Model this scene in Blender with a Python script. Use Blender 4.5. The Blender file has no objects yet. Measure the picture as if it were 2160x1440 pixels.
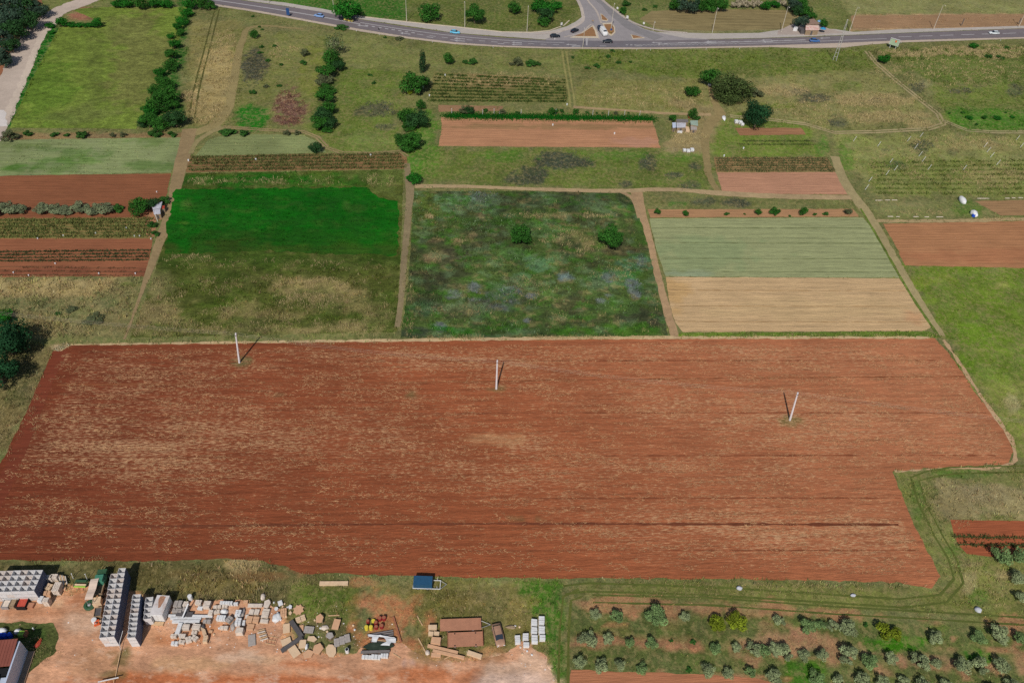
import bpy, bmesh, math, random
import numpy as np
from mathutils import Vector, Matrix, noise as mnoise
from mathutils.geometry import delaunay_2d_cdt, tessellate_polygon

random.seed(7)
rng = np.random.default_rng(11)
sc = bpy.context.scene
COL = sc.collection
PI = math.pi

# ---------------------------------------------------------------- camera (a drone about 135 m up, looking down 43 degrees)
CAM_H = 135.0
FPX = 1680.0
_d = Vector(((975 - 1080) / FPX, -(2522 - 720) / FPX, -1.0)).normalized()
_Z = -_d
_F = Vector((0, 0, -1))
_Y = (_F - _F.dot(_Z) * _Z).normalized()
_X = _Y.cross(_Z)
ROT = Matrix((_X, _Y, _Z))                      # camera -> world
cam = bpy.data.cameras.new('camera')
cam.sensor_fit = 'HORIZONTAL'
cam.sensor_width = 36.0
cam.lens = 36.0 * FPX / 2160.0
cam.clip_start = 1.0
cam.clip_end = 6000.0
cam_o = bpy.data.objects.new('camera', cam)
cam_o.matrix_world = Matrix.Translation((0, 0, CAM_H)) @ ROT.to_4x4()
COL.objects.link(cam_o)
sc.camera = cam_o

# ---------------------------------------------------------------- world, sun, exposure
SUN_EL = math.radians(46.0)
SUN_AZ_TO = math.radians(8.5)                   # shadows fall away from the viewer, turned this much to the right
world = bpy.data.worlds.new('World')
sc.world = world
world.use_nodes = True
wn = world.node_tree
for n in list(wn.nodes): wn.nodes.remove(n)
sky = wn.nodes.new('ShaderNodeTexSky')
sky.sky_type = 'NISHITA'
sky.sun_disc = False
sky.sun_elevation = SUN_EL
sky.sun_rotation = SUN_AZ_TO + PI
bg = wn.nodes.new('ShaderNodeBackground')
bg.inputs['Strength'].default_value = 0.065
wo = wn.nodes.new('ShaderNodeOutputWorld')
wn.links.new(sky.outputs[0], bg.inputs[0])
wn.links.new(bg.outputs[0], wo.inputs[0])
sun = bpy.data.lights.new('sun', 'SUN')
sun.energy = 3.75
sun.angle = math.radians(0.6)
sun.color = (1.0, 0.955, 0.89)
sun_o = bpy.data.objects.new('sun', sun)
_dir = Vector((math.sin(SUN_AZ_TO) * math.cos(SUN_EL), math.cos(SUN_AZ_TO) * math.cos(SUN_EL), -math.sin(SUN_EL)))
sun_o.rotation_euler = _dir.to_track_quat('-Z', 'Y').to_euler()
sun_o.location = (0, 0, 200)
COL.objects.link(sun_o)
sc.view_settings.view_transform = 'Standard'
sc.view_settings.look = 'None'
sc.view_settings.gamma = 1.0
sc.view_settings.exposure = -0.42
sc.cycles.use_denoising = False
sc.cycles.max_bounces = 4
sc.cycles.diffuse_bounces = 1
sc.cycles.use_adaptive_sampling = True
sc.cycles.adaptive_threshold = 0.02

# ---------------------------------------------------------------- helpers
def P(x, y, z=0.0):
    """the ground point (at height z) that stands at a place given in photograph pixels (2160 wide)"""
    v = ROT @ Vector(((x - 1080) / FPX, -(y - 720) / FPX, -1.0))
    t = (z - CAM_H) / v.z
    return Vector((v.x * t, v.y * t, z))

def PP(pts): return np.array([P(x, y)[:2] for x, y in pts])

KR = (0.735, 0.735, 0.735)
def lin(c): c = c / 255.0; return c / 12.92 if c < 0.04045 else ((c + 0.055) / 1.055) ** 2.4
def C(r, g, b, m=1.0): return tuple(min(0.85, max(0.004, lin(v) / k * m)) for v, k in zip((r, g, b), KR))

def tag(o, label=None, cat=None, group=None, kind=None):
    if label: o['label'] = label
    if cat: o['category'] = cat
    if group: o['group'] = group
    if kind: o['kind'] = kind
    return o

def empty(name, loc, rz=0.0):
    o = bpy.data.objects.new(name, None)
    o.location = loc; o.rotation_euler = (0, 0, rz); o.empty_display_size = 0.3
    COL.objects.link(o)
    return o

def copy_tree(o, parent=None):
    c = o.copy(); COL.objects.link(c); c.parent = parent
    for ch in list(o.children): copy_tree(ch, c)
    return c

# value noise, vectorised
def _h(ix, iy, s):
    n = (ix.astype(np.int64) * 374761393 + iy.astype(np.int64) * 668265263 + s * 1442695041) & 0xffffffff
    n = ((n ^ (n >> 13)) * 1274126177) & 0xffffffff
    return ((n ^ (n >> 16)) & 0xffff) / 65535.0
def vnoise(x, y, s=0):
    ix = np.floor(x); iy = np.floor(y); fx = x - ix; fy = y - iy
    fx = fx * fx * (3 - 2 * fx); fy = fy * fy * (3 - 2 * fy)
    ix = ix.astype(np.int64); iy = iy.astype(np.int64)
    a = _h(ix, iy, s); b = _h(ix + 1, iy, s); c = _h(ix, iy + 1, s); d = _h(ix + 1, iy + 1, s)
    return (a * (1 - fx) + b * fx) * (1 - fy) + (c * (1 - fx) + d * fx) * fy
def fbm(x, y, s=0, o=4):
    r = 0; a = 0.5; t = 0
    for i in range(o):
        r = r + a * vnoise(x, y, s + i * 17); t += a
        x = x * 2.03 + 11.3; y = y * 2.03 + 5.7; a *= 0.5
    return r / t

def sdist(X, Y, poly):
    """signed distance to a closed polygon, negative inside"""
    d = np.full(X.shape, 1e18); ins = np.zeros(X.shape, bool)
    n = len(poly)
    for i in range(n):
        ax, ay = poly[i]; bx, by = poly[(i + 1) % n]
        ex, ey = bx - ax, by - ay
        L = ex * ex + ey * ey + 1e-12
        t = np.clip(((X - ax) * ex + (Y - ay) * ey) / L, 0, 1)
        d = np.minimum(d, (X - ax - t * ex) ** 2 + (Y - ay - t * ey) ** 2)
        if ay != by:
            c = ((ay > Y) != (by > Y)) & (X < ex * (Y - ay) / (by - ay) + ax)
            ins ^= c
    d = np.sqrt(d)
    return np.where(ins, -d, d)

def smooth(x): x = np.clip(x, 0, 1); return x * x * (3 - 2 * x)

def fast_mesh(name, V, F, col=None, mat=None, parent=None, smooth_=False, link=True, alpha=None):
    me = bpy.data.meshes.new(name)
    V = np.asarray(V, np.float32); F = np.asarray(F, np.int32)
    k = F.shape[1]
    me.vertices.add(len(V)); me.vertices.foreach_set('co', V.ravel())
    me.loops.add(F.size); me.loops.foreach_set('vertex_index', F.ravel())
    me.polygons.add(len(F))
    me.polygons.foreach_set('loop_start', np.arange(0, F.size, k, dtype=np.int32))
    me.polygons.foreach_set('loop_total', np.full(len(F), k, np.int32))
    if smooth_: me.polygons.foreach_set('use_smooth', np.ones(len(F), bool))
    me.update(calc_edges=True)
    if col is not None:
        a = me.color_attributes.new('tint', 'FLOAT_COLOR', 'POINT')
        c4 = np.ones((len(V), 4), np.float32); c4[:, :3] = col
        if alpha is not None: c4[:, 3] = alpha
        a.data.foreach_set('color', c4.ravel())
    if mat: me.materials.append(mat)
    o = bpy.data.objects.new(name, me)
    COL.objects.link(o)
    if parent: o.parent = parent
    return o

# ---- material building
class NT:
    def __init__(s, name):
        s.m = bpy.data.materials.new(name); s.m.use_nodes = True
        s.t = s.m.node_tree; s.b = s.t.nodes['Principled BSDF']
        s.b.inputs['Specular IOR Level'].default_value = 0.15
        s.b.inputs['Roughness'].default_value = 0.9
        s._co = None
    def n(s, typ, **kw):
        nd = s.t.nodes.new(typ)
        for k, v in kw.items():
            if k.startswith('_'): nd.inputs[k[1:].replace('_', ' ')].default_value = v
            else: setattr(nd, k, v)
        return nd
    def l(s, a, b): s.t.links.new(a, b)
    def co(s):
        if not s._co:
            s._co = s.n('ShaderNodeTexCoord').outputs['Object']
        return s._co
    def mapped(s, scale=(1, 1, 1), rot=0.0, loc=(0, 0, 0)):
        mp = s.n('ShaderNodeMapping'); mp.vector_type = 'POINT'
        # rotate first, then scale
        r = s.n('ShaderNodeVectorRotate', rotation_type='Z_AXIS'); r.inputs['Angle'].default_value = rot
        s.l(s.co(), r.inputs['Vector'])
        mp.inputs['Scale'].default_value = scale; mp.inputs['Location'].default_value = loc
        s.l(r.outputs[0], mp.inputs['Vector'])
        return mp.outputs[0]
    def noise(s, vec, scale, detail=4, rough=0.6):
        nd = s.n('ShaderNodeTexNoise'); nd.inputs['Scale'].default_value = scale
        nd.inputs['Detail'].default_value = detail; nd.inputs['Roughness'].default_value = rough
        s.l(vec, nd.inputs['Vector']); return nd.outputs['Fac']
    def ramp(s, v, a, b, lo=0.0, hi=1.0):
        nd = s.n('ShaderNodeMapRange'); nd.inputs['From Min'].default_value = a; nd.inputs['From Max'].default_value = b
        nd.inputs['To Min'].default_value = lo; nd.inputs['To Max'].default_value = hi
        s.l(v, nd.inputs['Value']); return nd.outputs[0]
    def math(s, op, a, b=None):
        nd = s.n('ShaderNodeMath', operation=op)
        for i, v in enumerate((a, b)):
            if v is None: continue
            if isinstance(v, (int, float)): nd.inputs[i].default_value = v
            else: s.l(v, nd.inputs[i])
        return nd.outputs[0]
    def mix(s, fac, a, b, mode='MIX'):
        nd = s.n('ShaderNodeMix', data_type='RGBA', blend_type=mode)
        for i, v in ((0, fac), (6, a), (7, b)):
            if isinstance(v, (int, float)): nd.inputs[i].default_value = v
            elif isinstance(v, tuple): nd.inputs[i].default_value = (*v[:3], 1)
            else: s.l(v, nd.inputs[i])
        return nd.outputs[2]
    def scale(s, col, f):
        nd = s.n('ShaderNodeVectorMath', operation='SCALE'); s.l(col, nd.inputs[0])
        if isinstance(f, (int, float)): nd.inputs[3].default_value = f
        else: s.l(f, nd.inputs[3])
        return nd.outputs[0]
    def attr(s):
        nd = s.n('ShaderNodeAttribute'); nd.attribute_name = 'tint'; return nd.outputs['Color'], nd.outputs['Alpha']
    def bump(s, h, strength=0.5, dist=0.2):
        nd = s.n('ShaderNodeBump'); nd.inputs['Strength'].default_value = strength; nd.inputs['Distance'].default_value = dist
        s.l(h, nd.inputs['Height']); s.l(nd.outputs[0], s.b.inputs['Normal'])
    def out(s, col):
        if isinstance(col, tuple): s.b.inputs['Base Color'].default_value = (*col[:3], 1)
        else: s.l(col, s.b.inputs['Base Color'])
        return s.m

_mats = {}
def paint(name, col, rough=0.6, metal=0.0, spec=0.4, var=0.12, scale=2.0, dirt=None, dirt_amt=0.4):
    """a plain coloured surface with slight procedural unevenness and dirt"""
    if name in _mats: return _mats[name]
    t = NT(name)
    nz = t.noise(t.co(), scale, 5)
    c = t.mix(1.0, col, t.mix(t.ramp(nz, .3, .7), (1 - var,) * 3, (1 + var,) * 3), 'MULTIPLY')
    if dirt:
        n2 = t.noise(t.co(), scale * 0.6, 6, .7)
        c = t.mix(t.math('MULTIPLY', t.ramp(n2, .45, .7), dirt_amt), c, dirt)
    t.b.inputs['Roughness'].default_value = rough; t.b.inputs['Metallic'].default_value = metal
    t.b.inputs['Specular IOR Level'].default_value = spec
    _mats[name] = t.out(c)
    return _mats[name]

def attr_mat(name, rough=0.9, var=0.25, scale=3.0):
    t = NT(name); c, _ = t.attr()
    nz = t.noise(t.co(), scale, 3)
    t.b.inputs['Roughness'].default_value = rough
    return t.out(t.scale(c, t.ramp(nz, .3, .7, 1 - var, 1 + var)))

# ---- solid geometry (collects pieces, builds ONE mesh)
class MB:
    def __init__(s): s.v = []; s.f = []
    def add(s, vs, fs):
        k = len(s.v); s.v += [tuple(v) for v in vs]; s.f += [tuple(i + k for i in f) for f in fs]; return s
    def box(s, c, size, rz=0.0, rx=0.0, ry=0.0, top=1.0):
        hx, hy, hz = size[0] / 2, size[1] / 2, size[2] / 2
        M = Matrix.Rotation(rz, 3, 'Z') @ Matrix.Rotation(ry, 3, 'Y') @ Matrix.Rotation(rx, 3, 'X')
        c = Vector(c); vs = []
        for z in (-hz, hz):
            q = top if z > 0 else 1
            for x, y in ((-hx, -hy), (hx, -hy), (hx, hy), (-hx, hy)):
                vs.append(c + M @ Vector((x * q, y * q, z)))
        return s.add(vs, [(0, 3, 2, 1), (4, 5, 6, 7), (0, 1, 5, 4), (1, 2, 6, 5), (2, 3, 7, 6), (3, 0, 4, 7)])
    def tube(s, a, b, r, r2=None, n=8, cap=True):
        a = Vector(a); b = Vector(b); r2 = r if r2 is None else r2
        d = (b - a).normalized(); u = d.orthogonal().normalized(); w = d.cross(u)
        vs = []
        for p, q in ((a, r), (b, r2)):
            for i in range(n):
                t = 2 * PI * i / n; vs.append(p + (u * math.cos(t) + w * math.sin(t)) * q)
        fs = [(i, (i + 1) % n, n + (i + 1) % n, n + i) for i in range(n)]
        if cap: fs += [tuple(range(n - 1, -1, -1)), tuple(range(n, 2 * n))]
        return s.add(vs, fs)
    def path(s, pts, r, n=6):
        for a, b in zip(pts[:-1], pts[1:]): s.tube(a, b, r, n=n)
        return s
    def prism(s, poly, z0, z1):
        n = len(poly)
        vs = [(x, y, z0) for x, y in poly] + [(x, y, z1) for x, y in poly]
        return s.add(vs, [tuple(range(n - 1, -1, -1)), tuple(range(n, 2 * n))] + [(i, (i + 1) % n, n + (i + 1) % n, n + i) for i in range(n)])
    def lathe(s, prof, n=16, c=(0, 0, 0)):
        vs = []; m = len(prof)
        for r, z in prof:
            for i in range(n):
                t = 2 * PI * i / n; vs.append((c[0] + r * math.cos(t), c[1] + r * math.sin(t), c[2] + z))
        fs = [(j * n + i, j * n + (i + 1) % n, (j + 1) * n + (i + 1) % n, (j + 1) * n + i) for j in range(m - 1) for i in range(n)]
        fs += [tuple(range(n - 1, -1, -1)), tuple((m - 1) * n + i for i in range(n))]
        return s.add(vs, fs)
    def build(s, name, mat, parent=None, loc=None, rz=None, bevel=0.0, smooth_=False):
        me = bpy.data.meshes.new(name); me.from_pydata(s.v, [], s.f); me.update()
        bm = bmesh.new(); bm.from_mesh(me)
        bmesh.ops.recalc_face_normals(bm, faces=bm.faces[:])
        if bevel: bmesh.ops.bevel(bm, geom=bm.edges[:], offset=bevel, segments=1, affect='EDGES', clamp_overlap=True)
        bm.to_mesh(me); bm.free()
        if smooth_: me.polygons.foreach_set('use_smooth', np.ones(len(me.polygons), bool))
        me.materials.append(mat)
        o = bpy.data.objects.new(name, me); COL.objects.link(o)
        if parent: o.parent = parent
        if loc is not None: o.location = loc
        if rz is not None: o.rotation_euler = (0, 0, rz)
        return o

# ---------------------------------------------------------------- ground colours: zones of vegetation and soil
BASE = C(94, 98, 54)
STRAW = C(158, 138, 96); SOIL = C(146, 92, 62); PALE = C(165, 150, 130)
# polygon zones (pixels), colour, feather in metres, noise amplitude in metres
ZP = [
 # --- top, beyond the road
 ([(-200,-60),(2400,-60),(2400,75),(1500,70),(1200,60),(700,20),(-200,20)], C(88,96,48), 4, 3),
 ([(620,-60),(860,-60),(860,45),(740,34),(560,0)], C(46,92,22), 3, 3),
 ([(860,-60),(1225,-60),(1215,60),(1000,68),(860,48)], C(78,90,38), 3, 3),
 ([(1290,-60),(1600,-60),(1560,20),(1330,35)], C(84,96,46), 3, 3),
 ([(1740,-60),(2400,-60),(2400,28),(1790,32)], C(112,114,68), 3, 3),
 ([(1795,32),(2400,26),(2400,58),(1800,66)], C(146,118,88), 2, 2),
 ([(1330,60),(1660,50),(1690,66),(1400,70)], C(120,115,80), 2, 2),
 # --- between road and fields
 ([(395,40),(520,45),(515,170),(480,262),(380,258),(400,150)], C(110,106,60), 3, 3),
 ([(425,110),(500,90),(500,180),(470,255),(405,250),(415,180)], C(140,124,80), 3, 5),
 ([(395,190),(425,190),(420,215),(392,213)], C(150,132,90), 1, 3),
 ([(500,65),(700,80),(690,180),(660,275),(480,270),(505,150)], C(98,102,52), 4, 4),
 ([(690,135),(850,150),(840,330),(690,320),(650,270)], C(84,100,38), 4, 4),
 ([(735,90),(1190,105),(1195,160),(900,150),(730,140)], C(98,104,54), 4, 3),
 ([(1205,105),(1820,105),(1850,150),(1500,175),(1210,135)], C(84,98,38), 3, 3),
 ([(1500,165),(1850,150),(1990,260),(1560,275)], C(112,112,64), 4, 5),
 ([(1840,105),(2400,95),(2400,190),(1960,175)], C(80,96,38), 4, 4),
 ([(1950,180),(2400,180),(2400,280),(2020,278)], C(88,102,42), 4, 4),
 ([(1990,228),(2400,232),(2400,276),(2030,274)], C(64,104,28), 2, 3),
 ([(1490,262),(1560,240),(1700,262),(1730,330),(1500,330)], C(90,108,40), 2, 2),
 ([(1750,285),(2400,285),(2400,415),(1840,412)], C(116,120,66), 3, 4),
 ([(1810,335),(2400,330),(2400,412),(1840,410)], C(104,112,56), 3, 4),
 ([(1820,420),(2060,420),(2110,455),(1850,455)], C(104,108,62), 2, 2),
 ([(1300,170),(1500,170),(1520,245),(1215,228),(1215,170)], C(108,108,58), 2, 3),
 ([(865,312),(1490,318),(1515,400),(880,392)], C(84,98,40), 2, 3),
 ([(850,230),(925,240),(920,330),(860,340)], C(74,108,34), 2, 3),
 ([(865,330),(900,330),(880,395),(855,360)], C(66,108,30), 2, 2),
 ([(1395,300),(1480,262),(1500,330),(1400,330)], C(130,116,80), 2, 3),
 ([(1400,205),(1530,230),(1500,300),(1470,250)], C(124,112,74), 2, 2),
 ([(380,-10),(412,-10),(398,60),(388,130),(380,200),(392,262),(298,268),(310,205),(332,142),(356,80)], C(34,80,20), 2, 2),
 ([(690,85),(718,90),(722,130),(706,200),(700,262),(660,270),(664,240),(680,190),(684,130)], C(62,78,34), 3, 3),
 ([(98,50),(132,58),(112,82),(90,130),(64,182),(20,270),(13,262),(46,175),(70,112),(84,68)], C(18,92,18), 1.5, 1.5),
 # --- left block
 ([(-200,282),(388,280),(386,292),(-200,298)], C(120,98,66), 1, 1.2),
 ([(-200,583),(300,585),(265,712),(-200,712)], C(104,100,62), 1.5, 2),
 ([(-200,586),(240,588),(225,622),(-200,640)], C(140,124,82), 1, 2),
 ([(0,735),(150,725),(110,760),(40,900),(-60,1000),(-200,1000),(-200,735)], C(96,88,54), 1.5, 2),
 # --- right block
 ([(1905,560),(2400,562),(2400,960),(2150,960),(2060,800),(1990,710)], C(90,110,34), 3, 3),
 ([(2050,800),(2400,820),(2400,960),(2150,960)], C(104,112,50), 4, 3),
 ([(1885,990),(2150,975),(2400,970),(2400,1440),(2000,1330),(1990,1215),(1900,1060)], C(98,102,52), 2, 3),
 ([(1960,1020),(2400,1010),(2400,1090),(1990,1090)], C(126,116,80), 2, 4),
 ([(1190,1225),(1990,1235),(2400,1260),(2400,1320),(1200,1265)], C(94,98,48), 1.5, 1.5),
 # --- in front
 ([(-300,1183),(640,1183),(700,1225),(780,1240),(760,1380),(600,1320),(340,1275),(190,1240),(-300,1240)], C(84,80,46), 1.5, 2),
 ([(610,1235),(760,1235),(760,1320),(620,1300)], C(84,92,40), 1.5, 2),
 ([(860,1222),(1195,1225),(1185,1500),(1150,1380),(870,1390),(850,1290),(790,1230)], C(100,96,50), 1.5, 2),
 ([(1080,1225),(1195,1228),(1200,1460),(1160,1440),(1150,1340)], C(62,98,26), 1, 1.5),
 ([(1195,1262),(2400,1330),(2400,1600),(1195,1600)], C(80,90,44), 2, 2),
 ([(1190,1258),(1660,1278),(2400,1325),(2400,1345),(1700,1300),(1195,1280)], C(138,104,72), 1.2, 2.6),
 ([(1200,1340),(1330,1345),(1480,1352),(1480,1366),(1200,1354)], C(134,98,70), 1, 1.5),
 ([(1550,1340),(1640,1330),(2400,1420),(2400,1442),(1800,1400),(1560,1372)], C(138,106,76), 1.6, 3.6),
 ([(1800,1352),(1880,1370),(1990,1400),(1940,1420),(1830,1385)], C(140,104,76), 1, 2),
 ([(1810,1335),(1960,1340),(1960,1378),(1825,1382)], C(52,98,14), .8, 1.5),
 ([(2030,1370),(2090,1372),(2090,1400),(2030,1400)], C(48,96,18), .6, 1),
 ([(1660,1392),(1740,1395),(1735,1460),(1660,1460)], C(56,92,22), .8, 1),
 # dirt in front of the yard spilling into the grass
 ([(790,1240),(850,1265),(900,1370),(840,1390),(770,1385),(740,1270)], C(150,100,66), 3, 6),
 ([(-300,1232),(190,1232),(360,1270),(600,1300),(640,1370),(800,1388),(900,1380),(1010,1385),(1080,1372),(1150,1375),(1180,1480),(-300,1600)], C(186,134,98), .8, 1.2),
 ([(60,1310),(110,1312),(128,1345),(120,1375),(80,1400),(40,1430),(-200,1430),(-200,1310)], C(84,84,48), .6, 1.2),
]
# soft patches: cx, cy, rx, ry (pixels), colour, strength
ZE = [
 (535,145,26,34,C(62,64,50),.95),(530,245,34,24,C(24,98,14),.95),(610,228,33,38,C(104,74,66),.95),
 (600,205,30,10,C(132,110,84),.6),(660,150,26,50,C(104,112,44),.6),(615,60,50,6,C(112,106,72),.5),
 (800,230,36,18,C(72,72,54),.8),(815,268,22,8,C(76,78,56),.7),(780,300,60,20,C(100,116,54),.6),
 (1185,338,56,18,C(56,64,50),.95),(1130,365,30,14,C(58,66,48),.9),(1100,378,40,12,C(60,68,48),.9),(1134,384,14,6,C(60,66,48),.8),
 (1368,340,18,16,C(60,68,48),.9),(1420,370,18,8,C(62,68,50),.85),(1467,351,14,7,C(60,66,50),.85),(1318,389,14,6,C(66,70,54),.8),(1450,393,22,9,C(66,74,50),.7),
 (1060,328,60,10,C(64,104,28),.6),(1290,328,80,10,C(70,106,30),.6),(900,345,30,40,C(74,106,34),.6),(1440,328,60,12,C(72,108,32),.6),
 (1480,425,24,8,C(66,72,54),.8),(1555,428,26,9,C(60,66,52),.85),(1424,430,20,6,C(50,98,24),.8),
 (1720,208,34,9,C(72,72,56),.85),(1685,196,22,7,C(80,80,60),.7),(1845,213,16,5,C(76,76,60),.7),(1770,260,20,10,C(76,80,58),.7),(1765,245,16,7,C(90,92,62),.6),
 (1650,190,50,12,C(146,130,92),.5),(1850,210,90,14,C(146,130,90),.5),(1870,245,80,12,C(148,130,92),.5),(1940,262,30,8,C(138,122,86),.6),(1640,225,30,8,C(92,112,36),.6),(1790,180,30,8,C(92,108,48),.6),
 (1935,185,22,12,C(80,80,58),.6),(2030,192,30,6,C(70,76,50),.7),(2140,190,16,12,C(76,80,58),.7),(1950,178,22,10,C(120,112,86),.5),
 (1945,308,22,13,C(80,88,54),.8),(1940,320,16,6,C(66,76,50),.7),(1888,350,22,8,C(66,86,46),.9),(1868,317,10,5,C(80,84,60),.7),(2010,322,14,8,C(84,86,60),.6),(2090,300,20,8,C(90,92,58),.6),
 (2060,310,60,10,C(138,128,84),.5),(2100,370,60,18,C(136,126,82),.5),(1800,300,30,10,C(110,122,60),.5),(1780,340,20,34,C(70,104,30),.7),(1735,310,14,20,C(66,104,30),.7),
 (2040,435,26,14,C(74,106,34),.7),(1900,432,60,6,C(122,116,78),.5),
 (330,10,40,12,C(20,92,14),.5),(100,45,10,6,C(20,94,14),.8),
 (180,28,34,12,C(128,82,66),.95),(125,47,16,8,C(120,84,64),.9),
 # left weeds
 (60,640,60,14,C(84,92,56),.7),(160,660,50,20,C(88,92,54),.7),(230,640,30,24,C(74,84,48),.7),(90,690,60,16,C(118,108,70),.7),(270,600,20,10,C(90,100,44),.7),
 (128,732,20,8,C(182,158,124),.9),(30,790,34,50,C(76,78,44),.7),(20,900,26,40,C(92,80,48),.7),
 # front verge
 (300,1215,70,20,C(82,74,40),.7),(420,1215,60,12,C(100,84,50),.6),(520,1190,30,14,C(160,138,98),.7),(470,1240,90,14,C(112,98,54),.6),(640,1200,40,10,C(140,92,62),.6),
 (560,1215,60,10,C(112,80,52),.6),(690,1262,60,18,C(74,92,30),.6),(760,1225,40,14,C(146,100,68),.7),(770,1275,16,10,C(160,104,72),.8),
 (1010,1255,60,12,C(84,78,42),.7),(930,1270,50,20,C(86,84,40),.5),(1110,1270,40,14,C(124,110,60),.5),(1000,1270,60,8,C(124,110,60),.5),(1085,1300,26,30,C(116,106,58),.6),
 (1155,1240,30,20,C(60,96,24),.6),(1160,1320,14,40,C(52,98,18),.7),(1040,1380,40,14,C(156,114,78),.7),(920,1380,50,16,C(108,92,52),.6),
 (1060,1370,18,8,C(92,84,46),.5),
 # orchard floor
 (1300,1318,26,6,C(148,104,72),.6),(1337,1300,8,5,C(164,108,80),.8),(1415,1320,14,8,C(150,112,80),.7),(1418,1366,8,5,C(160,108,80),.8),(1464,1368,8,5,C(160,108,78),.8),
 (1210,1358,20,7,C(152,106,76),.8),(1395,1415,10,5,C(150,104,74),.7),(1610,1315,16,6,C(140,104,74),.6),(1500,1330,80,20,C(80,84,44),.5),(1380,1330,60,14,C(70,84,38),.5),
 (1300,1330,40,8,C(96,90,50),.5),(1560,1430,80,10,C(140,98,68),.8),(1700,1335,30,12,C(144,106,80),.7),(2010,1345,10,8,C(160,112,84),.6),(2110,1370,30,8,C(150,108,80),.7),
 (2150,1355,10,5,C(156,108,82),.7),(1990,1325,50,10,C(76,92,36),.6),(2080,1240,60,24,C(112,112,58),.5),(2045,1225,14,24,C(150,136,100),.5),(2065,1265,20,20,C(74,104,34),.6),
 (2010,1160,26,14,C(70,98,36),.6),(2040,1190,24,8,C(132,120,84),.6),(2120,1212,26,8,C(140,124,90),.6),(2040,1000,90,6,C(58,96,26),.6),(2080,1040,50,22,C(138,126,92),.5),
 (1935,1060,14,40,C(66,96,36),.5),
 # right meadow
 (1960,590,50,10,C(116,128,48),.5),(2110,600,20,8,C(132,128,72),.5),(2060,700,60,30,C(84,112,26),.5),(2030,770,30,20,C(80,110,26),.5),(1950,640,30,20,C(104,120,44),.5),(2140,850,20,20,C(150,138,104),.5),
 # yard
 (180,1310,60,30,C(182,142,112),.7),(90,1290,70,10,C(170,116,82),.6),(170,1265,26,20,C(166,108,74),.8),(200,1400,80,40,C(176,132,98),.6),(110,1270,20,14,C(186,152,118),.6),
 (420,1400,90,16,C(186,146,108),.7),(560,1390,60,14,C(196,158,124),.7),(450,1430,200,14,C(176,112,72),.7),(900,1430,150,20,C(176,112,76),.8),(860,1398,16,5,C(176,142,126),.8),
 (1100,1425,70,34,C(200,166,140),.9),(1115,1390,22,20,C(196,160,132),.9),(1110,1362,10,8,C(190,140,108),.8),(640,1400,60,8,C(180,110,70),.7),(1090,1440,60,20,C(196,168,150),.8),
 (330,1340,40,20,C(184,134,96),.5),(480,1434,330,11,C(172,100,62),.8),(840,1420,120,14,C(172,104,66),.7),(500,1385,60,12,C(206,176,150),.6),(180,1310,50,26,C(196,162,136),.6),(380,1345,60,14,C(178,114,74),.6),(450,1320,40,12,C(178,116,72),.6),
 (250,1395,18,8,C(90,84,46),.7),(230,1425,26,8,C(88,88,52),.6),(236,1375,18,6,C(110,88,50),.5),(262,1372,8,9,C(60,80,30),.7),
]
_ZPW = [(PP(p), c, f, a) for p, c, f, a in ZP]
def _ellw(cx, cy, rx, ry):
    c = P(cx, cy); dx = P(cx + rx, cy) - c; dy = P(cx, cy - ry) - c
    return c.x, c.y, dx.x, dx.y, dy.x, dy.y
_ZEW = [(*_ellw(*e[:4]), e[4], e[5]) for e in ZE]

def apply_ell(X, Y, col, ells, nx, ny, dxy=1.0):
    for (cx, cy, ax, ay, bx, by, c, s) in ells:
        det = ax * by - ay * bx
        R = max(math.hypot(ax, ay), math.hypot(bx, by)) * 1.9 + 2
        m = (np.abs(X - cx) < R) & (np.abs(Y - cy) < R)
        if not m.any(): continue
        px = X[m] - cx + nx[m] * 0.0; py = Y[m] - cy
        u = (px * by - py * bx) / det; v = (-px * ay + py * ax) / det
        r = np.sqrt(u * u + v * v) + (nx[m] - .5) * 1.2 + (ny[m] - .5) * 1.5
        w = smooth((1.15 - r) / 0.35) * s
        col[m] = col[m] * (1 - w[:, None]) + np.array(c) * w[:, None]
    return col

def ground_tint(X, Y):
    nA = fbm(X * .045, Y * .045, 3, 4); nB = fbm(X * .35, Y * .35, 9, 4); nC = fbm(X * .12, Y * .12, 31, 4)
    col = np.tile(np.array(BASE), (len(X), 1))
    for poly, c, f, a in _ZPW:
        lo = poly.min(0) - f * 2 - a * 2; hi = poly.max(0) + f * 2 + a * 2
        m = (X > lo[0]) & (X < hi[0]) & (Y > lo[1]) & (Y < hi[1])
        if not m.any(): continue
        d = sdist(X[m], Y[m], poly) + (nB[m] - .5) * 2.4 * a + (nC[m] - .5) * a
        w = smooth(.5 - d / f)
        col[m] = col[m] * (1 - w[:, None]) + np.array(c) * w[:, None]
    col = apply_ell(X, Y, col, _ZEW, nC, nB)
    col *= (.80 + .40 * fbm(X * .16, Y * .3, 55, 4))[:, None]
    # light and dark, greener and drier drifts
    col *= 1.20 * (0.86 + 0.28 * nA[:, None]) * (0.84 + .32 * nC[:, None])
    g = smooth((nB - .5) * 3 + .3)[:, None] * 0.18
    luma = col.mean(1, keepdims=True)
    col = col * (1 - g) + np.hstack([luma * 1.25, luma * 1.12, luma * .75]) * g
    return col

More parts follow.
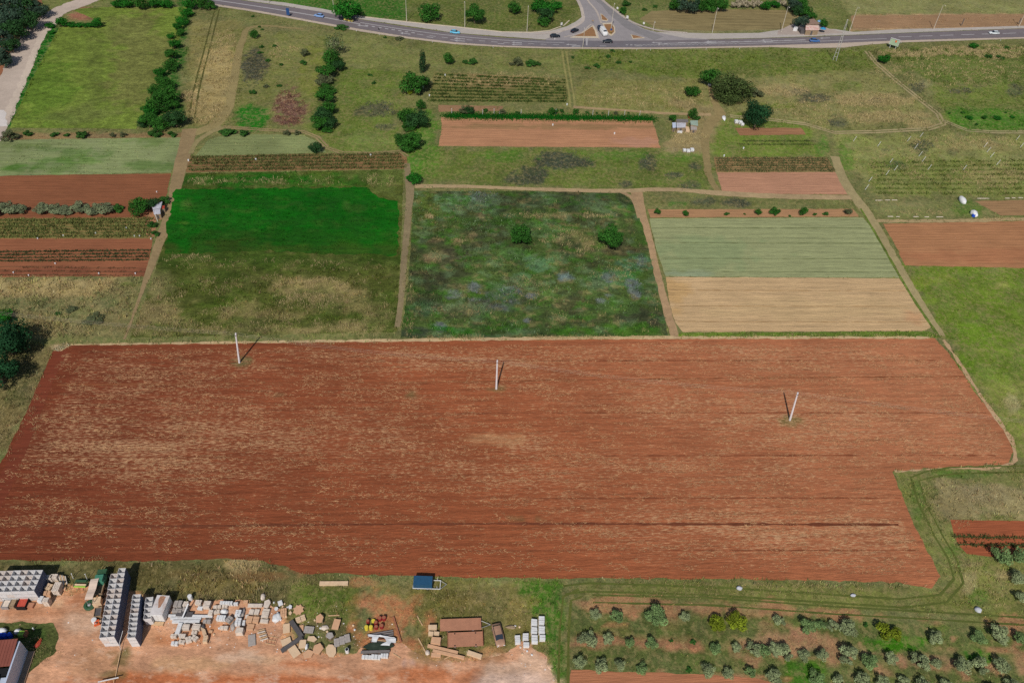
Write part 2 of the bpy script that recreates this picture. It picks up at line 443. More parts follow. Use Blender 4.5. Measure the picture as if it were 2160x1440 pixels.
def ground_material(name, fleck=None, aniso=(1, 1, 1), rot=0.0, fleck_scale=1.2, th=(.56, .66), dark=.3, fine=2.2, bump=.4,
                    stripes=0.0, period=1.0, stripe_col=None, fleck_amt=.8, big=.12, con=.18, aniso_d=None):
    t = NT(name); c, al = t.attr()
    v = t.mapped((1, 1, 1), rot)
    va = t.mapped(aniso, rot)
    vd = t.mapped(aniso_d or aniso, rot, (31, 17, 0))
    n0 = t.noise(v, big, 4); n1 = t.noise(vd, fine * .35, 5, .65); n2 = t.noise(vd, fine * 1.6, 5, .7)
    c = t.scale(c, t.ramp(n0, .3, .7, 1 - con * .6, 1 + con * .6))
    c = t.scale(c, t.ramp(n1, .3, .7, 1 - con, 1 + con))
    c = t.scale(c, t.ramp(n2, .3, .7, 1 - dark, 1 + dark))
    if stripes:
        w = t.n('ShaderNodeTexWave', wave_type='BANDS', bands_direction='Y', wave_profile='SIN')
        w.inputs['Scale'].default_value = 2 * PI / (20.0 * period) ; w.inputs['Distortion'].default_value = .8
        w.inputs['Detail'].default_value = 2; w.inputs['Detail Scale'].default_value = .6
        t.l(v, w.inputs['Vector'])
        n5 = t.noise(t.mapped((.3, 1, 1), rot, (9, 3, 0)), .5, 3)
        sf = t.math('MULTIPLY', w.outputs['Fac'], t.ramp(n5, .3, .65))
        if stripe_col: c = t.mix(t.math('MULTIPLY', sf, stripes), c, stripe_col)
        else: c = t.scale(c, t.ramp(sf, 0, 1, 1 + stripes * .4, 1 - stripes))
    if fleck:
        n3 = t.noise(va, fleck_scale, 6, .72)
        n4 = t.noise(t.mapped(tuple(a * .12 for a in aniso), rot, (5, 9, 0)), fleck_scale, 3)
        s = t.math('ADD', n3, t.ramp(n4, .3, .7, -.05, .05))
        s = t.math('ADD', s, t.ramp(al, 0, 1, -.2, .12))
        c = t.mix(t.math('MULTIPLY', t.ramp(s, *th), fleck_amt), c, fleck)
    h = t.math('ADD', n2, t.math('MULTIPLY', n1, 2.0))
    t.bump(h, bump, .25)
    return t.out(c)

M_GRASS = ground_material('meadow ground', fleck=C(150, 134, 90), aniso=(1, .8, 1), fleck_scale=.9, th=(.60, .72), fleck_amt=.45, dark=.34, fine=1.8, bump=.7, con=.26)

# the ground itself: one sheet to beyond what the camera can see, finest near the viewer
def make_ground():
    ys = [25.0]
    while ys[-1] < 900: ys.append(ys[-1] + max(.55, ys[-1] * .0062))
    ys = np.array(ys); ys = np.concatenate([[-400, -60], ys, [1500, 2600]])
    xs = [0.0]
    while xs[-1] < 420: xs.append(xs[-1] + max(.7, xs[-1] * .008))
    xs = np.array(xs + [700, 2600]); xs = np.concatenate([-xs[:0:-1], xs])
    GX, GY = np.meshgrid(xs, ys)
    nx, ny = len(xs), len(ys)
    X = GX.ravel(); Y = GY.ravel()
    col = ground_tint(X, Y)
    V = np.stack([X, Y, np.zeros_like(X)], 1)
    i = np.arange(ny - 1)[:, None] * nx + np.arange(nx - 1)[None, :]
    F = np.stack([i, i + 1, i + nx + 1, i + nx], -1).reshape(-1, 4)
    o = fast_mesh('ground', V, F, col, M_GRASS)
    tag(o, kind='structure')
    return o
make_ground()

# ---------------------------------------------------------------- field sheets laid on the ground
def jitter_edge(poly, step, amp, fq=.5, seed=0):
    out = []
    n = len(poly)
    for i in range(n):
        a = np.array(poly[i]); b = np.array(poly[(i + 1) % n])
        L = np.linalg.norm(b - a); k = max(1, int(L / step))
        nrm = np.array([-(b - a)[1], (b - a)[0]]) / max(L, 1e-6)
        for j in range(k):
            p = a + (b - a) * j / k
            q = (fbm(np.array([p[0] * fq]), np.array([p[1] * fq]), seed, 4)[0] - .5) * 2 * amp
            out.append(p + nrm * q)
    return np.array(out)

_zc = [0]
OVER = []
BARE = []      # world polygons where no grass grows
def sheet(name, px, z, col, mat, step=1.0, spacing=1.5, amp=.35, ells=(), alpha=None, mottle=(), tintvar=.12, bare=True, seed=1, world_pts=None, drift=None):
    _zc[0] += 1; z += .0007 * (_zc[0] % 24)
    poly = PP(px) if world_pts is None else np.array(world_pts)
    edge = jitter_edge(poly, step, amp, .6, seed)
    lo = edge.min(0); hi = edge.max(0)
    gx, gy = np.meshgrid(np.arange(lo[0], hi[0], spacing), np.arange(lo[1], hi[1], spacing))
    gx = gx.ravel() + rng.uniform(-.25, .25, gx.size) * spacing; gy = gy.ravel() + rng.uniform(-.25, .25, gy.size) * spacing
    m = sdist(gx, gy, edge) < -spacing * .45
    pts = np.vstack([edge, np.stack([gx[m], gy[m]], 1)])
    n = len(edge)
    r = delaunay_2d_cdt([Vector(p) for p in pts], [], [list(range(n))], 1, 1e-5)
    V = np.array([(v[0], v[1], z) for v in r[0]]); F = np.array([f for f in r[2] if len(f) == 3])
    X, Y = V[:, 0], V[:, 1]
    ew = [(*_ellw(*e[:4]), e[4], e[5]) for e in ells]
    def colfn(X, Y):
        nC = fbm(X * .12, Y * .12, seed + 40, 4); nB = fbm(X * .35, Y * .35, seed + 50, 4); nA = fbm(X * .03, Y * .03, seed + 60, 3)
        c = np.tile(np.array(col), (len(X), 1)).astype(float)
        if drift: c = drift(X, Y, c)
        if ew: c = apply_ell(X, Y, c, ew, nC, nB)
        for i, (mc, fq, th, st) in enumerate(mottle):
            w = smooth((fbm(X * fq, Y * fq * 1.5, seed + 70 + i * 7, 5) - th) * 9)[:, None] * st
            c = c * (1 - w) + np.array(mc) * w
        return c * (1 - tintvar + 2 * tintvar * nC[:, None]) * (1 - tintvar * .7 + 1.4 * tintvar * nA[:, None])
    c = colfn(X, Y)
    if not bare and name in ('grass_field', 'sown_field', 'fallow_field', 'meadow', 'cereal_field', 'grass_strip', 'grass_patch'):
        OVER.append((poly, colfn))
    a = np.full(len(V), .5) if alpha is None else (alpha(X, Y) if callable(alpha) else np.full(len(V), float(alpha)))
    o = fast_mesh(name, V, F, c, mat, alpha=a)
    tag(o, kind='structure')
    if bare: BARE.append((poly, 0.1))
    return o

def ribbon(name, px, widths, z, col, mat, amp=.15, bare=True, seed=3, spacing=1.0, **kw):
    """a path along pixel points; widths in metres (one or per point)"""
    pts = PP(px); n = len(pts)
    if not hasattr(widths, '__len__'): widths = [widths] * n
    # smooth the line
    d = np.concatenate([[0], np.cumsum(np.linalg.norm(np.diff(pts, axis=0), axis=1))])
    tt = np.linspace(0, d[-1], max(n * 4, int(d[-1] / 3)))
    def cr(v):
        m = np.gradient(v, d)
        k = np.clip(np.searchsorted(d, tt, side='right') - 1, 0, n - 2)
        h = d[k + 1] - d[k]; s = (tt - d[k]) / h
        return (2*s**3-3*s**2+1)*v[k] + (s**3-2*s**2+s)*h*m[k] + (-2*s**3+3*s**2)*v[k+1] + (s**3-s**2)*h*m[k+1]
    X = cr(pts[:, 0]); Y = cr(pts[:, 1]); W = np.interp(tt, d, widths)
    g = np.stack([np.gradient(X), np.gradient(Y)], 1); g /= np.linalg.norm(g, axis=1)[:, None]
    N = np.stack([-g[:, 1], g[:, 0]], 1)
    L = np.stack([X, Y], 1) + N * W[:, None] / 2; R = np.stack([X, Y], 1) - N * W[:, None] / 2
    poly = np.vstack([L, R[::-1]])
    return sheet(name, None, z, col, mat, step=.8, spacing=spacing, amp=amp, world_pts=poly, bare=bare, seed=seed, **kw)

RF = math.atan2(*(lambda d: (d.y, d.x))(P(1900, 712) - P(300, 722)))      # direction of the furrows
ROT_F = -RF
M_RED = ground_material('ploughed red earth', fleck=C(196, 156, 116), aniso=(.34, 1.5, 1), rot=ROT_F, fleck_scale=2.1, th=(.55, .68), fleck_amt=.75,
                        dark=.20, fine=1.6, bump=.7, stripes=.13, period=1.9, big=.05, con=.14, aniso_d=(.22, 1.6, 1))
M_SOIL = ground_material('tilled earth', fleck=C(190, 150, 110), aniso=(.3, 1.5, 1), rot=ROT_F, fleck_scale=1.4, th=(.66, .76), fleck_amt=.4,
                         dark=.14, fine=1.6, bump=.5, stripes=.14, period=1.3, con=.10, aniso_d=(.12, 1.6, 1))
M_CROP = ground_material('cereal crop', aniso=(.25, 1.4, 1), rot=ROT_F, dark=.16, fine=1.5, bump=.8, stripes=.10, period=2.4, con=.10, aniso_d=(.15, 1.5, 1),
                         fleck=C(92, 104, 62), fleck_scale=1.0, th=(.62, .72), fleck_amt=.35)
M_WHEAT = ground_material('ripe wheat', aniso=(.25, 1.4, 1), rot=ROT_F, dark=.12, fine=1.5, bump=.8, stripes=.12, period=2.6, con=.09, aniso_d=(.15, 1.5, 1),
                         fleck=C(160, 130, 88), fleck_scale=1.0, th=(.6, .72), fleck_amt=.35)
M_TRACK = ground_material('trodden track', aniso=(1, 1, 1), dark=.16, fine=1.6, bump=.3, con=.14, fleck=C(180, 166, 136), fleck_scale=1.2, th=(.6, .72), fleck_amt=.4)
M_SOWN = ground_material('young crop', aniso=(.5, 1.2, 1), rot=0, dark=.3, fine=1.6, bump=.9, con=.22, fleck=C(40, 84, 22), fleck_scale=1.2, th=(.56, .7), fleck_amt=.5, stripes=.12, period=2.2)
M_WEED = ground_material('weedy ground', aniso=(.8, 1, 1), dark=.45, fine=1.4, bump=.9, con=.4, fleck=C(130, 130, 88), fleck_scale=1.0, th=(.62, .74), fleck_amt=.35)

# the big red field
def red_alpha(X, Y):
    n = fbm(X * .03 + Y * .01, Y * .11, 77, 4)
    a = .42 + .5 * n
    for cx, cy, rx, ry, s in ((300,860,300,80,.05),(600,900,300,50,.05),(1090,925,90,22,.2),(1750,1130,230,50,.2),(1600,1100,300,40,.12),(200,960,220,40,.15),(1750,900,320,60,.08),(700,1080,600,50,-.16),(500,1160,700,34,-.2),(1300,1180,500,34,-.1),(130,800,20,60,-.3),(900,755,400,22,.12),(1750,750,200,20,.14),(1000,1040,500,30,-.06)):
        c = P(cx, cy); ax = (P(cx + rx, cy) - c).length; by = (P(cx, cy - ry) - c).length
        r = np.sqrt(((X - c.x) / ax) ** 2 + ((Y - c.y) / by) ** 2)
        a = a + s * smooth(1.4 - r)
    e = sdist(X, Y, PP(RED))
    return np.clip(a * smooth(-e / 3.2 + .1) , 0, 1)
RED = [(150,728),(820,719),(1420,713),(1972,713),(2000,742),(2060,832),(2120,907),(2138,950),(2128,978),(2000,985),(1882,993),(1902,1045),(1928,1105),(1955,1160),(1984,1215),(1965,1240),(1900,1228),(1600,1221),(1100,1218),(850,1214),(640,1208),(590,1190),(520,1178),(300,1184),(0,1180),(-120,1182),(-80,1130),(-20,1010),(10,960),(45,888),(70,848),(95,790),(112,748)]
def red_drift(X, Y, c):
    # darker soil low on the left; paler towards the top right
    a = P(-100, 1150); b = P(1900, 760)
    t = ((X - a.x) * (b.x - a.x) + (Y - a.y) * (b.y - a.y)) / ((b.x - a.x) ** 2 + (b.y - a.y) ** 2)
    t = np.clip(t, 0, 1)[:, None]
    lo = np.array(C(106, 52, 33)); md = np.array(C(145, 82, 52)); hi = np.array(C(166, 107, 74))
    return np.where(t < .5, lo + (md - lo) * t * 2, md + (hi - md) * (t - .5) * 2)
sheet('ploughed_field', RED, .010, C(140, 74, 46), M_RED, step=.6, spacing=1.1, amp=.45, alpha=red_alpha, drift=red_drift, tintvar=.1, seed=5,
      ells=[(505,762,36,8,C(92,92,56),.8),(1047,820,20,5,C(110,96,60),.7),(1668,888,26,8,C(98,96,52),.75),(590,832,26,9,C(110,84,56),.7),(1050,925,60,10,C(176,128,88),.5),(875,832,14,5,C(110,100,62),.6),(1100,1095,40,4,C(110,96,62),.5)])
# furrow lines and the beaten headland strip on the left
M_FUR = ground_material('open furrow', aniso=(.3, 1, 1), rot=ROT_F, dark=.2, fine=1.6, bump=.6, con=.15)
ribbon('furrow', [(20,1108),(400,1109),(700,1106),(1100,1104),(1500,1105),(1895,1106)], .5, .018, C(104,58,39), M_FUR, amp=.3, bare=False, tintvar=.15)
ribbon('furrow', [(120,812),(500,808),(900,806),(1300,800),(1700,796),(2040,794)], .3, .018, C(128,78,50), M_FUR, amp=.28, bare=False)
ribbon('headland', [(128,740),(95,810),(60,900),(25,985),(-20,1080)], [3.4,3,3,3.2,3.4], .016, C(112,56,38), M_SOIL, amp=.3, bare=False, alpha=0)

for yy, x0, x1 in ((870,110,2080), (960,40,2100), (1050,20,1900), (1160,0,1940), (760,160,1990)):
    ribbon('wheel_rut', [(x0, yy + 4), ((x0 + x1) / 2, yy + 1), (x1, yy)], .26, .016, C(126,72,47), M_SOIL, amp=.3, bare=False, spacing=2, seed=yy)
# left block of plots
sheet('cereal_field', [(-200,298),(386,290),(375,335),(361,364),(0,371),(-200,374)], .012, C(126,136,90), M_CROP, seed=11, tintvar=.2, bare=False, mottle=[(C(76,108,44), .12, .54, .6), (C(128,134,96), .3, .56, .5)],
      ells=[(30,355,34,8,C(58,102,22),.8),(100,345,40,12,C(80,116,48),.6),(180,335,50,12,C(76,112,40),.6),(320,300,40,12,C(88,112,52),.6),(60,310,40,8,C(98,116,60),.6),(150,318,60,8,C(130,140,98),.5)])
sheet('ploughed_field', [(-200,374),(0,371),(361,366),(352,410),(340,440),(330,459),(-200,462)], .010, C(130,82,56), M_SOIL, seed=12, alpha=0)
sheet('vineyard_soil', [(-200,462),(330,459),(322,503),(-200,503)], .014, C(122,106,64), M_SOIL, seed=13)
sheet('ploughed_field', [(-200,503),(322,503),(316,545),(304,583),(-200,585)], .012, C(136,86,60), M_SOIL, seed=14, alpha=0,
      ells=[(150,573,200,7,C(112,66,48),.7)])
ribbon('dirt_track', [(400,272),(392,310),(376,370),(363,430),(345,490),(330,530),(308,590),(290,640),(272,690),(262,716)], [4.6,4.6,3.8,3.2,3.0,2.4,1.5,.9,.7,.5], .022, C(136,116,84), M_TRACK, amp=.3)
ribbon('dirt_track', [(345,460),(322,452),(318,470),(318,500)], [2.5,3,3,2], .020, C(152,110,80), M_TRACK, amp=.3)

# second plot: lush grass with a bright sown block
sheet('cereal_field', [(412,328),(440,295),(480,283),(640,285),(672,300),(688,322),(410,330)], .012, C(122,130,84), M_CROP, seed=16, tintvar=.2, bare=False)
sheet('vineyard_soil', [(398,330),(845,322),(858,330),(860,356),(392,364)], .012, C(128,98,66), M_SOIL, seed=17)
sheet('grass_field', [(392,366),(850,358),(848,470),(842,600),(838,700),(275,712),(318,600),(350,500)], .012, C(76,84,34), M_WEED, seed=18, tintvar=.25, bare=False, mottle=[(C(92,98,48), .2, .54, .5), (C(58,82,22), .15, .56, .5), (C(116,108,64), .5, .63, .5)],
      ells=[(600,380,240,16,C(50,96,24),.8),(560,380,110,10,C(20,88,10),.8),(820,380,40,30,C(94,106,50),.8),(660,612,84,28,C(152,134,90),.85),(330,600,32,28,C(130,122,80),.75),(345,668,60,34,C(140,126,84),.8),(480,640,60,24,C(66,92,20),.5),(500,660,60,22,C(138,124,80),.6),(600,668,60,9,C(132,120,76),.5),(700,652,50,10,C(132,120,76),.5),(560,585,60,9,C(112,108,60),.5),(740,590,50,10,C(108,106,56),.5),
            (400,545,60,10,C(118,110,70),.4),(760,690,70,16,C(142,128,84),.75),(560,698,120,12,C(144,128,86),.75),(790,655,36,34,C(130,120,76),.6),(600,660,60,12,C(120,108,66),.5),(440,700,90,10,C(126,114,74),.6),(720,560,80,20,C(88,92,40),.5),(430,600,50,30,C(72,84,30),.5),(600,545,280,20,C(58,80,24),.85),(600,568,260,14,C(68,82,28),.5)])
sheet('sown_field', [(371,400),(500,398),(640,396),(775,396),(798,418),(842,424),(841,500),(836,538),(700,536),(560,528),(345,536),(356,460)], .020, C(16,90,6), M_SOWN, seed=19, tintvar=.25, amp=1.2, bare=False, mottle=[(C(28,84,16), .25, .52, .6), (C(56,92,28), .5, .62, .5)],
      ells=[(440,440,30,20,C(30,84,16),.8),(600,505,260,20,C(30,78,12),.7),(500,525,170,16,C(50,80,18),.9),(760,520,100,16,C(34,84,12),.8),(392,430,12,8,C(90,112,50),.7),(390,470,14,4,C(84,108,40),.7),(520,446,14,5,C(56,96,30),.7),
            (630,430,14,4,C(50,92,30),.7),(750,440,20,8,C(52,90,28),.7),(760,465,16,4,C(44,96,26),.7),(700,470,80,6,C(30,84,14),.5),(730,430,8,8,C(70,100,40),.6),(560,470,60,6,C(34,84,18),.6),(460,500,80,14,C(36,78,16),.8),(500,528,200,20,C(54,80,22),.9),(740,530,140,18,C(48,80,20),.9)])
ribbon('dirt_track', [(858,345),(862,380),(865,402),(862,440),(857,500),(850,580),(845,640),(838,690)], [1.6,2.4,2.6,2,1.9,1.7,1.5,1.4], .022, C(126,112,84), M_TRACK, amp=.2)
ribbon('dirt_track', [(470,268),(440,282),(415,300),(402,325)], [2.4,2,1.8,1.6], .024, C(134,122,84), M_TRACK, amp=.25)

# third plot: rank weeds with lilac flowering patches
LIL = C(106,110,114); SAGE = C(96,116,84)
sheet('fallow_field', [(872,403),(1310,405),(1340,430),(1362,500),(1385,600),(1410,708),(845,713),(860,600),(868,500)], .012, C(70,88,42), M_WEED, seed=21, tintvar=.3, bare=False, spacing=.8, mottle=[(C(64,60,44), .13, .54, .55), (C(92,112,76), .22, .57, .6), (C(56,100,26), .3, .58, .6), (C(120,110,72), .45, .62, .6), (C(46,56,38), .4, .58, .45)],
      ells=[(1180,425,130,18,C(64,74,48),.8),(900,430,26,60,C(86,100,40),.7),(1350,540,20,80,C(66,92,34),.5),(990,424,66,24,C(94,124,86),.8),(1010,415,30,10,C(104,122,112),.6),
            (940,600,50,16,C(66,60,46),.6),(950,540,50,20,C(70,64,48),.7),(1000,520,40,12,C(66,62,48),.6),(1230,500,60,18,C(112,106,66),.5),(1290,530,50,14,C(80,68,50),.7),(1210,640,60,18,C(66,58,42),.6),(1350,670,50,22,C(58,58,44),.7),(940,580,60,10,C(60,58,44),.6),
            (1010,460,80,14,C(60,96,34),.5),(1150,480,60,14,C(78,110,58),.6),(1080,540,40,14,C(76,112,54),.6),(1140,556,30,14,C(86,122,84),.7),(1180,545,30,12,C(90,116,70),.6),(1100,585,16,10,C(88,120,76),.8),(910,568,16,12,C(84,110,60),.7),(1050,600,40,16,C(50,96,34),.6),
            (1300,590,50,18,C(64,112,66),.7),(1270,600,50,18,C(84,104,66),.5),(1340,555,34,16,C(76,112,84),.6),(900,650,40,18,C(70,98,66),.7),(960,650,60,14,C(98,100,70),.6),(1180,620,50,14,C(84,112,50),.6),(1100,610,60,20,C(86,92,62),.5),(1290,640,60,20,C(70,100,44),.5),
            (1000,606,14,14,LIL,.63),(955,622,20,12,LIL,.52),(1040,630,44,18,LIL,.55),(1075,612,28,10,C(96,104,104),.7),(1122,624,12,7,LIL,.67),(1190,583,18,12,C(104,120,118),.8),(1284,587,12,8,LIL,.60),(1268,634,18,9,LIL,.63),(1285,624,12,8,LIL,.63),(1340,610,14,20,LIL,.67),(1330,596,10,6,LIL,.60),(1352,552,8,10,LIL,.52),(929,690,14,11,LIL,.70),(1112,675,8,5,LIL,.60),
            (980,695,60,10,C(30,98,14),.8),(1100,698,160,9,C(48,96,20),.7),(1300,696,100,12,C(62,98,26),.7),(880,700,30,10,C(62,70,54),.8),(1180,670,16,10,C(112,100,62),.7),(1250,516,20,10,C(132,114,78),.5),(1180,505,30,8,C(138,120,86),.5),(1200,455,90,6,C(128,110,78),.5),(1010,455,10,6,C(144,124,92),.6),(905,456,8,5,C(160,140,104),.7),(996,496,12,6,C(144,124,90),.7),(920,508,14,6,C(136,116,84),.6),(970,508,14,5,C(146,124,92),.6),(910,545,14,12,C(132,110,80),.6)])
ribbon('dirt_track', [(875,393),(960,393),(1100,398),(1300,403),(1420,400),(1520,408),(1640,414),(1795,417)], [2.2,1.8,1.8,2.2,2,3,2.8,2.6], .024, C(160,138,104), M_TRACK, amp=.3)
ribbon('dirt_track', [(1343,405),(1350,440),(1366,500),(1388,590),(1405,650),(1425,712)], [3.6,3.2,2.9,2.5,2.3,2.1], .026, C(158,130,98), M_TRACK, amp=.2)
ribbon('dirt_track', [(1308,404),(1330,415),(1342,436),(1350,460)], [1.4,1.4,1.4,1.6], .028, C(156,130,98), M_TRACK, amp=.2)
ribbon('field_margin', [(150,727),(500,722),(820,718),(1100,714),(1420,712),(1960,712)], [.5,.6,1.0,1.1,1.0,.9], .028, C(182,156,118), M_TRACK, amp=.45, bare=False)

# fourth plot: grey-green cereal and ripe wheat
sheet('tree_strip_soil', [(1366,441),(1800,441),(1812,457),(1372,459)], .012, C(158,120,86), M_SOIL, seed=23)
sheet('cereal_field', [(1370,461),(1820,459),(1855,500),(1897,586),(1404,583),(1385,530)], .014, C(142,146,104), M_CROP, seed=24, tintvar=.06, amp=.25, bare=True,
      ells=[(1500,540,120,40,C(124,140,98),.5),(1460,578,60,6,C(140,150,122),.6)])
sheet('wheat_field', [(1404,584),(1897,587),(1965,690),(1950,698),(1440,700),(1424,680),(1412,640)], .014, C(186,156,116), M_WHEAT, seed=25, tintvar=.07, amp=.25,
      ells=[(1430,620,30,30,C(178,140,84),.5),(1700,650,200,20,C(190,162,118),.4),(1930,670,20,10,C(180,130,94),.5)])
for yy, x0, x1 in ((480,1375,1830),(512,1385,1855),(545,1395,1872),(572,1402,1888)):
    ribbon('tramline', [(x0, yy), ((x0 + x1) / 2, yy + 1), (x1, yy + 1)], .28, .020, C(112,118,78), M_CROP, amp=.25, bare=False, spacing=2, seed=yy)
for yy, x0, x1 in ((612,1415,1910),(645,1422,1935),(678,1430,1955)):
    ribbon('tramline', [(x0, yy), ((x0 + x1) / 2, yy + 1), (x1, yy + 1)], .28, .020, C(164,132,92), M_WHEAT, amp=.25, bare=False, spacing=2, seed=yy)
sheet('grass_strip', [(1432,702),(1960,699),(1985,712),(1430,712)], .016, C(92,112,42), M_WEED, seed=26, tintvar=.2, bare=False)
ribbon('dirt_track', [(1760,330),(1785,390),(1830,452),(1862,505),(1897,565),(1930,620),(1985,708)], [3,3.4,3.4,3,2.8,2.4,2.2], .022, C(150,136,98), M_TRACK, amp=.35)
ribbon('grass_ridge', [(1815,440),(1858,512),(1892,572),(1925,628),(1982,712)], .8, .026, C(96,112,48), M_WEED, amp=.2, bare=False)
ribbon('field_margin', [(1990,716),(2015,752),(2062,825),(2105,885),(2138,940),(2140,972),(2110,984),(2010,987),(1888,994)], [.9,.9,.9,1.0,1.0,.8,.5,.4,.4], .024, C(176,146,112), M_TRACK, amp=.6, bare=False)
sheet('ploughed_field', [(1862,472),(2160,466),(2400,462),(2400,570),(2160,565),(1908,560),(1888,515)], .012, C(158,112,78), M_SOIL, seed=27, tintvar=.06, ells=[(2100,540,200,16,C(156,100,70),.4)], alpha=.2)
ribbon('field_margin', [(1850,466),(2000,466),(2160,462),(2400,458)], 1.6, .018, C(158,138,100), M_TRACK, amp=.6, bare=False)
sheet('ploughed_field', [(2055,424),(2400,418),(2400,454),(2110,455)], .012, C(148,116,82), M_SOIL, seed=28)

# upper plots
sheet('tilled_strip', [(930,248),(1375,254),(1383,275),(1393,312),(925,308),(932,275)], .012, C(168,122,90), M_SOIL, seed=31, tintvar=.07,
      ells=[(1150,267,240,5,C(140,110,76),.85),(1350,300,50,10,C(170,128,108),.5)])
sheet('garden_plot', [(1550,270),(1690,270),(1700,284),(1560,286)], .012, C(146,106,76), M_SOIL, seed=32)
sheet('vineyard_soil', [(1507,332),(1742,332),(1762,362),(1511,363)], .012, C(140,112,76), M_SOIL, seed=33)
sheet('ploughed_field', [(1511,364),(1763,363),(1790,411),(1525,408)], .014, C(168,124,98), M_SOIL, seed=34, tintvar=.05, alpha=.2)
sheet('vineyard_soil', [(915,152),(1194,166),(1196,216),(905,214)], .012, C(112,108,62), M_SOIL, seed=35, ells=[(1050,168,120,14,C(144,120,82),.7)], bare=False)
sheet('tilled_strip', [(925,222),(1060,224),(1060,234),(925,236)], .012, C(140,108,80), M_SOIL, seed=36, bare=False)
sheet('meadow', [(150,20),(230,15),(400,15),(372,100),(330,190),(288,272),(20,270),(60,180),(125,58),(215,48)], .012, C(104,120,48), M_WEED, seed=37, tintvar=.12, bare=False,
      ells=[(100,190,60,60,C(86,112,36),.8),(300,130,60,100,C(110,108,60),.7),(260,60,60,30,C(108,112,58),.6),(200,120,16,100,C(92,102,46),.5),(180,240,90,20,C(104,110,58),.5)])
M_DRYT = ground_material('harvested stubble', aniso=(.2, 1.6, 1), rot=ROT_F, dark=.2, fine=1.2, bump=.5, stripes=.16, period=3.2, con=.18, aniso_d=(.12, 1.6, 1), fleck=C(170,150,112), fleck_scale=.8, th=(.56,.7), fleck_amt=.5)
sheet('stubble_field', [(1375,24),(1480,19),(1660,22),(1690,38),(1668,62),(1500,66),(1385,60),(1350,40)], .012, C(128,114,78), M_DRYT, seed=38, tintvar=.14)
sheet('tilled_strip', [(1795,34),(2400,28),(2400,54),(1800,60)], .012, C(146,116,86), M_SOIL, seed=39, bare=False)
# small plots low on the right
sheet('ploughed_field', [(2005,1096),(2400,1100),(2400,1178),(2090,1174),(2040,1168),(2020,1148),(2010,1120)], .012, C(146,82,54), M_SOIL, seed=41, amp=.2, alpha=0)
sheet('ploughed_field', [(1205,1412),(1400,1418),(1590,1428),(1640,1440),(1640,1520),(1195,1520)], .012, C(160,106,76), M_SOIL, seed=42, amp=.3)
# farm tracks worn through the grass
def worn(pts, w, col, gap=1.5, z=.026):
    pw = PP(pts)
    for s in (-1, 1):
        q = []
        for i in range(len(pw)):
            a = pw[max(0, i - 1)]; b = pw[min(len(pw) - 1, i + 1)]; t = (b - a) / np.linalg.norm(b - a)
            q.append(pw[i] + np.array([-t[1], t[0]]) * s * gap / 2)
        ribbon_w(q, w, z, col)
def ribbon_w(q, w, z, col):
    # world-space ribbon, straight joins
    q = np.array(q)
    d = np.gradient(q, axis=0); d /= np.linalg.norm(d, axis=1)[:, None]
    N = np.stack([-d[:, 1], d[:, 0]], 1) * w / 2
    sheet('wheel_rut', None, z, col, M_TRACK, step=1.2, spacing=1.5, amp=.16, world_pts=np.vstack([q + N, (q - N)[::-1]]), bare=False, seed=8)
worn([(1190,108),(1193,130),(1199,165),(1206,205),(1208,228)], .75, C(134,128,78), 1.7)
worn([(458,20),(445,70),(435,110),(424,150),(412,200),(404,255)], .6, C(82,82,42), 1.9)
ribbon('dirt_track', [(640,62),(600,58),(560,55),(530,58),(512,85),(500,130),(490,190),(478,235),(455,262),(400,285)], [1.5,1.8,2,2.2,2.6,3,3,3.4,4,4], .022, C(136,122,82), M_TRACK, amp=.3)
worn([(470,268),(560,274),(640,278),(670,290),(690,312),(720,322),(780,324),(845,320),(858,330)], .7, C(138,120,86), 1.1)
worn([(1828,108),(1850,135),(1890,170),(1940,210),(1978,240),(1990,262),(1960,272),(1850,278),(1760,280),(1700,262),(1620,252),(1540,245)], .85, C(152,138,102), 1.45)
worn([(1990,255),(2040,275),(2100,279),(2300,279)], .8, C(150,138,102), 1.4)
ribbon('dirt_track', [(1210,226),(1300,232),(1420,240),(1500,242)], [1.6,1.6,1.8,2.4], .024, C(152,130,96), M_TRACK, amp=.4)
ribbon('dirt_track', [(1495,180),(1512,225),(1520,240),(1500,258),(1488,290),(1490,330),(1500,380),(1515,405)], [1.6,3,4,4,3,2.4,2.2,2.2], .022, C(134,118,80), M_TRACK, amp=.5)
worn([(1190,1244),(1240,1238),(1500,1246),(1750,1262),(1900,1272),(1990,1262),(2022,1225),(2010,1180),(1980,1130),(1945,1060),(1930,1010),(1960,1000),(2010,992),(2100,990),(2300,985)], .42, C(84,92,42), 1.7)
worn([(1188,1440),(1190,1330),(1196,1262),(1225,1250)], .42, C(86,92,42), 1.6)
worn([(1250,1262),(1500,1268),(1750,1286),(2000,1300),(2300,1318)], .35, C(82,90,42), 1.5)

